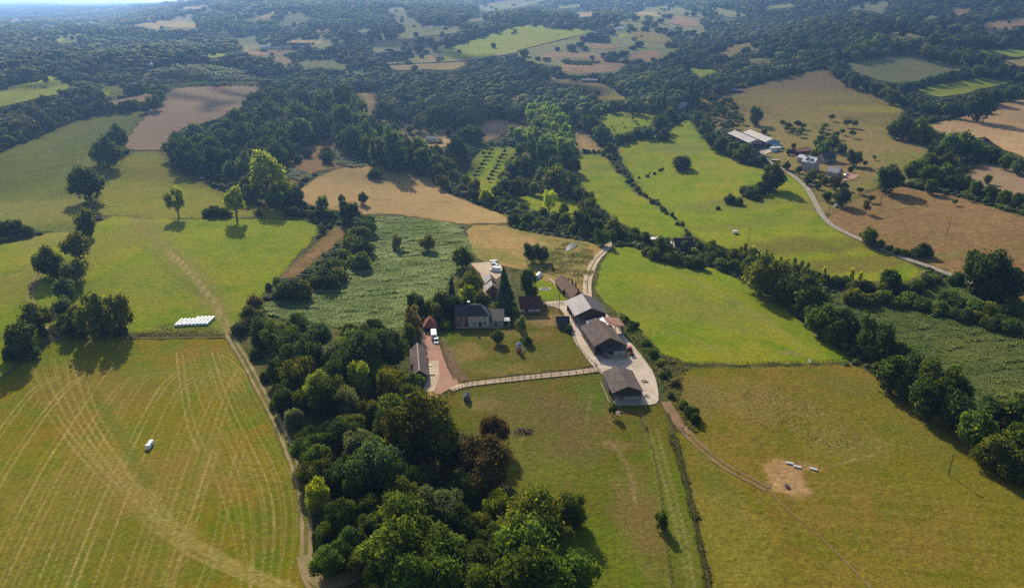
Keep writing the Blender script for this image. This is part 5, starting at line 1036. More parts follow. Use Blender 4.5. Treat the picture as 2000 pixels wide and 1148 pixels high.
hedge_px("hedgerow_tree", "tree", "tree in the long hedge above the hillside pasture", "hedge above the hillside pasture", [(1632, 138), (1655, 150), (1690, 165), (1720, 178), (1755, 192), (1790, 203), (1825, 212), (1860, 215)], 25, 0.62, "round", ("dark", "mid", "olive"), 0.95, frm="wood")
hedge_px("hedgerow_tree", "tree", "tree in the hedge dividing the two green fields", "hedge between the green fields", [(1768, 168), (1800, 163), (1835, 156), (1870, 148), (1905, 140), (1940, 140), (1985, 146), (2010, 150)], 24, 0.62, "round", ("dark", "mid"), 0.95, frm="long hedge")
hedge_px("hedgerow_tree", "tree", "tree in the hedge above the stubble field", "hedge above the stubble field", [(1860, 215), (1890, 205), (1940, 192), (1980, 180), (2020, 172)], 28, 0.6, "round", ("dark", "dark", "mid"), 0.95, frm="long hedge")
batch("hedgerow_tree", "tree", "tree in the thick hedge at the stubble field's foot", "hedge at the stubble field's foot", [(1750, 250, 34), (1769, 244, 46), (1797, 254, 40), (1815, 262, 30), (1839, 266, 18), (1797, 324, 46), (1815, 312, 44), (1839, 298, 42), (1860, 286, 46), (1884, 278, 52), (1905, 290, 30), (1820, 338, 40), (1846, 340, 40), (1870, 352, 34), (1820, 362, 30), (1888, 358, 28), (1909, 366, 30), (1937, 373, 28), (1965, 383, 28), (1990, 390, 28), (1920, 297, 24), (1942, 303, 28), (1966, 316, 28), (1992, 324, 30), (1850, 320, 36), (2015, 400, 30), (2015, 330, 30), (1780, 335, 26), (1930, 350, 18)], "round", None, ("dark", "mid", "dark"), frm=('pasture side', 0, 1))
batch("hedgerow_tree", "tree", "tree beyond the topmost green field", "trees beyond the top field", [(1814, 100, 30), (1845, 110, 22), (1866, 110, 28), (1892, 110, 30), (1914, 118, 26), (1940, 124, 32), (1960, 112, 14), (1720, 78, 30, "bright"), (1700, 90, 26, "bright"), (1735, 82, 24), (1755, 84, 30, "bright"), (1785, 86, 30), (1672, 98, 26), (1655, 104, 22), (1690, 100, 24), (1880, 80, 26), (1905, 80, 30), (1930, 82, 28), (1850, 82, 26), (1825, 80, 26)], "round", None, ("mid", "olive"), frm=('wood side', 0, 1))
# hedges on the far left
hedge_px("hedgerow_tree", "tree", "tree in the hedge along the long dark meadow", "hedge along the dark meadow", [(5, 278), (40, 262), (80, 244), (120, 222), (150, 215), (190, 210), (230, 206), (270, 205), (292, 208)], 22, 0.62, "round", ("dark", "dark", "mid"), 0.95, frm="picture edge")
hedge_px("hedgerow_tree", "tree", "tree in the hedge beside the narrow brown strip", "hedge above the brown strip", [(8, 222), (40, 212), (70, 202), (100, 196), (135, 190), (170, 186), (200, 190)], 24, 0.6, "round", ("dark", "dark", "mid"), 1.0, frm="picture edge")
batch("hedgerow_tree", "tree", "tree at the corner of the ploughed field and brown strip", "trees at the brown strip's end", [(308, 185, 30), (300, 200, 28), (316, 175, 24), (88, 157, 16, "dark", "open")], "round", None, ("mid", "dark"), frm=('ploughed field', 0, -1))
print("trees placed", len(PLACED))

# ------------------------------------------------------------------ far woods, each one mass
OPEN_BB = [(p.min(0), p.max(0), p) for p in OPEN]
def in_open(u, v):
    r = np.zeros(len(u), bool)
    for lo, hi, p in OPEN_BB:
        k = np.where((u > lo[0]) & (u < hi[0]) & (v > lo[1]) & (v < hi[1]))[0]
        if len(k): r[k] |= in_poly(u[k], v[k], p)
    return r
BU = [-150, 0, 60, 150, 300, 330, 520, 600, 640, 700, 840, 880, 940, 1000, 1040, 1120, 1200, 1290, 1365, 1440, 1620, 1700, 1800, 1900, 2150]
BV = [290, 270, 250, 225, 190, 168, 170, 200, 200, 200, 255, 235, 240, 225, 205, 215, 225, 215, 195, 180, 140, 150, 150, 150, 150]
def far_points():
    g = np.random.default_rng(21)
    out = []
    for y0, y1, sp, wmin, wmax in ((560, 1000, 8.8, 7.0, 16), (1000, 1600, 11.5, 8.5, 18), (1600, 2500, 17, 14, 22), (2500, 4000, 30, 22, 36), (4000, 8500, 85, 50, 100)):
        gy = np.arange(y0, y1, sp * 0.9)
        pts = []
        for yy in gy:
            xm = 0.82 * yy + 40 if yy < 4000 else 0.8 * yy
            xs = np.arange(-xm, xm if yy < 4000 else -0.15 * yy, sp)
            pts.append(np.column_stack([xs, np.full(len(xs), yy)]))
        p = np.vstack(pts); p = p + g.uniform(-0.45, 0.45, p.shape) * sp
        W = wmin + (wmax - wmin) * g.beta(1.4, 2.2, len(p)); Ht = np.minimum(W * g.uniform(0.8, 1.1, len(p)), 17)
        den = vnoise(p[:, 0], p[:, 1], 90, 3) * 0.6 + vnoise(p[:, 0], p[:, 1], 35, 4) * 0.4
        keep = g.uniform(0, 1, len(p)) < np.clip(0.35 + (den - 0.28) * 3.2, 0.25, 1)
        uz, vz, _ = PROJ(p[:, 0], p[:, 1], H(p[:, 0], p[:, 1])); loose = np.zeros(len(p), bool)
        for q in LOOSE: loose |= in_poly(uz, vz, q)
        rows = vnoise(p[:, 0], p[:, 1], 55, 33)
        keep &= ~loose | ((np.abs(rows - 0.5) < 0.055) | (g.uniform(0, 1, len(p)) < 0.13))
        Ht = np.where(loose, Ht * 0.8, Ht)
        Ht *= 0.72 + 0.5 * den
        p, W, Ht = p[keep], W[keep], Ht[keep]
        z = H(p[:, 0], p[:, 1])
        ok = np.ones(len(p), bool); ju = g.normal(0, 4.5, len(p)); jv = g.normal(0, 1.9, len(p)); lone = (g.uniform(0, 1, len(p)) < 0.02 + 0.05 * (vnoise(p[:, 0], p[:, 1], 60, 15) > 0.62)) & (p[:, 1] > 950)
        for fz, fx in ((0, 0), (0.45, -0.5), (0.45, 0.5), (0.9, 0), (0.92, -0.3), (0.92, 0.3), (0.0, -0.4), (0.0, 0.4)):
            u, v, _ = PROJ(p[:, 0] + fx * W, p[:, 1], z + fz * Ht)
            ok &= ~in_open(u + ju, v + jv)
        W = np.where(lone & ~ok, W * 0.6, W); Ht = np.where(lone & ~ok, Ht * 0.6, Ht); ok |= lone
        u, v, _ = PROJ(p[:, 0], p[:, 1], z + 0.55 * Ht)
        ok &= v < np.interp(u, BU, BV)
        ok &= (u > -160) & (u < 2160)
        p, W, Ht, z = p[ok], W[ok], Ht[ok], z[ok]
        if y0 < 1700:
            A = np.array(PLACED); far_ = A[A[:, 1] > y0 - 80]
            cl = np.zeros(len(p), bool)
            for ax, ay, ar in far_: cl |= np.hypot(p[:, 0] - ax, p[:, 1] - ay) < (ar + 2.5)
            p, W, Ht, z = p[~cl], W[~cl], Ht[~cl], z[~cl]
        out.append((p, W, Ht, z))
    return out
def clump_np(g, n, size, core):
    d = g.normal(size=(n, 3)); d[:, 2] = np.abs(d[:, 2]) * 1.1 - 0.25; d /= np.linalg.norm(d, axis=1)[:, None]
    p = d * np.array([0.44, 0.44, 0.40]) * g.uniform(0.8, 1.1, (n, 1)) + [0, 0, 0.56]
    lv = leaf_quads(p, d * 0.8 + g.normal(size=(n, 3)) * 0.5 + [0, 0, 0.35], size, g)
    v, f = core
    lump = 1 + 0.14 * np.sin(v[:, 0:1] * 6 + g.uniform(0, 6)) * np.cos(v[:, 1:2] * 5 + g.uniform(0, 6)) + 0.10 * np.sin(v[:, 2:3] * 7 + g.uniform(0, 6))
    cv = v * np.array([0.46, 0.46, 0.45]) * lump * g.uniform(0.88, 1.08, (len(v), 1)) + [0, 0, 0.52]
    q = np.arange(n)[:, None] * 4
    F = np.vstack([np.hstack([q, q + 1, q + 2]), np.hstack([q, q + 2, q + 3]), f + 4 * n])
    t = g.uniform(0.7, 1.3, n)
    return np.vstack([lv, cv]), F, np.concatenate([t, t, np.full(len(f), 0.9)])
ICO0 = ico(1)
_g = np.random.default_rng(5)
LODS = [[clump_np(_g, 26, 0.12, ICO2) for _ in range(8)], [clump_np(_g, 8, 0.15, ICO2) for _ in range(8)], [clump_np(_g, 5, 0.22, ICO0) for _ in range(5)], [clump_np(_g, 4, 0.26, ICO0) for _ in range(5)], [clump_np(_g, 3, 0.3, ICO0) for _ in range(5)]]
FCOL = np.array([(0.050, 0.078, 0.022), (0.068, 0.100, 0.026), (0.095, 0.112, 0.034), (0.066, 0.094, 0.042), (0.125, 0.145, 0.050)])
def build_mass(name, sets, label):
    V, F, T = [], [], []; off = 0
    g = np.random.default_rng(hash_seed(label))
    for lod, p, W, Ht, z in sets:
        patch = 0.65 + 0.85 * vnoise(p[:, 0], p[:, 1], 130, 8) * (0.6 + 0.8 * vnoise(p[:, 0], p[:, 1], 45, 9))
        for k in range(len(p)):
            v, f, t = LODS[lod][g.integers(len(LODS[lod]))]
            a = g.uniform(0, 6.283); ca, sa = math.cos(a), math.sin(a)
            q = np.empty_like(v)
            q[:, 0] = (v[:, 0] * ca - v[:, 1] * sa) * W[k] * 1.15 + p[k, 0]; q[:, 1] = (v[:, 0] * sa + v[:, 1] * ca) * W[k] * 1.15 + p[k, 1]; q[:, 2] = v[:, 2] * Ht[k] * 1.06 + z[k] - 0.5
            c = FCOL[g.choice(5, p=[0.32, 0.26, 0.16, 0.15, 0.11])] * g.uniform(0.9, 1.6) * patch[k]
            V.append(q); F.append(f + off); off += len(v); T.append(t[:, None] * c[None])
    if not V: return
    me = mesh_np(name, np.vstack(V), np.vstack(F), [MATS["leaf"]])
    T = np.vstack(T)
    me.attributes.new("tint", 'FLOAT_COLOR', 'FACE').data.foreach_set("color", np.column_stack([T, np.ones(len(T))]).astype(np.float32).ravel())
    o = link(bpy.data.objects.new(name, me)); o.color = (1, 1, 1, 1)
    return tag(o, label, name, None, "stuff")
FAR = far_points()
_sect = [(-9, -0.42, 560, 1300, "broad wood filling the far left slope"), (-9, -0.42, 1300, 2600, "hazy woods behind the far left slope"), (-0.42, -0.12, 560, 1200, "dark woods behind the ploughed field and belt"), (-0.42, -0.12, 1200, 2600, "blue hazy woods climbing the far middle hill"),
         (-0.12, 0.2, 560, 1000, "dark woods behind the poplars and orchard"), (-0.12, 0.2, 1000, 2600, "woods and hedges round the sunlit far field"), (0.2, 9, 560, 1150, "woods above the hillside orchard"), (0.2, 9, 1150, 2600, "dark woods covering the far right hill"), (-9, 9, 2600, 9000, "most distant woods fading in the haze")]
for t0, t1, y0, y1, lab in _sect:
    sets = []
    for lod, (p, W, Ht, z) in enumerate(FAR):
        th = p[:, 0] / p[:, 1]; k = (th >= t0) & (th < t1) & (p[:, 1] >= y0) & (p[:, 1] < y1)
        if k.any(): sets.append((lod, p[k], W[k], Ht[k], z[k]))
    build_mass("forest", sets, lab)
print("far trees", sum(len(x[0]) for x in FAR))

# scrub and saplings filling hedge bottoms and odd corners
def scrub(y0, y1, sp, wmin, wmax, lod, seed):
    g = np.random.default_rng(seed); pts = []
    for yy in np.arange(y0, y1, sp * 0.9):
        xm = 0.80 * yy + 20; xs = np.arange(-xm, xm, sp); pts.append(np.column_stack([xs, np.full(len(xs), yy)]))
    p = np.vstack(pts); p = p + g.uniform(-0.5, 0.5, p.shape) * sp
    W = g.uniform(wmin, wmax, len(p)) * (0.55 + 0.9 * vnoise(p[:, 0], p[:, 1], 14, seed)); Ht = W * g.uniform(0.45, 0.9, len(p))
    z = H(p[:, 0], p[:, 1]); ok = g.uniform(0, 1, len(p)) < 0.75
    for fz, fx in ((0, -0.5), (0, 0.5), (0.8, 0), (0, 0)):
        u, v, _ = PROJ(p[:, 0] + fx * W, p[:, 1], z + fz * Ht); ok &= ~in_open(u, v)
    ok &= (u > -60) & (u < 2060) & ~((u > 785) & (u < 1305) & (v > 505)) & ~((v > 600) & (u < 1200)) & ~((v > 640) & (u < 1500))
    p, W, Ht, z = p[ok], W[ok], Ht[ok], z[ok]
    cl = np.zeros(len(p), bool)
    for w_, wd in ROADS: cl |= seg_dist(p[:, 0], p[:, 1], w_) < wd * 0.5 + 1.8
    for ax, ay, ar in PLACED:
        if y0 - 20 < ay < y1 + 20: cl |= np.hypot(p[:, 0] - ax, p[:, 1] - ay) < ar * 0.6
    k = ~cl
    return lod, p[k], W[k], Ht[k], z[k]
build_mass("undergrowth", [scrub(170, 420, 2.4, 2.0, 3.6, 1, 3), scrub(420, 760, 3.6, 3.0, 5.5, 1, 4)], "scrub and saplings filling the hedge bottoms")
build_mass("undergrowth", [scrub(760, 1150, 5.5, 4.0, 7.0, 2, 6)], "far scrub between the hillside hedges")

# ------------------------------------------------------------------ building kit
plain_mat("slate", (0.026, 0.027, 0.034), (0.046, 0.044, 0.050), 1.6, 0.55, 0.35, 0.3, stretch=(1, 1, 3))
plain_mat("fibre_cement", (0.088, 0.070, 0.068), (0.140, 0.112, 0.104), 0.9, 0.9, 0.1, 0.3, stretch=(1, 0.35, 1), joints=0.26)
plain_mat("fibre_dark", (0.062, 0.060, 0.066), (0.095, 0.092, 0.098), 0.9, 0.85, 0.15, 0.2, joints=0.26)
plain_mat("lichen_ridge", (0.30, 0.19, 0.05), (0.16, 0.12, 0.09), 2.5, 0.95, 0.05)
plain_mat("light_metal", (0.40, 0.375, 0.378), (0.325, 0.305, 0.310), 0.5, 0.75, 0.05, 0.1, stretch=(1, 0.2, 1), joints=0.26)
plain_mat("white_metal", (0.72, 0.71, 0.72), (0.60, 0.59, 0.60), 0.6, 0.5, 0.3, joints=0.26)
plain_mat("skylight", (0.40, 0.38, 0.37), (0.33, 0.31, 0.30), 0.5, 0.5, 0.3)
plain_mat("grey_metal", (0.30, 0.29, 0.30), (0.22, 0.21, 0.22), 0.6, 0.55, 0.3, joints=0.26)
plain_mat("rust_metal", (0.34, 0.20, 0.18), (0.20, 0.075, 0.05), 0.5, 0.85, 0.15, lo=0.35, hi=0.6, joints=0.26)
plain_mat("brown_tile", (0.115, 0.070, 0.055), (0.170, 0.110, 0.085), 2.2, 0.9, 0.12, 0.5)
plain_mat("red_tile", (0.260, 0.090, 0.065), (0.190, 0.080, 0.060), 2.2, 0.9, 0.12, 0.5)
plain_mat("maroon_tile", (0.085, 0.035, 0.030), (0.120, 0.055, 0.045), 2.2, 0.9, 0.12, 0.5)
plain_mat("pale_ridge", (0.55, 0.48, 0.44), (0.42, 0.36, 0.33), 2.0, 0.9, 0.1)
plain_mat("cream_render", (0.56, 0.46, 0.30), (0.44, 0.33, 0.20), 0.8, 0.95, 0.1, 0.2, lo=0.45, hi=0.7)
plain_mat("brick", (0.24, 0.105, 0.075), (0.17, 0.080, 0.060), 4.0, 0.95, 0.1, 0.4)
plain_mat("stone_wall", (0.30, 0.25, 0.23), (0.40, 0.34, 0.31), 2.5, 0.95, 0.1, 0.4)
plain_mat("block_wall", (0.34, 0.31, 0.27), (0.24, 0.21, 0.18), 1.2, 0.95, 0.1, 0.3)
plain_mat("white_wall", (0.66, 0.64, 0.60), (0.55, 0.52, 0.48), 1.2, 0.9, 0.1)
plain_mat("dark_board", (0.048, 0.038, 0.030), (0.085, 0.068, 0.052), 1.5, 0.9, 0.1, 0.3, stretch=(4, 4, 0.4))
plain_mat("grey_board", (0.15, 0.13, 0.115), (0.10, 0.085, 0.075), 1.5, 0.9, 0.1, 0.3, stretch=(4, 4, 0.4))
plain_mat("timber", (0.090, 0.060, 0.040), (0.130, 0.090, 0.060), 3.0, 0.85, 0.1)
plain_mat("blue_sheet", (0.20, 0.34, 0.42), (0.16, 0.28, 0.36), 0.6, 0.5, 0.3)
plain_mat("white_paint", (0.78, 0.77, 0.74), None, rough=0.5, spec=0.4)
plain_mat("glass_pane", (0.030, 0.036, 0.045), None, rough=0.08, spec=0.6)
plain_mat("rubber", (0.020, 0.020, 0.020), None, rough=0.8)
plain_mat("steel", (0.30, 0.29, 0.28), (0.20, 0.19, 0.18), 3.0, 0.45, 0.5, metal=0.6)
plain_mat("cream_table", (0.62, 0.55, 0.42), (0.52, 0.45, 0.33), 2.0, 0.7)
plain_mat("blue_roof", (0.085, 0.095, 0.135), (0.06, 0.068, 0.10), 2.0, 0.8, 0.05)
plain_mat("orange_paint", (0.50, 0.14, 0.03), None, rough=0.5)
plain_mat("red_paint", (0.32, 0.05, 0.04), None, rough=0.45)
plain_mat("blue_paint", (0.05, 0.12, 0.32), None, rough=0.45)
plain_mat("van_paint", (0.80, 0.80, 0.79), None, rough=0.3, spec=0.5)
plain_mat("dark_paint", (0.030, 0.032, 0.036), None, rough=0.3, spec=0.5)
plain_mat("bale_white", (0.76, 0.79, 0.80), (0.64, 0.70, 0.73), 3.0, 0.35, 0.45, 0.3)
plain_mat("bale_green", (0.42, 0.60, 0.62), (0.34, 0.50, 0.53), 3.0, 0.35, 0.45, 0.3)

def bx(x0, x1, y0, y1, z0, z1):
    v = [(x0, y0, z0), (x1, y0, z0), (x1, y1, z0), (x0, y1, z0), (x0, y0, z1), (x1, y0, z1), (x1, y1, z1), (x0, y1, z1)]
    f = [(0, 3, 2, 1), (4, 5, 6, 7), (0, 1, 5, 4), (1, 2, 6, 5), (2, 3, 7, 6), (3, 0, 4, 7)]
    return v, f
def join(*parts):
    V, F = [], []
    for v, f in parts:
        o = len(V); V += list(v); F += [tuple(i + o for i in q) for q in f]
    return V, F
def cyl(cx, cy, z0, z1, r, r1=None, n=10, axis='z'):
    r1 = r if r1 is None else r1
    th = [2 * math.pi * k / n for k in range(n)]
    V = [(r * math.cos(t), r * math.sin(t), z0) for t in th] + [(r1 * math.cos(t), r1 * math.sin(t), z1) for t in th]
    F = [(k, (k + 1) % n, n + (k + 1) % n, n + k) for k in range(n)] + [tuple(range(n - 1, -1, -1)), tuple(range(n, 2 * n))]
    if axis == 'x': V = [(z, cx + a, cy + b) for a, b, z in V]
    elif axis == 'y': V = [(cx + a, z, cy + b) for a, b, z in V]
    else: V = [(cx + a, cy + b, z) for a, b, z in V]
    return V, F
def prism(profile, y0, y1):
    """closed (x, z) outline swept along y"""
    n = len(profile)
    V = [(x, y0, z) for x, z in profile] + [(x, y1, z) for x, z in profile]
    F = [(k, (k + 1) % n, n + (k + 1) % n, n + k) for k in range(n)] + [tuple(range(n - 1, -1, -1)), tuple(range(n, 2 * n))]
    return V, F
class Thing:
    def __init__(s, name, label, cat, x, y, rot=0.0, group=None, z=None, scale=None):
        s.root = link(bpy.data.objects.new(name, None)); s.root.empty_display_size = 0.5
        s.root.location = (x, y, Hs(x, y) if z is None else z); s.root.rotation_euler = (0, 0, R(rot))
        if scale: s.root.scale = (scale,) * 3
        tag(s.root, label, cat, group)
    def part(s, name, vf, mat, parent=None, label=None, smooth=False):
        v, f = vf
        me = bpy.data.meshes.new(name); me.from_pydata([tuple(map(float, p)) for p in v], [], [tuple(q) for q in f])
        bm = bmesh.new(); bm.from_mesh(me); bmesh.ops.recalc_face_normals(bm, faces=bm.faces); bm.to_mesh(me); bm.free()
        if smooth: me.polygons.foreach_set("use_smooth", np.ones(len(me.polygons), bool))
        me.materials.append(MATS[mat])
        o = link(bpy.data.objects.new(name, me), parent or s.root)
        if label: o["label"] = label
        return o
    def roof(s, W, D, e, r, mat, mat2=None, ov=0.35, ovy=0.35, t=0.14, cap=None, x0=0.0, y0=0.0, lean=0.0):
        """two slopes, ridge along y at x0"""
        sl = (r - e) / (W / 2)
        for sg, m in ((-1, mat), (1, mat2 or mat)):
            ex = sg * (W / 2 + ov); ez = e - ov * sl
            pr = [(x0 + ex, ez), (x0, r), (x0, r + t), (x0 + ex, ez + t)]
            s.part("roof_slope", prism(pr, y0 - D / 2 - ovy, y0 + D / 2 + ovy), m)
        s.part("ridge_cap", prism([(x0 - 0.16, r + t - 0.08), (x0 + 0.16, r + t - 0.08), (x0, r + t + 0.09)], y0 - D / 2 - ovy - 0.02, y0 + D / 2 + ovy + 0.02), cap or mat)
    def hip(s, W, D, e, r, mat, ov=0.35, hipf=1.0, hipb=1.0, y0=0.0, cap=None):
        a, b = W / 2 + ov, D / 2 + ov
        sl = (r - e) / (W / 2); z = e - ov * sl
        yf, yb = -b + hipf * W / 2 * 0.9, b - hipb * W / 2 * 0.9
        if yf > yb: yf = yb = (yf + yb) / 2
        V = [(-a, -b, z), (a, -b, z), (a, b, z), (-a, b, z), (0, yf, r), (0, yb, r)]
        V = [(x, y + y0, zz) for x, y, zz in V]
        def slope(idx, m): s.part("roof_slope", ([V[i] for i in idx] + [(V[i][0], V[i][1], V[i][2] - 0.12) for i in idx], [tuple(range(len(idx))), tuple(range(2 * len(idx) - 1, len(idx) - 1, -1))] + [(k, k + len(idx), (k + 1) % len(idx) + len(idx), (k + 1) % len(idx)) for k in range(len(idx))]), m)
        slope((0, 4, 5, 3), mat); slope((1, 2, 5, 4), mat); slope((0, 1, 4), mat); slope((3, 5, 2), mat)
        if cap: s.part("ridge_cap", bx(-0.12, 0.12, yf + y0, yb + y0, r - 0.02, r + 0.1), cap)
    def walls(s, W, D, e, r, mat, y0=0.0, name="wall", x0=0.0):
        w = W / 2
        s.part(name, prism([(x0 - w, -0.6), (x0 + w, -0.6), (x0 + w, e - 0.06), (x0, r - 0.06), (x0 - w, e - 0.06)], y0 - D / 2, y0 + D / 2), mat)
    def box(s, name, b, mat, parent=None): return s.part(name, bx(*b), mat, parent)
    def opening(s, name, face, at, W, D, z, w, h, mat="glass_pane", frame="white_paint", x0=0.0, y0=0.0, pane=True, bars=True):
        """a window or door set proud of a wall; face f (-y) b (+y) l (-x) r (+x)"""
        def bb(a0, a1, z0, z1, d0, d1):
            if face == 'f': return (x0 + a0, x0 + a1, y0 - D / 2 - d1, y0 - D / 2 - d0, z0, z1)
            if face == 'b': return (x0 + a0, x0 + a1, y0 + D / 2 + d0, y0 + D / 2 + d1, z0, z1)
            if face == 'l': return (x0 - W / 2 - d1, x0 - W / 2 - d0, y0 + a0, y0 + a1, z0, z1)
            return (x0 + W / 2 + d0, x0 + W / 2 + d1, y0 + a0, y0 + a1, z0, z1)
        fr = 0.09
        parts = [bx(*bb(at - w / 2, at + w / 2, z, z + fr, -0.05, 0.06)), bx(*bb(at - w / 2, at + w / 2, z + h - fr, z + h, -0.05, 0.06)), bx(*bb(at - w / 2, at - w / 2 + fr, z + fr, z + h - fr, -0.05, 0.06)), bx(*bb(at + w / 2 - fr, at + w / 2, z + fr, z + h - fr, -0.05, 0.06))]
        if bars: parts.append(bx(*bb(at - 0.035, at + 0.035, z + fr, z + h - fr, -0.03, 0.055)))
        o = s.part(name, join(*parts), frame)
        s.part("pane" if name == "window" else "leaf", bx(*bb(at - w / 2 + fr, at + w / 2 - fr, z + fr, z + h - fr, -0.05, 0.02)), mat, o)
        return o
    def chimney(s, x, y, z0, z1, w=0.7, mat="brick", cap="brick"):
        c = s.part("chimney", bx(x - w / 2, x + w / 2, y - w / 2, y + w / 2, z0, z1), mat)
        s.part("chimney_cap", join(bx(x - w / 2 - 0.08, x + w / 2 + 0.08, y - w / 2 - 0.08, y + w / 2 + 0.08, z1, z1 + 0.14), cyl(x, y, z1 + 0.14, z1 + 0.5, 0.14, 0.11, 8)), cap, c)
def nl(px, py, rot, W, D):
    """centre of a footprint from its near-left corner"""
    c, s_ = math.cos(R(rot)), math.sin(R(rot))
    return px + c * W / 2 - s_ * D / 2, py + s_ * W / 2 + c * D / 2

# ------------------------------------------------------------------ the farm in the middle
# big barn, lichen on the ridge
x, y = nl(29.8, 232.8, 11, 10.8, 16.4)
t = Thing("barn", "big brown-roofed barn with yellow lichen along its ridge", "barn", x, y, 11)
t.roof(10.8, 16.4, 4.0, 6.8, "fibre_cement", None, 0.5, 0.6, cap="lichen_ridge")
t.box("wall", (-5.4, -5.15, -8.2, 8.2, -0.6, 3.95), "grey_board"); t.box("wall", (5.15, 5.4, -8.2, 8.2, -0.6, 3.95), "block_wall"); t.part("wall", prism([(-5.15, -0.6), (5.15, -0.6), (5.15, 3.9), (0, 6.7), (-5.15, 3.9)], 7.95, 8.2), "grey_board")
t.part("gable_boarding", prism([(-5.15, 3.2), (5.15, 3.2), (5.15, 3.9), (0, 6.7), (-5.15, 3.9)], -8.2, -8.0), "dark_board")
for px_ in (-5.0, -2.0, 1.2, 5.0): t.box("post", (px_ - 0.14, px_ + 0.14, -8.3, -8.02, -0.6, 3.2), "timber")
lr = t.part("lean_to_roof", prism([(-3.0, 0.0), (5.6, 0.0), (5.6, 0.12), (-3.0, 0.12)], 0, 3.2), "fibre_dark"); lr.location = (0, -11.2, 2.5); lr.rotation_euler = (R(13), 0, 0)
t.box("front_wall", (0.9, 5.3, -11.1, -10.9, -0.6, 2.5), "block_wall"); t.box("front_wall", (-2.9, -0.9, -11.1, -10.9, -0.6, 2.3), "grey_board"); t.box("side_wall", (5.3, 5.5, -11.1, -8.3, -0.6, 2.7), "block_wall")
t.opening("window", 'f', 3.2, 0, 22.2, 1.0, 1.7, 0.9)
t.box("gate", (-0.85, 0.85, -11.12, -11.04, 0.1, 1.3), "steel")
# covered hangar
x, y = nl(24.9, 257.6, 9, 12.4, 14.6)
t = Thing("hangar", "open hangar with a pale sunlit metal slope and a dark shaded slope", "hangar", x, y, 9)
t.roof(12.4, 14.6, 4.6, 7.3, "light_metal", "fibre_dark", 0.6, 0.4)  # sunlit left slope coloured light, shaded right slope coloured dark
t.box("wall", (5.9, 6.1, -7.2, 7.2, -0.6, 4.5), "grey_board"); t.part("wall", prism([(-6.0, -0.6), (5.9, -0.6), (5.9, 4.5), (0, 7.15), (-6.0, 4.5)], 7.0, 7.2), "dark_board")
t.part("gable_boarding", prism([(-6.0, 3.9), (5.9, 3.9), (5.9, 4.5), (0, 7.15), (-6.0, 4.5)], -7.25, -7.05), "dark_board")
for k in range(5): t.box("post", (-6.15, -5.85, -7.2 + k * 3.55, -6.9 + k * 3.55, -0.6, 4.55), "timber")
for px_ in (-2.0, 2.2): t.box("post", (px_ - 0.15, px_ + 0.15, -7.2, -6.9, -0.6, 4.0), "timber")
t = Thing("link_shed", "low white-roofed shed between the hangar and the big barn", "shed", 36.0, 252.6, 10)
t.roof(13.0, 7.2, 3.6, 4.6, "white_metal", "rust_metal", 0.3, 0.2); t.box("wall", (-6.4, -6.2, -3.5, 3.5, -0.6, 3.5), "grey_board"); t.box("wall", (6.2, 6.4, -3.5, 3.5, -0.6, 3.5), "block_wall")
for px_ in (-3, 0, 3): t.box("post", (px_ - 0.12, px_ + 0.12, -3.4, -3.16, -0.6, 3.9), "timber")
# lower barn
x, y = nl(32.3, 201.6, 6, 9.6, 13.0)
t = Thing("barn", "lower dark-roofed barn standing alone at the yard's end", "barn", x, y, 6)
t.roof(9.6, 13.0, 3.5, 5.5, "fibre_cement", None, 0.4, 0.7)
t.part("wall", prism([(-4.8, -0.6), (4.8, -0.6), (4.8, 3.45), (0, 5.4), (-4.8, 3.45)], 6.3, 6.5), "grey_board"); t.box("wall", (4.6, 4.8, -6.5, 6.3, -0.6, 3.45), "grey_board"); t.box("wall", (-4.8, -4.6, -2.0, 6.3, -0.6, 3.45), "grey_board")
t.part("gable_boarding", prism([(-4.8, 2.9), (4.8, 2.9), (4.8, 3.45), (0, 5.4), (-4.8, 3.45)], -6.5, -6.35), "dark_board")
t.box("block_panel", (-1.2, 4.6, -6.5, -6.3, -0.6, 1.5), "block_wall"); t.box("board_panel", (-1.2, 4.6, -6.48, -6.36, 1.5, 2.9), "dark_board")
for px_ in (-4.7, -1.3, 4.65): t.box("post", (px_ - 0.13, px_ + 0.13, -6.62, -6.36, -0.6, 2.9), "timber")
t.box("apron", (-4.6, 4.4, -9.2, -6.6, -0.3, 0.28), "block_wall"); t.box("low_wall", (-6.0, -5.8, -7.5, 6.0, -0.5, 0.55), "block_wall")
# long farmhouse: brick end, cream middle, slate annex
t = Thing("farmhouse", "long slate-roofed farmhouse, half brick and half cream", "house", -12.9, 260.6, -90)
L0, L1, L2 = -9.6, -4.2, 3.9            # along local y (to the right in the picture)
t.walls(6.8, L1 - L0, 4.9, 7.7, "brick", (L0 + L1) / 2, "brick_wall"); t.walls(7.0, L2 - L1, 5.0, 5.05, "cream_render", (L1 + L2) / 2, "cream_wall")
t.roof(6.8, L1 - L0 - 0.3, 4.9, 7.7, "slate", None, 0.3, 0.1, y0=(L0 + L1) / 2)
t.hip(7.0, L2 - L1, 5.0, 8.0, "slate", 0.3, 0.0, 1.1, (L1 + L2) / 2, cap="slate")
t.part("hip_flashing", tube_np([(3.8, L2 + 0.3, 4.78), (0.05, L2 + 0.3 - 3.5, 8.06)], [0.11, 0.11], 5), "pale_ridge")
t.walls(6.0, 5.6, 2.7, 2.8, "stone_wall", L2 + 2.9, "annex_wall")
t.part("annex_roof", prism([(3.5, 2.35), (-2.6, 5.0), (-2.6, 5.14), (3.5, 2.49)], L2 + 0.05, L2 + 5.9), "slate"); t.box("annex_back_wall", (-2.75, -2.5, L2 + 0.1, L2 + 5.7, -0.6, 4.9), "stone_wall")
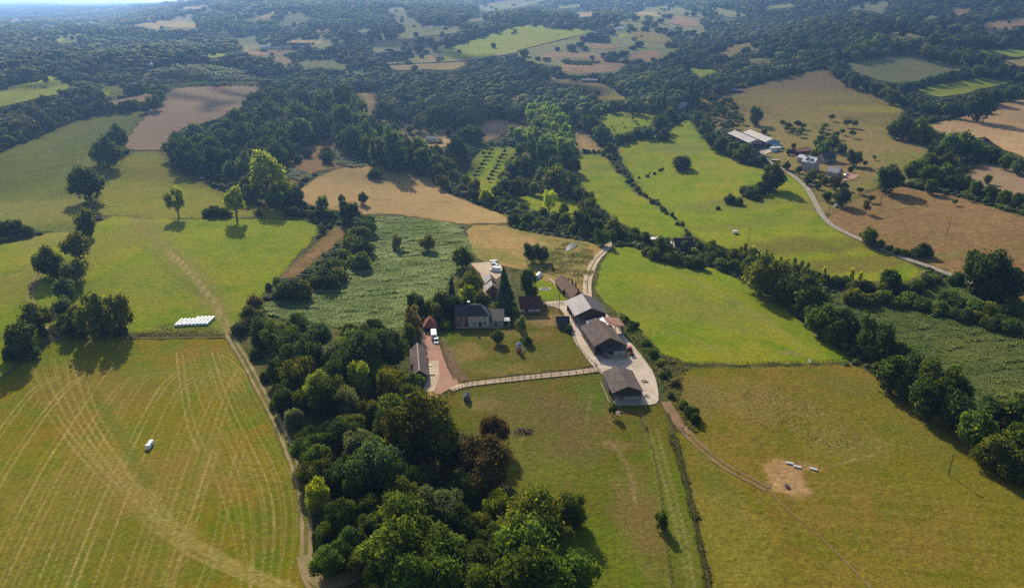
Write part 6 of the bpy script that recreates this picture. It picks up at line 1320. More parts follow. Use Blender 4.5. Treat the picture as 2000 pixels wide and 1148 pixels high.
for s_, z_, w_, h_ in ((-8.2, 3.1, 0.9, 1.2), (-6.0, 3.1, 0.9, 1.2), (-6.6, 0.8, 0.9, 1.2)): t.opening("window", 'r', s_, 6.8, 0, z_, w_, h_)
for s_, z_, w_, h_ in ((-2.9, 0.9, 0.8, 1.3), (-2.0, 0.9, 0.8, 1.3), (-1.1, 0.9, 0.8, 1.3), (2.2, 0.7, 1.2, 1.8), (2.1, 3.2, 1.0, 1.1), (-2.0, 3.5, 0.9, 0.9)): t.opening("window", 'r', s_, 7.0, 0, z_, w_, h_)
t.opening("door", 'r', 0.4, 7.0, 0, 0.0, 1.1, 2.2, "dark_board", "timber", bars=False); t.opening("door", 'r', -4.9, 6.8, 0, 0.0, 1.1, 2.1, "dark_board", "timber", bars=False)
t.opening("door", 'r', L2 + 2.6, 6.0, 0, 0.0, 1.2, 2.0, "dark_board", "white_paint", bars=False)
t.chimney(0.0, L1, 6.5, 9.2, 0.9, "brick", "white_paint"); t.box("plinth_step", (3.5, 4.7, L0 + 0.5, L2 + 5.6, -0.5, 0.18), "stone_wall")
# small things round the house
t = Thing("pavilion", "small white garden pavilion at the end of the farmhouse", "pavilion", *P1(987, 634))
for a_ in (-1.5, 1.5):
    for b_ in (-1.5, 1.5): t.box("post", (a_ - 0.06, a_ + 0.06, b_ - 0.06, b_ + 0.06, -0.3, 2.35), "white_paint")
t.part("canopy", ([(-1.75, -1.75, 2.35), (1.75, -1.75, 2.35), (1.75, 1.75, 2.35), (-1.75, 1.75, 2.35), (0, 0, 3.15)], [(0, 1, 4), (1, 2, 4), (2, 3, 4), (3, 0, 4), (3, 2, 1, 0)]), "white_paint")
t.box("table", (-0.7, 0.7, -0.5, 0.5, 0.6, 0.72), "timber")
x, y = 7.4, 272.8
t = Thing("timber_barn", "half-timbered barn with a dark red tiled roof", "barn", x, y, -87)
t.walls(6.0, 8.4, 3.0, 6.0, "white_wall"); t.roof(6.0, 8.4, 3.0, 6.2, "maroon_tile", None, 0.7, 0.4)
for k in range(9): t.box("stud", (3.0, 3.07, -4.2 + k * 1.03, -4.0 + k * 1.03, 0.0, 2.95), "timber")
t.box("plinth", (3.0, 3.1, -4.2, 4.2, -0.5, 0.7), "brick"); t.box("rail", (3.0, 3.075, -4.2, 4.2, 1.7, 1.9), "timber")
t.opening("door", 'r', -1.6, 6.0, 0, 0.0, 1.6, 2.3, "dark_board", "timber", bars=False); t.opening("window", 'r', 1.7, 6.0, 0, 1.2, 0.9, 0.9)
t = Thing("shed", "small slate-roofed shed beside a bush on the lawn", "shed", 19.9, 257.6, -86)
t.walls(4.2, 4.8, 2.3, 3.9, "grey_board"); t.roof(4.2, 4.8, 2.3, 4.0, "slate", None, 0.35, 0.25); t.opening("window", 'r', -1.3, 4.2, 0, 0.9, 0.9, 0.8, frame="timber"); t.opening("door", 'r', 0.9, 4.2, 0, 0, 1.0, 1.9, "dark_board", "timber", bars=False)
t = Thing("garage", "small garage with a steep red tiled roof and open front", "garage", *nl(-34.1, 253.0, 8, 4.8, 5.6), 8)
t.hip(4.8, 5.6, 2.3, 5.2, "red_tile", 0.35, 1.0, 1.0)
t.box("wall", (-2.4, -2.2, -2.8, 2.8, -0.6, 2.35), "grey_board"); t.box("wall", (2.2, 2.4, -2.8, 2.8, -0.6, 2.35), "grey_board"); t.box("wall", (-2.2, 2.2, 2.6, 2.8, -0.6, 2.35), "dark_board"); t.box("lintel", (-2.2, 2.2, -2.8, -2.65, 2.0, 2.35), "timber")
# cottage row
x, y = nl(25.2, 279.0, 13, 5.6, 9.5)
t = Thing("cottage", "brown-tiled cottage with three brick chimneys", "cottage", x, y, 13)
t.walls(5.6, 9.5, 3.0, 5.6, "stone_wall"); t.roof(5.6, 9.5, 3.0, 5.8, "brown_tile", None, 0.35, 0.3, cap="brown_tile"); t.part("gable_boarding", prism([(-2.75, 1.9), (2.75, 1.9), (2.75, 3.0), (0, 5.5), (-2.75, 3.0)], -4.82, -4.74), "dark_board")
t.opening("window", 'f', 0.6, 0, 9.64, 3.2, 0.8, 0.8); t.opening("window", 'l', -2.6, 5.6, 0, 1.0, 1.0, 1.1); t.opening("window", 'l', 2.0, 5.6, 0, 1.0, 1.0, 1.1); t.opening("door", 'l', -0.3, 5.6, 0, 0, 1.0, 2.0, "dark_board", "white_paint", bars=False)
t.chimney(0, 4.2, 5.0, 7.6); t.chimney(0.6, 1.0, 5.0, 7.3); t.chimney(0, -4.1, 5.0, 6.6, 0.6)
x2, y2 = x + 11.6 * -math.sin(R(13)) - 0.9, y + 11.6 * math.cos(R(13))
t = Thing("outbuilding", "lower tiled outbuilding continuing the cottage row", "shed", x2, y2, 13)
t.walls(5.2, 12.4, 2.4, 4.4, "timber"); t.roof(5.2, 12.4, 2.4, 4.6, "brown_tile", None, 0.5, 0.2)
for k in (-4, -0.5, 3): t.opening("door", 'l', k, 5.2, 0, 0, 1.8, 2.1, "dark_board", "timber", bars=False)
# stable along the wood
t = Thing("stable", "long narrow stable with a pale ridge beside the wood", "stable", *nl(-33.6, 212.8, 9, 5.2, 20.5), 9)
t.roof(5.2, 20.5, 2.5, 4.6, "fibre_cement", None, 0.4, 0.4, cap="pale_ridge"); t.walls(5.0, 20.2, 2.5, 4.5, "grey_board")
for k in (-8, -4.5, -1, 2.5, 6): t.opening("door", 'r', k, 5.0, 0, 0, 1.2, 2.0, "dark_board", "timber", bars=False)
t.part("gable_boarding", prism([(-2.4, 2.2), (2.4, 2.2), (2.4, 2.5), (0, 4.4), (-2.4, 2.5)], -10.22, -10.12), "dark_board"); t.opening("window", 'f', 0.3, 0, 20.3, 1.2, 0.9, 0.9)
t = Thing("brick_house", "brick house with pale roofs half hidden by the conifer", "house", *P1(962, 578), 8)
t.walls(5.0, 13.0, 3.0, 5.0, "brick", 6.0); t.roof(5.0, 6.0, 3.0, 5.2, "light_metal", "brown_tile", 0.4, 0.2, y0=2.6); t.roof(5.0, 6.4, 3.4, 5.8, "light_metal", "brown_tile", 0.4, 0.2, y0=9.4)
t = Thing("hen_house", "tiny blue-roofed hen house on the paddock", "hen house", *P1(912, 781), 4)
t.walls(1.8, 2.2, 1.5, 2.3, "dark_board"); t.roof(1.8, 2.2, 1.5, 2.35, "blue_roof", None, 0.25, 0.25); t.opening("window", 'f', 0.1, 0, 2.2, 0.7, 0.6, 0.7); t.box("step", (-0.5, 0.5, -1.9, -1.25, -0.2, 0.2), "timber")
# cottage by the stream hedge
t = Thing("cottage", "slate-roofed cottage behind the meadow hedge", "cottage", *nl(89.6, 374.6, 5, 10.2, 6.8), -85)
t.walls(6.8, 10.2, 2.7, 6.0, "cream_render"); t.roof(6.8, 10.2, 2.7, 6.2, "slate", None, 0.3, 0.2)
for k in (-3.6, -2.0, 2.2, 3.6): t.opening("window", 'r', k, 6.8, 0, 0.9, 0.9, 1.2)
t.opening("door", 'r', 0.2, 6.8, 0, 0, 1.1, 2.0, "dark_board", "white_paint", bars=False); t.chimney(0, -4.4, 5.4, 7.4, 0.7)
t = Thing("shed", "flat white shed beside the slate cottage", "shed", *P1(1280, 473), 5); t.box("wall", (-3.2, 3.2, -1.8, 1.8, -0.5, 2.3), "white_wall"); t.box("roof_slab", (-3.5, 3.5, -2.1, 2.1, 2.3, 2.5), "white_metal")
t = Thing("shed", "small white shed touching the slate cottage's gable", "shed", *P1(1313, 482), 5); t.box("wall", (-1.7, 1.7, -1.8, 1.8, -0.5, 2.3), "grey_board"); t.box("roof_slab", (-1.9, 1.9, -2.1, 2.1, 2.3, 2.5), "white_metal")

# ------------------------------------------------------------------ hillside farm
for off, lab, sk in ((0.0, "nearer pale hangar of the twin sheds", False), (13.2, "farther hangar of the twin sheds with skylight strips", True)):
    ux, uy = math.cos(R(5)), math.sin(R(5))
    x, y = nl(200.6 + off * ux, 611 + off * uy - (3 if sk else 0), 6, 13.0, 47)
    t = Thing("hangar", lab, "hangar", x, y, 6)
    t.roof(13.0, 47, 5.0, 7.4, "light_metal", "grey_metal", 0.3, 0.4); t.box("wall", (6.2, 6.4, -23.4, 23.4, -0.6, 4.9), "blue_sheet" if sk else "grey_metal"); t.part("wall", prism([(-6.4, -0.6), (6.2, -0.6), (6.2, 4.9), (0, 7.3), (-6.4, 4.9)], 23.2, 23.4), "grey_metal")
    t.part("gable_cladding", prism([(-6.4, 3.6), (6.2, 3.6), (6.2, 4.9), (0, 7.3), (-6.4, 4.9)], -23.5, -23.35), "blue_sheet" if sk else "grey_metal")
    for k in range(6): t.box("post", (-6.4, -6.1, -23.3 + k * 9.2, -23.0 + k * 9.2, -0.6, 4.9), "steel")
    if sk:
        for k in range(7):
            yy = -20 + k * 6.6; t.part("skylight_panel", prism([(-6.5, 5.02), (-0.4, 7.28), (-0.4, 7.46), (-6.5, 5.2)], yy, yy + 2.2), "skylight")
        t.box("lean_to", (-2.0, 6.4, -28.5, -23.6, -0.6, 3.6), "blue_sheet"); t.box("lean_to_roof", (-2.2, 6.6, -28.8, -23.58, 3.6, 3.8), "grey_metal")
        t.opening("window", 'f', 1.0, 0, 57, 1.2, 1.4, 1.0)
t = Thing("container", "white box store beside the twin sheds", "container", *P1(1514, 296), 12); t.box("body", (-4.5, 4.5, -1.6, 1.6, -0.4, 3.4), "white_metal"); t.box("roof_slab", (-4.7, 4.7, -1.8, 1.8, 3.4, 3.55), "white_metal"); t.opening("door", 'f', 2.0, 0, 3.2, 0.1, 1.6, 2.4, "blue_sheet", "steel", bars=False)
t = Thing("shed", "long shed with a rusty patched roof above the stone house", "shed", *P1(1565, 300), -72); t.walls(8, 15, 2.8, 4.2, "dark_board"); t.roof(8, 15, 2.8, 4.4, "rust_metal", None, 0.5, 0.5)
t.part("patch_panel", prism([(4.4, 2.62), (1.4, 3.86), (1.4, 3.98), (4.4, 2.74)], -2, 1.5), "light_metal")
nx0, ny0 = P1(1588, 337)
t = Thing("stone_house", "tall stone house with sun-whitened roof slope and two dormers", "house", *nl(nx0, ny0, 40, 8.0, 10.0), 40, scale=1.05)
t.walls(7.6, 9.6, 6.4, 9.6, "stone_wall"); t.roof(7.6, 9.6, 6.4, 9.8, "white_metal", "slate", 0.25, 0.2)  # slope facing the sun is whitened in its colour, the other stays slate
for k in (-1.7, 1.7):
    d_ = t.part("dormer", prism([(-3.0, 7.3), (-1.0, 7.3), (-1.0, 9.0), (-3.0, 8.5)], k - 0.6, k + 0.6), "slate"); t.box("pane", (-3.06, -2.99, k - 0.4, k + 0.4, 7.5, 8.3), "glass_pane", d_)
for k in (-3.4, -1.1, 1.2, 3.4):
    for z_ in (1.0, 3.9): t.opening("window", 'l', k, 7.6, 0, z_, 0.9, 1.5)
t.opening("window", 'f', 0, 0, 9.6, 4.0, 0.9, 1.4); t.chimney(0, 4.3, 8.8, 11.2, 0.8); t.chimney(0, -4.3, 8.8, 10.9, 0.7)
t = Thing("outbuilding", "small white-roofed annex behind the stone house", "shed", *P1(1567, 318), 40); t.walls(5, 6, 4.2, 6.0, "stone_wall"); t.roof(5, 6, 4.2, 6.1, "white_metal", "slate", 0.2, 0.2)
t = Thing("barn", "dark slate-roofed barn behind the stone house", "barn", *P1(1613, 316), -62); t.walls(8, 13, 3.5, 7.0, "stone_wall"); t.roof(8, 13, 3.5, 7.2, "slate", None, 0.3, 0.2); t.opening("door", 'r', 0, 8, 0, 0, 2.6, 3.0, "dark_board", "timber", bars=False)
nx0, ny0 = P1(1635, 347)
t = Thing("cottage", "grey-roofed stone cottage beside a red terrace", "cottage", *nl(nx0, ny0, 38, 6.6, 8.4), 38)
t.walls(6.6, 8.4, 3.2, 6.2, "stone_wall"); t.roof(6.6, 8.4, 3.2, 6.4, "light_metal", "slate", 0.3, 0.3)
for k in (-2.4, 2.4): t.opening("window", 'l', k, 6.6, 0, 1.0, 0.9, 1.2)
t.opening("door", 'l', 0, 6.6, 0, 0, 1.0, 2.0, "dark_board", "white_paint", bars=False); t.opening("window", 'f', 0, 0, 8.4, 3.4, 0.8, 0.9)
t = Thing("shed", "tiny dark shed beside the curving lane", "shed", *P1(1514, 317), 10); t.box("wall", (-3, 3, -1.4, 1.4, -0.4, 1.9), "dark_board"); t.box("roof_slab", (-3.2, 3.2, -1.6, 1.6, 1.9, 2.05), "light_metal")

# ------------------------------------------------------------------ far houses
def far_house(u, v, rot, L, Wd, e, r, wall, roof, label, cat="house", wins=2):
    t = Thing("house" if cat == "house" else "shed", label, cat, *P1(u, v), rot - 90)
    t.walls(Wd, L, e, r, wall); t.roof(Wd, L, e, r + 0.15, roof, None, 0.4, 0.3)
    for k in range(wins): t.opening("window", 'r', -L * 0.3 + k * L * 0.6 / max(1, wins - 1), Wd, 0, 0.9, 1.1, 1.3)
    return t
far_house(843, 275, -4, 8.5, 6.5, 2.6, 4.2, "white_wall", "light_metal", "small metal-roofed house in the tan clearing")
far_house(1330, 212, 4, 12, 7, 3, 6, "white_wall", "light_metal", "pale-roofed house of the hamlet beside the poplar"); far_house(1308, 206, 8, 11, 7, 3, 6, "stone_wall", "slate", "slate-roofed house of the hamlet"); far_house(1342, 202, -15, 9, 7, 4, 7, "cream_render", "slate", "cream house at the upper end of the hamlet")
far_house(869, 76, -4, 17, 9, 3.5, 7.5, "white_wall", "brown_tile", "far house with a brown roof beside tall poplars"); far_house(1152, 161, -8, 19, 7, 3, 4.2, "grey_board", "light_metal", "long low shed at the edge of the olive pasture", "shed", 0)
far_house(1068, 121, 5, 11, 7, 3, 6, "brick", "maroon_tile", "far red-roofed house on the grazed plot"); far_house(1209, 59, 3, 12, 8, 3, 5, "white_wall", "white_metal", "far white house near the olive pasture"); far_house(1222, 57, 6, 12, 8, 3, 5, "white_wall", "white_metal", "second far white house near the olive pasture")
far_house(1206, 10, 2, 30, 14, 5, 7.5, "dark_board", "white_metal", "far farm shed with a white roof near the crest", "shed", 0); far_house(1240, 9, 4, 44, 14, 5, 7.5, "dark_board", "white_metal", "longest far farm shed with a white roof near the crest", "shed", 0)
far_house(1109, 36, 4, 20, 9, 4, 7, "white_wall", "red_tile", "far house with a red roof below the crest"); far_house(560, 94, 5, 16, 9, 4, 7, "white_wall", "slate", "far grey house below the middle hill"); far_house(540, 96, -8, 14, 9, 4, 7, "white_wall", "slate", "far white house below the middle hill"); far_house(578, 94, 6, 16, 9, 4, 7.5, "white_wall", "brown_tile", "far brown-roofed house below the middle hill"); far_house(597, 94, -4, 16, 9, 4, 7, "white_wall", "slate", "far slate-roofed house below the middle hill"); far_house(520, 95, 4, 14, 8, 3, 5, "white_wall", "white_metal", "far white-roofed shed below the middle hill", "shed", 0)
far_house(297, 131, 2, 16, 8, 3.5, 5.5, "white_wall", "white_metal", "far white-roofed shed among the left-hand woods", "shed", 0); far_house(292, 141, 30, 9, 7, 3.5, 6, "white_wall", "slate", "small far house among the left-hand woods")
far_house(1389, 60, 4, 14, 9, 4, 6.5, "white_wall", "white_metal", "first of the white far houses below the tall poplars"); far_house(1400, 62, -6, 13, 9, 4, 6.5, "white_wall", "white_metal", "second of the white far houses below the tall poplars"); far_house(1462, 57, 6, 14, 9, 4, 6.5, "white_wall", "slate", "far grey-roofed house below the tall poplars")
far_house(1440, 180, -12, 12, 5, 2.2, 3.2, "dark_board", "grey_metal", "field shelter at the top of the hillside pasture", "shed", 0)

# ------------------------------------------------------------------ bales, vehicles and small things
def bale_mesh(mat, seed):
    g = random.Random(seed); n = 14; prof = [(0.0, 0.0), (0.52, 0.0), (0.66, 0.10), (0.70, 0.35), (0.70, 0.85), (0.66, 1.10), (0.50, 1.22), (0.0, 1.24)]
    V, F = [], []
    for r, z in prof[1:-1]:
        for k in range(n): q = r * g.uniform(0.965, 1.03); V.append((q * math.cos(6.2832 * k / n), q * math.sin(6.2832 * k / n), z + g.uniform(-0.015, 0.015)))
    m = len(prof) - 2
    for i in range(m - 1):
        for k in range(n): F.append((i * n + k, i * n + (k + 1) % n, (i + 1) * n + (k + 1) % n, (i + 1) * n + k))
    F.append(tuple(range(n - 1, -1, -1))); F.append(tuple((m - 1) * n + k for k in range(n)))
    me = bpy.data.meshes.new("wrapped_bale"); me.from_pydata(V, [], F); me.materials.append(MATS[mat])
    me.polygons.foreach_set("use_smooth", np.ones(len(F), bool)); me.update()
    return me
BALES = [bale_mesh("bale_white", k) for k in range(3)] + [bale_mesh("bale_green", 9)]
br_ = random.Random(4)
def bale(x, y, label, group, me=None, lying=False, z=0.0, s=1.0, rz=0.0):
    o = link(bpy.data.objects.new("wrapped_bale", me or br_.choice(BALES[:3]))); o.location = (x, y, Hs(x, y) + 0.03 + z + (0.68 * s if lying else 0)); o.rotation_euler = (R(90) if lying else 0, 0, rz or br_.uniform(0, 6.28)); o.scale = (s, s, s * (0.8 if group == 'pile of white bales' else 1.0))
    return tag(o, label, "bale", group)
A = np.array(P1(345, 637)); B = np.array(P1(414, 634)); d_ = (B - A) / np.hypot(*(B - A)); n_ = np.array([-d_[1], d_[0]])
for r_ in range(5):
    for k in range(9):
        if r_ == 4 and k < 4: continue
        p = A + d_ * (k * 1.36 + 0.42 * r_ + br_.uniform(-0.06, 0.06)) + n_ * (r_ * 1.36 + br_.uniform(-0.06, 0.06))
        bale(p[0], p[1], "white wrapped bale in the long pile below the bright meadow", "pile of white bales")
p = P1(290, 876); bale(*p, "nearer of the white bales standing on the hay meadow", None, BALES[0], s=1.12); p = P1(296, 868); bale(*p, "farther of the white bales standing on the hay meadow", None, BALES[1], s=1.12); p = P1(293.4, 871.4); bale(*p, "pale turquoise bale between the two white ones on the hay meadow", None, BALES[3], s=1.05)
for k, (u, v) in enumerate(((959, 513), (964, 512), (969, 512), (962, 518), (968, 518), (971, 521), (965, 515))): bale(*P1(u, v), "wrapped bale in the heap on the gravel court", "bales on the gravel court", BALES[3] if k in (3, 5) else None)
# vehicles
def wheel(t, x, y, r, w):
    a = t.part("wheel", cyl(y, r, x - w / 2, x + w / 2, r, n=14, axis='x'), "rubber"); t.part("rim", cyl(y, r, x - w / 2 - 0.02, x + w / 2 + 0.02, r * 0.55, n=10, axis='x'), "steel", a)
def van(u, v, rot, label):
    t = Thing("van", label, "van", *P1(u, v), rot)
    t.part("body", prism([(-2.5, 0.45), (2.6, 0.45), (2.6, 1.0), (2.0, 1.25), (1.35, 2.2), (1.2, 2.3), (-2.4, 2.3), (-2.5, 2.2)], -0.95, 0.95), "van_paint")
    t.part("windscreen", prism([(1.40, 2.16), (2.02, 1.28), (2.06, 1.30), (1.44, 2.18)], -0.85, 0.85), "glass_pane")
    for s in (-1, 1): t.box("side_window", (0.5, 1.35, s * 0.955 - 0.01, s * 0.955 + 0.01, 1.4, 2.05), "glass_pane"); t.box("headlight", (2.58, 2.63, s * 0.7 - 0.15, s * 0.7 + 0.15, 0.75, 0.95), "steel")
    for xx in (-1.6, 1.7):
        for s in (-1, 1):
            a = t.part("wheel", cyl(xx, 0.35, s * 0.8 - 0.12, s * 0.8 + 0.12, 0.35, n=14, axis='y'), "rubber"); t.part("rim", cyl(xx, 0.35, s * 0.8 - 0.14, s * 0.8 + 0.14, 0.2, n=10, axis='y'), "steel", a)
van(968, 530, 168, "white van parked on the gravel court")
def trailer_white(u, v, rot, label):
    t = Thing("caravan", label, "trailer", *P1(u, v), rot)
    t.part("body", prism([(-1.1, 0.55), (1.1, 0.55), (1.1, 2.3), (0.95, 2.5), (-0.95, 2.5), (-1.1, 2.3)], -2.6, 2.6), "van_paint"); t.box("window", (-0.6, 0.6, -2.63, -2.59, 1.4, 2.0), "glass_pane"); t.box("drawbar", (-0.06, 0.06, -3.6, -2.6, 0.45, 0.55), "steel"); t.box("skirt", (-1.0, 1.0, -2.4, 2.4, 0.4, 0.56), "dark_paint")
    for s in (-1, 1): wheel(t, s * 1.0, 0.2, 0.33, 0.2)
trailer_white(847.5, 659, 8, "white caravan standing on the red gravel yard")
def car(u, v, rot, mat, label):
    t = Thing("car", label, "car", *P1(u, v), rot)
    t.part("body", prism([(-2.0, 0.35), (2.05, 0.35), (2.05, 0.75), (1.1, 0.95), (-1.9, 0.95), (-2.05, 0.8)], -0.86, 0.86), mat); t.part("cabin", prism([(-1.8, 0.95), (1.0, 0.95), (0.4, 1.55), (-1.5, 1.6)], -0.76, 0.76), "glass_pane"); t.part("roof_panel", prism([(-1.5, 1.58), (0.42, 1.54), (0.40, 1.62), (-1.48, 1.67)], -0.74, 0.74), mat)
    for xx in (-1.25, 1.3):
        for s in (-1, 1):
            a = t.part("wheel", cyl(xx, 0.32, s * 0.76 - 0.11, s * 0.76 + 0.11, 0.32, n=14, axis='y'), "rubber"); t.part("rim", cyl(xx, 0.32, s * 0.76 - 0.125, s * 0.76 + 0.125, 0.18, n=8, axis='y'), "steel", a)
    for s in (-1, 1): t.box("headlight", (2.03, 2.07, s * 0.6 - 0.14, s * 0.6 + 0.14, 0.6, 0.74), "steel")
car(852, 668, -80, "van_paint", "small white-roofed car in front of the caravan")
car(1655, 343, 10, "van_paint", "white car on the red terrace of the stone cottage"); car(1632, 404, 70, "van_paint", "white car under the trees beside the lane")
def farm_trailer(u, v, rot, label, mat):
    t = Thing("farm_trailer", label, "trailer", *P1(u, v), rot)
    t.part("bed", join(bx(-1.15, 1.15, -1.9, 1.9, 0.85, 1.0), bx(-1.15, -1.05, -1.9, 1.9, 1.0, 1.9), bx(1.05, 1.15, -1.9, 1.9, 1.0, 1.9), bx(-1.05, 1.05, 1.8, 1.9, 1.0, 1.9), bx(-1.05, 1.05, -1.9, -1.8, 1.0, 1.9)), mat); t.box("load", (-1.0, 1.0, -1.75, 1.75, 1.0, 1.6), "bark"); t.box("drawbar", (-0.08, 0.08, -3.3, -1.9, 0.6, 0.75), "steel")
    for yy in (-1.0, 1.0):
        for s in (-1, 1): wheel(t, s * 1.15, yy, 0.5, 0.3)
farm_trailer(1214, 677, 20, "brown farm trailer against the big barn's side", "rust_metal")
def tractor(u, v, rot, label, mat):
    t = Thing("tractor", label, "tractor", *P1(u, v), rot)
    t.part("bonnet", prism([(-0.4, 0.8), (0.4, 0.8), (0.4, 1.45), (0.3, 1.55), (-0.3, 1.55), (-0.4, 1.45)], -1.9, -0.2), mat); t.part("cab", join(bx(-0.75, 0.75, -0.2, 1.2, 0.9, 1.4), bx(-0.72, -0.66, -0.15, -0.09, 1.4, 2.5), bx(0.66, 0.72, -0.15, -0.09, 1.4, 2.5), bx(-0.72, -0.66, 1.1, 1.16, 1.4, 2.5), bx(0.66, 0.72, 1.1, 1.16, 1.4, 2.5)), mat); t.box("cab_glass", (-0.64, 0.64, -0.1, 1.1, 1.42, 2.48), "glass_pane"); t.box("roof_panel", (-0.82, 0.82, -0.3, 1.3, 2.5, 2.65), mat); t.box("exhaust", (0.3, 0.38, -0.5, -0.42, 1.5, 2.3), "dark_paint")
    for s in (-1, 1): wheel(t, s * 0.95, 0.75, 0.8, 0.45); wheel(t, s * 0.75, -1.5, 0.5, 0.3)
tractor(1230, 691, 8, "dark red tractor parked on the concrete beside the big barn", "red_paint")
tractor(1118, 612, 30, "orange tractor under the pale hangar slope", "orange_paint")
# troughs on the bare patch
for u, v, rot, lab in ((1542, 905.5, -18, "first white trough on the bare patch, beside the second"), (1556.5, 912.5, -24, "middle white trough on the bare patch"), (1588, 917, -26, "third white trough, standing apart at the patch's edge")):
    t = Thing("trough", lab, "trough", *P1(u, v), rot, scale=0.88)
    t.part("tub", join(bx(-1.15, 1.15, -0.32, 0.32, 0.15, 0.22), bx(-1.15, 1.15, -0.32, -0.26, 0.22, 0.62), bx(-1.15, 1.15, 0.26, 0.32, 0.22, 0.62), bx(-1.15, -1.08, -0.26, 0.26, 0.22, 0.62), bx(1.08, 1.15, -0.26, 0.26, 0.22, 0.62)), "white_paint")
    t.box("water", (-1.08, 1.08, -0.26, 0.26, 0.5, 0.53), "white_metal")
    for a_ in (-0.9, 0.9): t.box("leg", (a_ - 0.08, a_ + 0.08, -0.3, 0.3, -0.2, 0.15), "steel")
t = Thing("mineral_tub", "small dark feed tub on the bare earth patch", "tub", *P1(1537, 951)); t.part("tub", cyl(0, 0, -0.05, 0.5, 0.55, 0.65, 12), "rust_metal"); t.part("rim", cyl(0, 0, 0.5, 0.56, 0.7, 0.7, 12), "dark_paint")
# tables on the pale terrace
for k, (u, v) in enumerate(((838, 716), (839, 722), (841, 727), (842.5, 732))):
    t = Thing("table", "cream table in the row on the pale terrace", "table", *P1(u, v), 5, "tables on the pale terrace")
    t.box("table_top", (-1.0, 1.0, -0.4, 0.4, 0.70, 0.78), "cream_table")
    for a_ in (-0.85, 0.85):
        for b_ in (-0.3, 0.3): t.box("leg", (a_ - 0.04, a_ + 0.04, b_ - 0.04, b_ + 0.04, 0.0, 0.7), "timber")
t = Thing("water_tank", "yellow tank beside the stable wall", "tank", *P1(832, 690)); t.part("body", cyl(0, 0, 0, 1.1, 0.5, 0.45, 12), "lichen_ridge"); t.part("lid", cyl(0, 0, 1.1, 1.2, 0.3, 0.25, 10), "dark_paint")
# play tower on the lawn
t = Thing("play_tower", "blue and red play tower on the lawn", "play tower", *P1(1013, 687), 15)
for a_ in (-0.6, 0.6):
    for b_ in (-0.6, 0.6): t.part("post", tube_np([(a_ * 1.5, b_ * 1.5, -0.2), (a_, b_, 3.0)], [0.07, 0.06], 5), "timber")
t.box("deck", (-0.75, 0.75, -0.75, 0.75, 1.5, 1.62), "red_paint"); t.box("side_panel", (-0.75, 0.75, -0.8, -0.74, 1.62, 2.3), "blue_paint"); t.part("canopy", prism([(-0.95, 2.9), (0.95, 2.9), (0, 3.8)], -0.85, 0.85), "blue_paint"); t.part("slide", prism([(0.7, 1.55), (0.7, 1.65), (2.6, 0.2), (2.6, 0.1)], -0.35, 0.35), "blue_paint"); t.part("skirt_panel", prism([(-0.95, 0.0), (0.95, 0.0), (0.8, 1.4), (-0.8, 1.4)], -1.02, -0.98), "red_paint")
# greenhouse, garden ring, pond
t = Thing("polytunnel", "small white polytunnel in the green garden", "polytunnel", *P1(1051, 541), -20)
arc = [(1.3 * math.cos(math.pi * k / 10), 1.9 * math.sin(math.pi * k / 10)) for k in range(11)]; t.part("cover", prism([(a, b - 0.1) for a, b in arc], -2.6, 2.6), "white_paint")
for yy in (-2.63, 2.63): t.part("hoop", prism([(a * 1.04, b * 1.04 - 0.1) for a, b in arc] + [(a * 0.97, b * 0.97 - 0.1) for a, b in arc[::-1]], yy - 0.05, yy + 0.05), "steel")
t = Thing("garden_pond", "round stone-rimmed garden pond beside the path", "pond", *P1(1065, 565))
t.part("rim", (lambda n=20: ([(r * math.cos(6.2832 * k / n), 0.62 * r * math.sin(6.2832 * k / n), z) for r, z in ((2.0, 0.0), (2.0, 0.3), (2.6, 0.3), (2.6, -0.2)) for k in range(n)], [(i * n + k, i * n + (k + 1) % n, (i + 1) * n + (k + 1) % n, (i + 1) * n + k) for i in range(3) for k in range(n)]))(), "pale_ridge"); t.part("water", ([(2.0 * math.cos(6.2832 * k / 20), 1.24 * math.sin(6.2832 * k / 20), 0.2) for k in range(20)], [tuple(range(20))]), "glass_pane")
m, n, l, b = new_mat("pond_water"); b.inputs["Base Color"].default_value = (0.16, 0.17, 0.15, 1); b.inputs["Roughness"].default_value = 0.22; b.inputs["Specular IOR Level"].default_value = 1.0
pp = chaikin([(1105, 490), (1108, 482), (1117, 477), (1127, 474), (1130, 478), (1122, 486), (1112, 490), (1107, 493)], 2, True)
sheet("pond_water", pxpoly(pp, 3), MATS["pond_water"], 1.5, 5, None, 0.05, "small bright pond on the golden rough grass")
# brushwood heap
t = Thing("brushwood_heap", "heap of brown brushwood on the paddock", "heap", *P1(1021, 842))
g = random.Random(8)
for k in range(90):
    a = g.uniform(0, 6.28); rr = g.uniform(0, 2.2); a2 = g.uniform(0, 3.14); L = g.uniform(0.8, 1.6); zz = max(0.08, 1.3 * (1 - rr / 2.4)) * g.uniform(0.3, 1)
    c_ = np.array([rr * math.cos(a) * 1.5, rr * math.sin(a), zz]); dv = np.array([math.cos(a2), math.sin(a2), g.uniform(-0.3, 0.3)]) * L * 0.5
    t.part("branch", tube_np([c_ - dv, c_, c_ + dv], [0.09, 0.08, 0.03], 5), "rust_metal" if k % 3 == 0 else "bark")
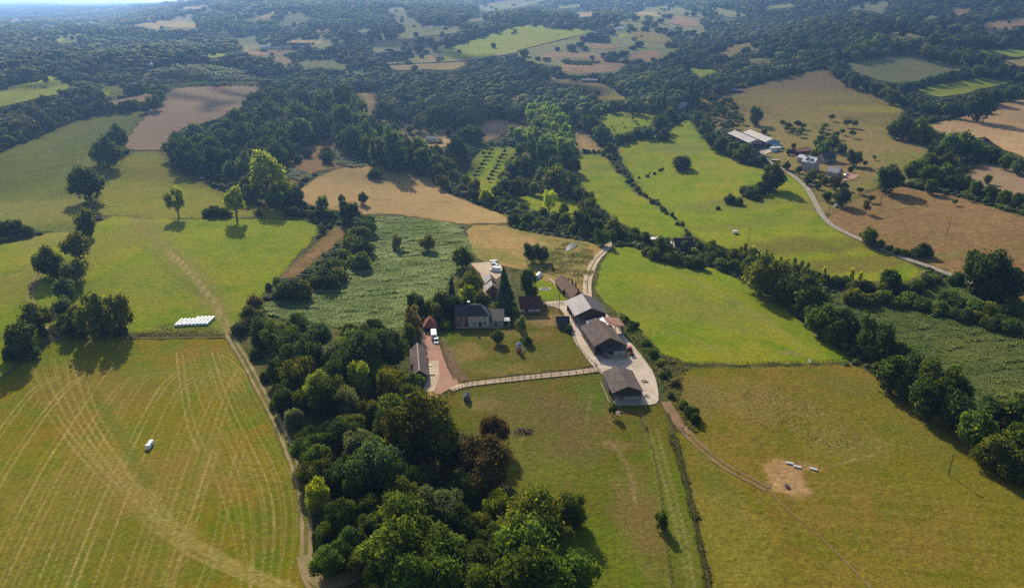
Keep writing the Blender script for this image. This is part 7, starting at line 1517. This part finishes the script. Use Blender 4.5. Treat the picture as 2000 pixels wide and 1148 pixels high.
# utility poles
def pole(u, v, h, label, arm=True):
    t = Thing("utility_pole", label, "pole", *P1(u, v), 20)
    t.part("shaft", cyl(0, 0, -0.8, h, 0.16, 0.10, 8), "timber")
    if arm: t.box("cross_arm", (-0.9, 0.9, -0.06, 0.06, h - 0.5, h - 0.36), "timber"); [t.part("insulator", cyl(a_, 0, h - 0.36, h - 0.2, 0.05, 0.04, 6), "white_paint") for a_ in (-0.8, 0, 0.8)]
for u, v, h, lab in ((1852, 927, 7.0, "wooden pole alone on the dry olive pasture"), (1849, 461, 8.5, "wooden pole on the dry brown pasture"), (1462, 471, 7.5, "wooden pole on the green slope"), (1719, 400, 8.0, "wooden pole beside the dry orchard trees"), (1618, 421, 8.0, "pale pole beside the lane under trees"), (1092, 608, 8.0, "wooden pole between the timber barn and the hangar"), (1786, 514, 8.0, "wooden pole on the lower lane"), (737, 237, 8.5, "wooden pole in the tan clearing"), (909, 107, 10, "pole standing on the large far green field")): pole(u, v, h, lab)
# white field shelters
t = Thing("feeder", "white feeder box alone on the green slope", "feeder", *P1(1436, 457), 10); t.part("hood", prism([(-1.4, 0.5), (1.4, 0.5), (1.4, 1.9), (-1.4, 2.3)], -1.0, 1.0), "white_metal"); t.box("base_frame", (-1.3, 1.3, -0.9, 0.9, 0.0, 0.5), "dark_board")
t = Thing("hive_box", "small white box at the stream hedge", "box", *P1(1437, 494), 10); t.box("body", (-0.9, 0.9, -0.7, 0.7, 0.2, 1.3), "white_wall"); t.box("lid", (-1.0, 1.0, -0.8, 0.8, 1.3, 1.42), "white_metal"); t.box("stand", (-0.8, 0.8, -0.6, 0.6, -0.1, 0.2), "timber")
# fences: posts and rails, each post a part
def fence(pp, label, gap=2.6, h=1.15, rails=2, mat="timber", off=0.0, cat="fence"):
    q = dens(pline(pp), gap, False); 
    t_ = np.gradient(q, axis=0); t_ /= np.linalg.norm(t_, axis=1)[:, None] + 1e-9
    q = q + np.stack([-t_[:, 1], t_[:, 0]], 1) * off
    x0, y0 = float(q[0, 0]), float(q[0, 1]); t = Thing("fence", label, cat, x0, y0); z0 = Hs(x0, y0)
    pm = None
    for p in q:
        zz = Hs(p[0], p[1]) - z0
        if pm is None: o = t.part("post", cyl(0, 0, -0.4, h, 0.11, 0.09, 6), mat); pm = o.data
        else: o = link(bpy.data.objects.new("post", pm), t.root)
        o.location = (p[0] - x0, p[1] - y0, zz)
    for r_ in range(rails):
        zr = h * (0.88 - 0.42 * r_)
        t.part("rail", tube_np([(p[0] - x0, p[1] - y0, Hs(p[0], p[1]) - z0 + zr) for p in q], [0.045] * len(q), 4), mat)
fence([(880, 768), (905, 756), (950, 750), (1050, 739), (1120, 732), (1172, 726)], "post and rail fence on the paddock side of the drive", 2.4)
fence([(905, 748), (950, 743), (1050, 733), (1120, 726), (1166, 717)], "post and rail fence on the lawn side of the drive", 2.4)
fence([(1336, 711), (1400, 711), (1480, 711), (1562, 709)], "fence at the foot of the bright meadow, before the gate", 3.0); fence([(1585, 709), (1620, 707), (1662, 703)], "short fence at the foot of the bright meadow, beyond the gate", 3.0)
fence([(1256, 830), (1280, 900), (1292, 990), (1302, 1080), (1314, 1160)], "wire fence across the paddock", 3.2, 1.1, 1); fence([(1305, 810), (1318, 850), (1338, 930), (1362, 1040), (1385, 1145), (1392, 1190)], "fence along the weedy strip beside the dry pasture", 3.2, 1.1, 1)
fence([(1040, 600), (1070, 598), (1100, 594)], "garden fence behind the hangar", 2.2, 1.2, 2); fence([(700, 662), (800, 658)][:0] or [(270, 657), (340, 655), (430, 653)], "low fence along the bank below the white bales", 3.5, 1.1, 1)
fence([(886, 742), (876, 722), (868, 695), (862, 672)], "fence between the lawn and the red gravel", 2.4, 1.1, 1); fence([(1118, 655), (1138, 690), (1166, 716)], "fence between the lawn and the concrete yard", 2.4, 1.1, 1)
def gate(u0, v0, u1, v1, label, mat="grey_board"):
    a = np.array(P1(u0, v0)); b_ = np.array(P1(u1, v1)); L = float(np.hypot(*(b_ - a))); t = Thing("gate", label, "gate", float(a[0]), float(a[1]), math.degrees(math.atan2(b_[1] - a[1], b_[0] - a[0])))
    for xx in (0.0, L): t.box("post", (xx - 0.1, xx + 0.1, -0.1, 0.1, -0.4, 1.4), "timber")
    for k in range(5): t.box("bar", (0.12, L - 0.12, -0.03, 0.03, 0.25 + k * 0.22, 0.31 + k * 0.22), mat)
gate(1575, 706, 1586, 710, "white gate at the foot of the bright meadow", "white_paint"); gate(1253, 815, 1262, 838, "grey gate below the lower barn"); gate(1318, 838, 1334, 841, "wooden gate across the earth track")
gate(1476, 489, 1490, 500, "white gate in the hedge of the green slope", "white_paint")
# clutter by the barns
g = random.Random(5)
for k, (u, v, lab) in enumerate(((1170, 702, "pallet leaning heap before the big barn"), (1218, 697, "stack of planks beside the big barn"), (1258, 745, "harrow frame beside the lower barn"), (1262, 774, "heap of scrap beside the lower barn"), (1208, 808, "rubble heap behind the lower barn"))):
    t = Thing("scrap_heap", lab, "heap", *P1(u, v), g.uniform(0, 90))
    for j in range(9):
        a_, b_, c_ = g.uniform(-1.2, 1.2), g.uniform(-0.9, 0.9), g.uniform(0.0, 0.5); L = g.uniform(0.5, 1.3)
        o = t.part("plank", bx(-L, L, -0.09, 0.09, 0, 0.09), g.choice(["grey_board", "steel", "timber", "rust_metal", "white_wall"])); o.location = (a_, b_, c_); o.rotation_euler = (g.uniform(-0.3, 0.3), g.uniform(-0.3, 0.3), g.uniform(0, 3.1))
# cattle: grazing, far off
def cow_mesh():
    me = bpy.data.meshes.new("cow")
    V = [(0, 0, 1.05), (0.5, 0, 1.08), (-0.55, 0, 1.05), (0.85, 0, 1.1), (1.15, 0, 0.85), (1.35, 0, 0.5), (0.5, 0.22, 0.6), (0.5, 0.22, 0.03), (0.5, -0.22, 0.6), (0.5, -0.22, 0.03), (-0.6, 0.22, 0.65), (-0.55, 0.22, 0.03), (-0.6, -0.22, 0.65), (-0.55, -0.22, 0.03), (-0.85, 0, 0.95), (-0.9, 0, 0.4)]
    E = [(0, 1), (0, 2), (1, 3), (3, 4), (4, 5), (1, 6), (6, 7), (1, 8), (8, 9), (2, 10), (10, 11), (2, 12), (12, 13), (2, 14), (14, 15)]
    rad = [0.42, 0.38, 0.40, 0.24, 0.18, 0.12, 0.13, 0.06, 0.13, 0.06, 0.16, 0.06, 0.16, 0.06, 0.12, 0.03]
    me.from_pydata(V, E, [])
    o = bpy.data.objects.new("cow_form", me); COL.objects.link(o)
    md = o.modifiers.new("skin", 'SKIN'); o.modifiers.new("sub", 'SUBSURF').levels = 1
    for k, v in enumerate(me.skin_vertices[0].data): v.radius = (rad[k], rad[k]); v.use_root = (k == 0)
    dg = bpy.context.evaluated_depsgraph_get(); out = bpy.data.meshes.new_from_object(o.evaluated_get(dg)); out.name = "cow"
    bpy.data.objects.remove(o); out.materials.clear(); out.materials.append(MATS["cream_table"]); return out
CM = cow_mesh()
for u, v, lab in ((1535, 258, "pale cow grazing before the fruit tree clump"), (1576, 257, "pale cow grazing beside the fruit tree clump"), (1592, 251, "pale cow grazing between the fruit trees")):
    p = P1(u, v); o = link(bpy.data.objects.new("cow", CM)); o.location = (p[0], p[1], Hs(*p) + 0.05); o.rotation_euler = (0, 0, g.uniform(-0.6, 0.6)); tag(o, lab, "cow")

# ------------------------------------------------------------------ bracken and rough growth
def fern_field(pp, spacing, size, label, cols, seed, hole=()):
    g = np.random.default_rng(seed)
    w = pxpoly(chaikin(np.asarray(pp, float), 1, True)); lo, hi = w.min(0), w.max(0)
    gx, gy = np.meshgrid(np.arange(lo[0], hi[0], spacing), np.arange(lo[1], hi[1], spacing))
    p = np.column_stack([gx.ravel(), gy.ravel()]); p = p + g.uniform(-0.5, 0.5, p.shape) * spacing
    p = p[in_poly(p[:, 0], p[:, 1], w)]
    for hp_ in hole:
        hw = pxpoly(np.asarray(hp_, float)); p = p[~in_poly(p[:, 0], p[:, 1], hw)]
    rid = vnoise(p[:, 0] * 0.55 + p[:, 1] * 0.25, p[:, 1] * 1.5 - p[:, 0] * 0.3, 4.2, seed) * 0.65 + vnoise(p[:, 0], p[:, 1], 1.8, seed + 1) * 0.35
    n = len(p); s = size * (0.2 + 1.6 * rid ** 1.5) * g.uniform(0.8, 1.2, n)
    z = H(p[:, 0], p[:, 1])
    V, C = [], []
    base = np.array(cols)
    for k in range(5):
        a = g.uniform(0, 6.283, n) ; L = s * g.uniform(0.7, 1.2, n)
        d = np.column_stack([np.cos(a), np.sin(a)]); q = np.column_stack([-d[:, 1], d[:, 0]]); wd = (L * 0.34)[:, None]
        r0 = np.column_stack([p, z + 0.25 * s]); mid = np.column_stack([p + d * (L * 0.55)[:, None], z + s * 0.78]); tip = np.column_stack([p + d * (L * 1.05)[:, None], z + s * g.uniform(0.35, 0.7, n)])
        V.append(np.stack([r0, mid + np.column_stack([q * wd, np.zeros(n)]), tip, mid - np.column_stack([q * wd, np.zeros(n)])], 1))
        mixf = np.clip(vnoise(p[:, 0], p[:, 1], 11, seed + 7) * 1.5 - 0.3 + g.uniform(-0.25, 0.25, n), 0, 1)[:, None]
        C.append((base[0] * (1 - mixf) + base[1] * mixf) * g.uniform(0.75, 1.25, (n, 1)))
    V = np.concatenate(V).reshape(-1, 3); C = np.concatenate(C)
    f = np.arange(len(V)).reshape(-1, 4)
    me = mesh_np("bracken", V, f, [MATS["fern_leaf"]])
    me.attributes.new("tint", 'FLOAT_COLOR', 'FACE').data.foreach_set("color", np.column_stack([C, np.ones(len(C))]).astype(np.float32).ravel())
    o = link(bpy.data.objects.new("bracken", me)); o.color = (1, 1, 1, 1)
    return tag(o, label, "bracken", None, "stuff")
FERN = [(0.150, 0.225, 0.055), (0.265, 0.330, 0.115)]
fern_field([(725, 422), (800, 428), (860, 432), (895, 440), (915, 470), (925, 490), (905, 520), (880, 545), (865, 575), (858, 600), (820, 615), (800, 640), (770, 650), (700, 640), (620, 640), (520, 615), (505, 600), (540, 585), (600, 575), (640, 560), (675, 525), (690, 500), (705, 470)], 0.66, 0.86, "pale green bracken covering the slope behind the farm", FERN, 31)
fern_field([(1590, 565), (1640, 575), (1720, 590), (1780, 600), (1790, 560), (1830, 540), (1870, 552), (1940, 580), (2040, 600), (2040, 830), (1960, 810), (1900, 780), (1860, 745), (1800, 700), (1740, 670), (1680, 645), (1630, 612)], 0.75, 0.85, "dull green bracken between the stream trees and the lane", [(0.115, 0.170, 0.045), (0.185, 0.205, 0.050)], 47)
fern_field([(640, 302), (665, 272), (700, 285), (735, 300), (752, 318), (720, 326), (665, 328)], 1.6, 1.7, "grey-green bracken patch behind the straw field", [(0.095, 0.125, 0.06), (0.12, 0.15, 0.075)], 53)
fern_field([(555, 330), (600, 335), (612, 350), (590, 358), (560, 345)], 1.6, 1.7, "small bracken patch below the copse", [(0.095, 0.125, 0.06), (0.12, 0.15, 0.075)], 59)
fern_field([(280, 160), (295, 142), (340, 131), (400, 129), (470, 140), (505, 155), (498, 161), (420, 158), (340, 166)], 3.6, 4.0, "rows of young shrubs in the far plantation", [(0.075, 0.105, 0.040), (0.09, 0.12, 0.045)], 61)
GOLD = [(0.26, 0.20, 0.06), (0.15, 0.15, 0.04)]
def tussocks(pp, spacing, size, label, cols, seed, hole=()): return fern_field(pp, spacing, size, label, cols, seed, hole)
VERGE = [(0.075, 0.105, 0.022), (0.15, 0.13, 0.04)]
tussocks([(1205, 605), (1222, 622), (1262, 660), (1290, 688), (1335, 708), (1340, 725), (1325, 760), (1345, 800), (1368, 835), (1350, 845), (1318, 800), (1300, 760), (1285, 728), (1262, 700), (1235, 660)], 0.8, 0.9, "overgrown weedy verge behind the barns", VERGE, 71)
tussocks([(290, 640), (345, 628), (420, 640), (440, 650), (430, 658), (260, 658)], 0.8, 0.5, "rough weeds round the white bales", [(0.15, 0.145, 0.035), (0.21, 0.165, 0.06)], 73)
tussocks([(1440, 760), (1520, 745), (1600, 770), (1690, 850), (1700, 880), (1640, 885), (1560, 870), (1500, 850), (1450, 800)], 1.9, 0.36, "dry grass tussocks on the olive pasture", [(0.20, 0.155, 0.045), (0.12, 0.11, 0.03)], 79)
tussocks([(1060, 500), (1110, 470), (1160, 480), (1160, 520), (1150, 560), (1100, 548), (1060, 530)], 1.0, 0.7, "rushes and rough grass round the small pond", [(0.13, 0.145, 0.035), (0.22, 0.175, 0.06)], 83, [[(1100, 497), (1104, 480), (1116, 473), (1130, 470), (1135, 480), (1124, 492), (1110, 497)]])
tussocks([(1315, 845), (1332, 900), (1350, 965), (1368, 1045), (1385, 1130), (1392, 1170), (1382, 1170), (1368, 1090), (1352, 1020), (1335, 950), (1318, 890), (1308, 850)], 0.55, 0.8, "weedy strip under the paddock fence", [(0.07, 0.09, 0.022), (0.12, 0.11, 0.03)], 89)
tussocks([(250, 652), (440, 652), (442, 661), (250, 663)], 0.7, 0.42, "grassy bank along the top of the hay meadow", [(0.13, 0.125, 0.03), (0.19, 0.15, 0.045)], 97)

# ------------------------------------------------------------------ thin summer clouds, high above the frame, whose shade falls on the hills
def cloud_mat():
    m = bpy.data.materials.new("cloud"); m.use_nodes = True; n = m.node_tree.nodes; l = m.node_tree.links; b = n["Principled BSDF"]
    b.inputs["Base Color"].default_value = (0.9, 0.9, 0.92, 1); b.inputs["Roughness"].default_value = 1.0
    tc = n.new("ShaderNodeTexCoord").outputs["Object"]
    fl = n.new("ShaderNodeMapping"); fl.inputs["Scale"].default_value = (1, 1, 0); l.new(tc, fl.inputs["Vector"])
    ln = n.new("ShaderNodeVectorMath"); ln.operation = 'LENGTH'; l.new(fl.outputs[0], ln.inputs[0])
    ed = _ramp(n, l, ln.outputs["Value"], 1.0, 0.45)
    no = _ramp(n, l, _noise(n, l, tc, 1.3, 3, 0.5), 0.0, 0.32)
    al = _math(n, l, 'MULTIPLY', _math(n, l, 'MULTIPLY', ed, no), 0.26)
    tr = n.new("ShaderNodeBsdfTransparent"); mx = n.new("ShaderNodeMixShader")
    l.new(al, mx.inputs[0]); l.new(tr.outputs[0], mx.inputs[1]); l.new(b.outputs[0], mx.inputs[2]); l.new(mx.outputs[0], n["Material Output"].inputs["Surface"])
    return m
CM_ = cloud_mat()
for k, (u, v, rx, ry, lab) in enumerate(((300, 235, 330, 200, "thin cloud shading the ploughed field and copse"), (740, 160, 240, 240, "thin cloud shading the dark middle woods"), (1560, 120, 420, 330, "thin cloud shading the far hillside woods"), (640, 55, 520, 420, "thin cloud shading the far middle hill"), (1850, 25, 520, 500, "thin cloud shading the far crest"))):
    gx_, gy_ = P1(u, v); gz = Hs(gx_, gy_); alt = 950.0
    c = Vector((gx_, gy_, gz)) + SUN_DIR * ((alt - gz) / SUN_DIR.z)
    v0, f0 = ico(4); g = np.random.default_rng(k)
    dv = v0 / np.linalg.norm(v0, axis=1)[:, None]
    bump_ = 1 + 0.18 * np.sin(dv[:, 0] * 7 + k) * np.cos(dv[:, 1] * 6 + 2 * k) + 0.10 * np.sin(dv[:, 0] * 15 + dv[:, 2] * 13) + 0.06 * np.sin(dv[:, 1] * 27)
    me = mesh_np("cloud", dv * bump_[:, None], f0, [CM_], True)
    o = link(bpy.data.objects.new("cloud", me)); o.location = c; o.scale = (rx, ry, 70)
    tag(o, lab, "cloud", None, "stuff")

# ------------------------------------------------------------------ the hazy air
def haze_box(x0, x1, y0, y1, z0, z1, density):
    m = bpy.data.materials.new("haze"); m.use_nodes = True; n = m.node_tree.nodes; l = m.node_tree.links
    n.remove(n["Principled BSDF"])
    v = n.new("ShaderNodeVolumePrincipled"); v.inputs["Color"].default_value = (0.26, 0.49, 1.0, 1); v.inputs["Density"].default_value = density
    v.inputs["Anisotropy"].default_value = 0.6
    l.new(v.outputs[0], n["Material Output"].inputs["Volume"])
    bm = bmesh.new(); bmesh.ops.create_cube(bm, size=1.0)
    me = bpy.data.meshes.new("haze"); bm.to_mesh(me); bm.free(); me.materials.append(m)
    o = link(bpy.data.objects.new("haze", me)); o.scale = (x1 - x0, y1 - y0, z1 - z0); o.location = ((x0 + x1) / 2, (y0 + y1) / 2, (z0 + z1) / 2)
    tag(o, "thin blue summer haze over the valley", "haze", None, "stuff")
_zmin = float(gv[:, 2].min()); _zmax = float(gv[:, 2].max())
haze_box(-11800, 11800, -60, 14900, _zmin - 1.5, max(_zmax + 25, CAM_Z + 8), 0.00013)
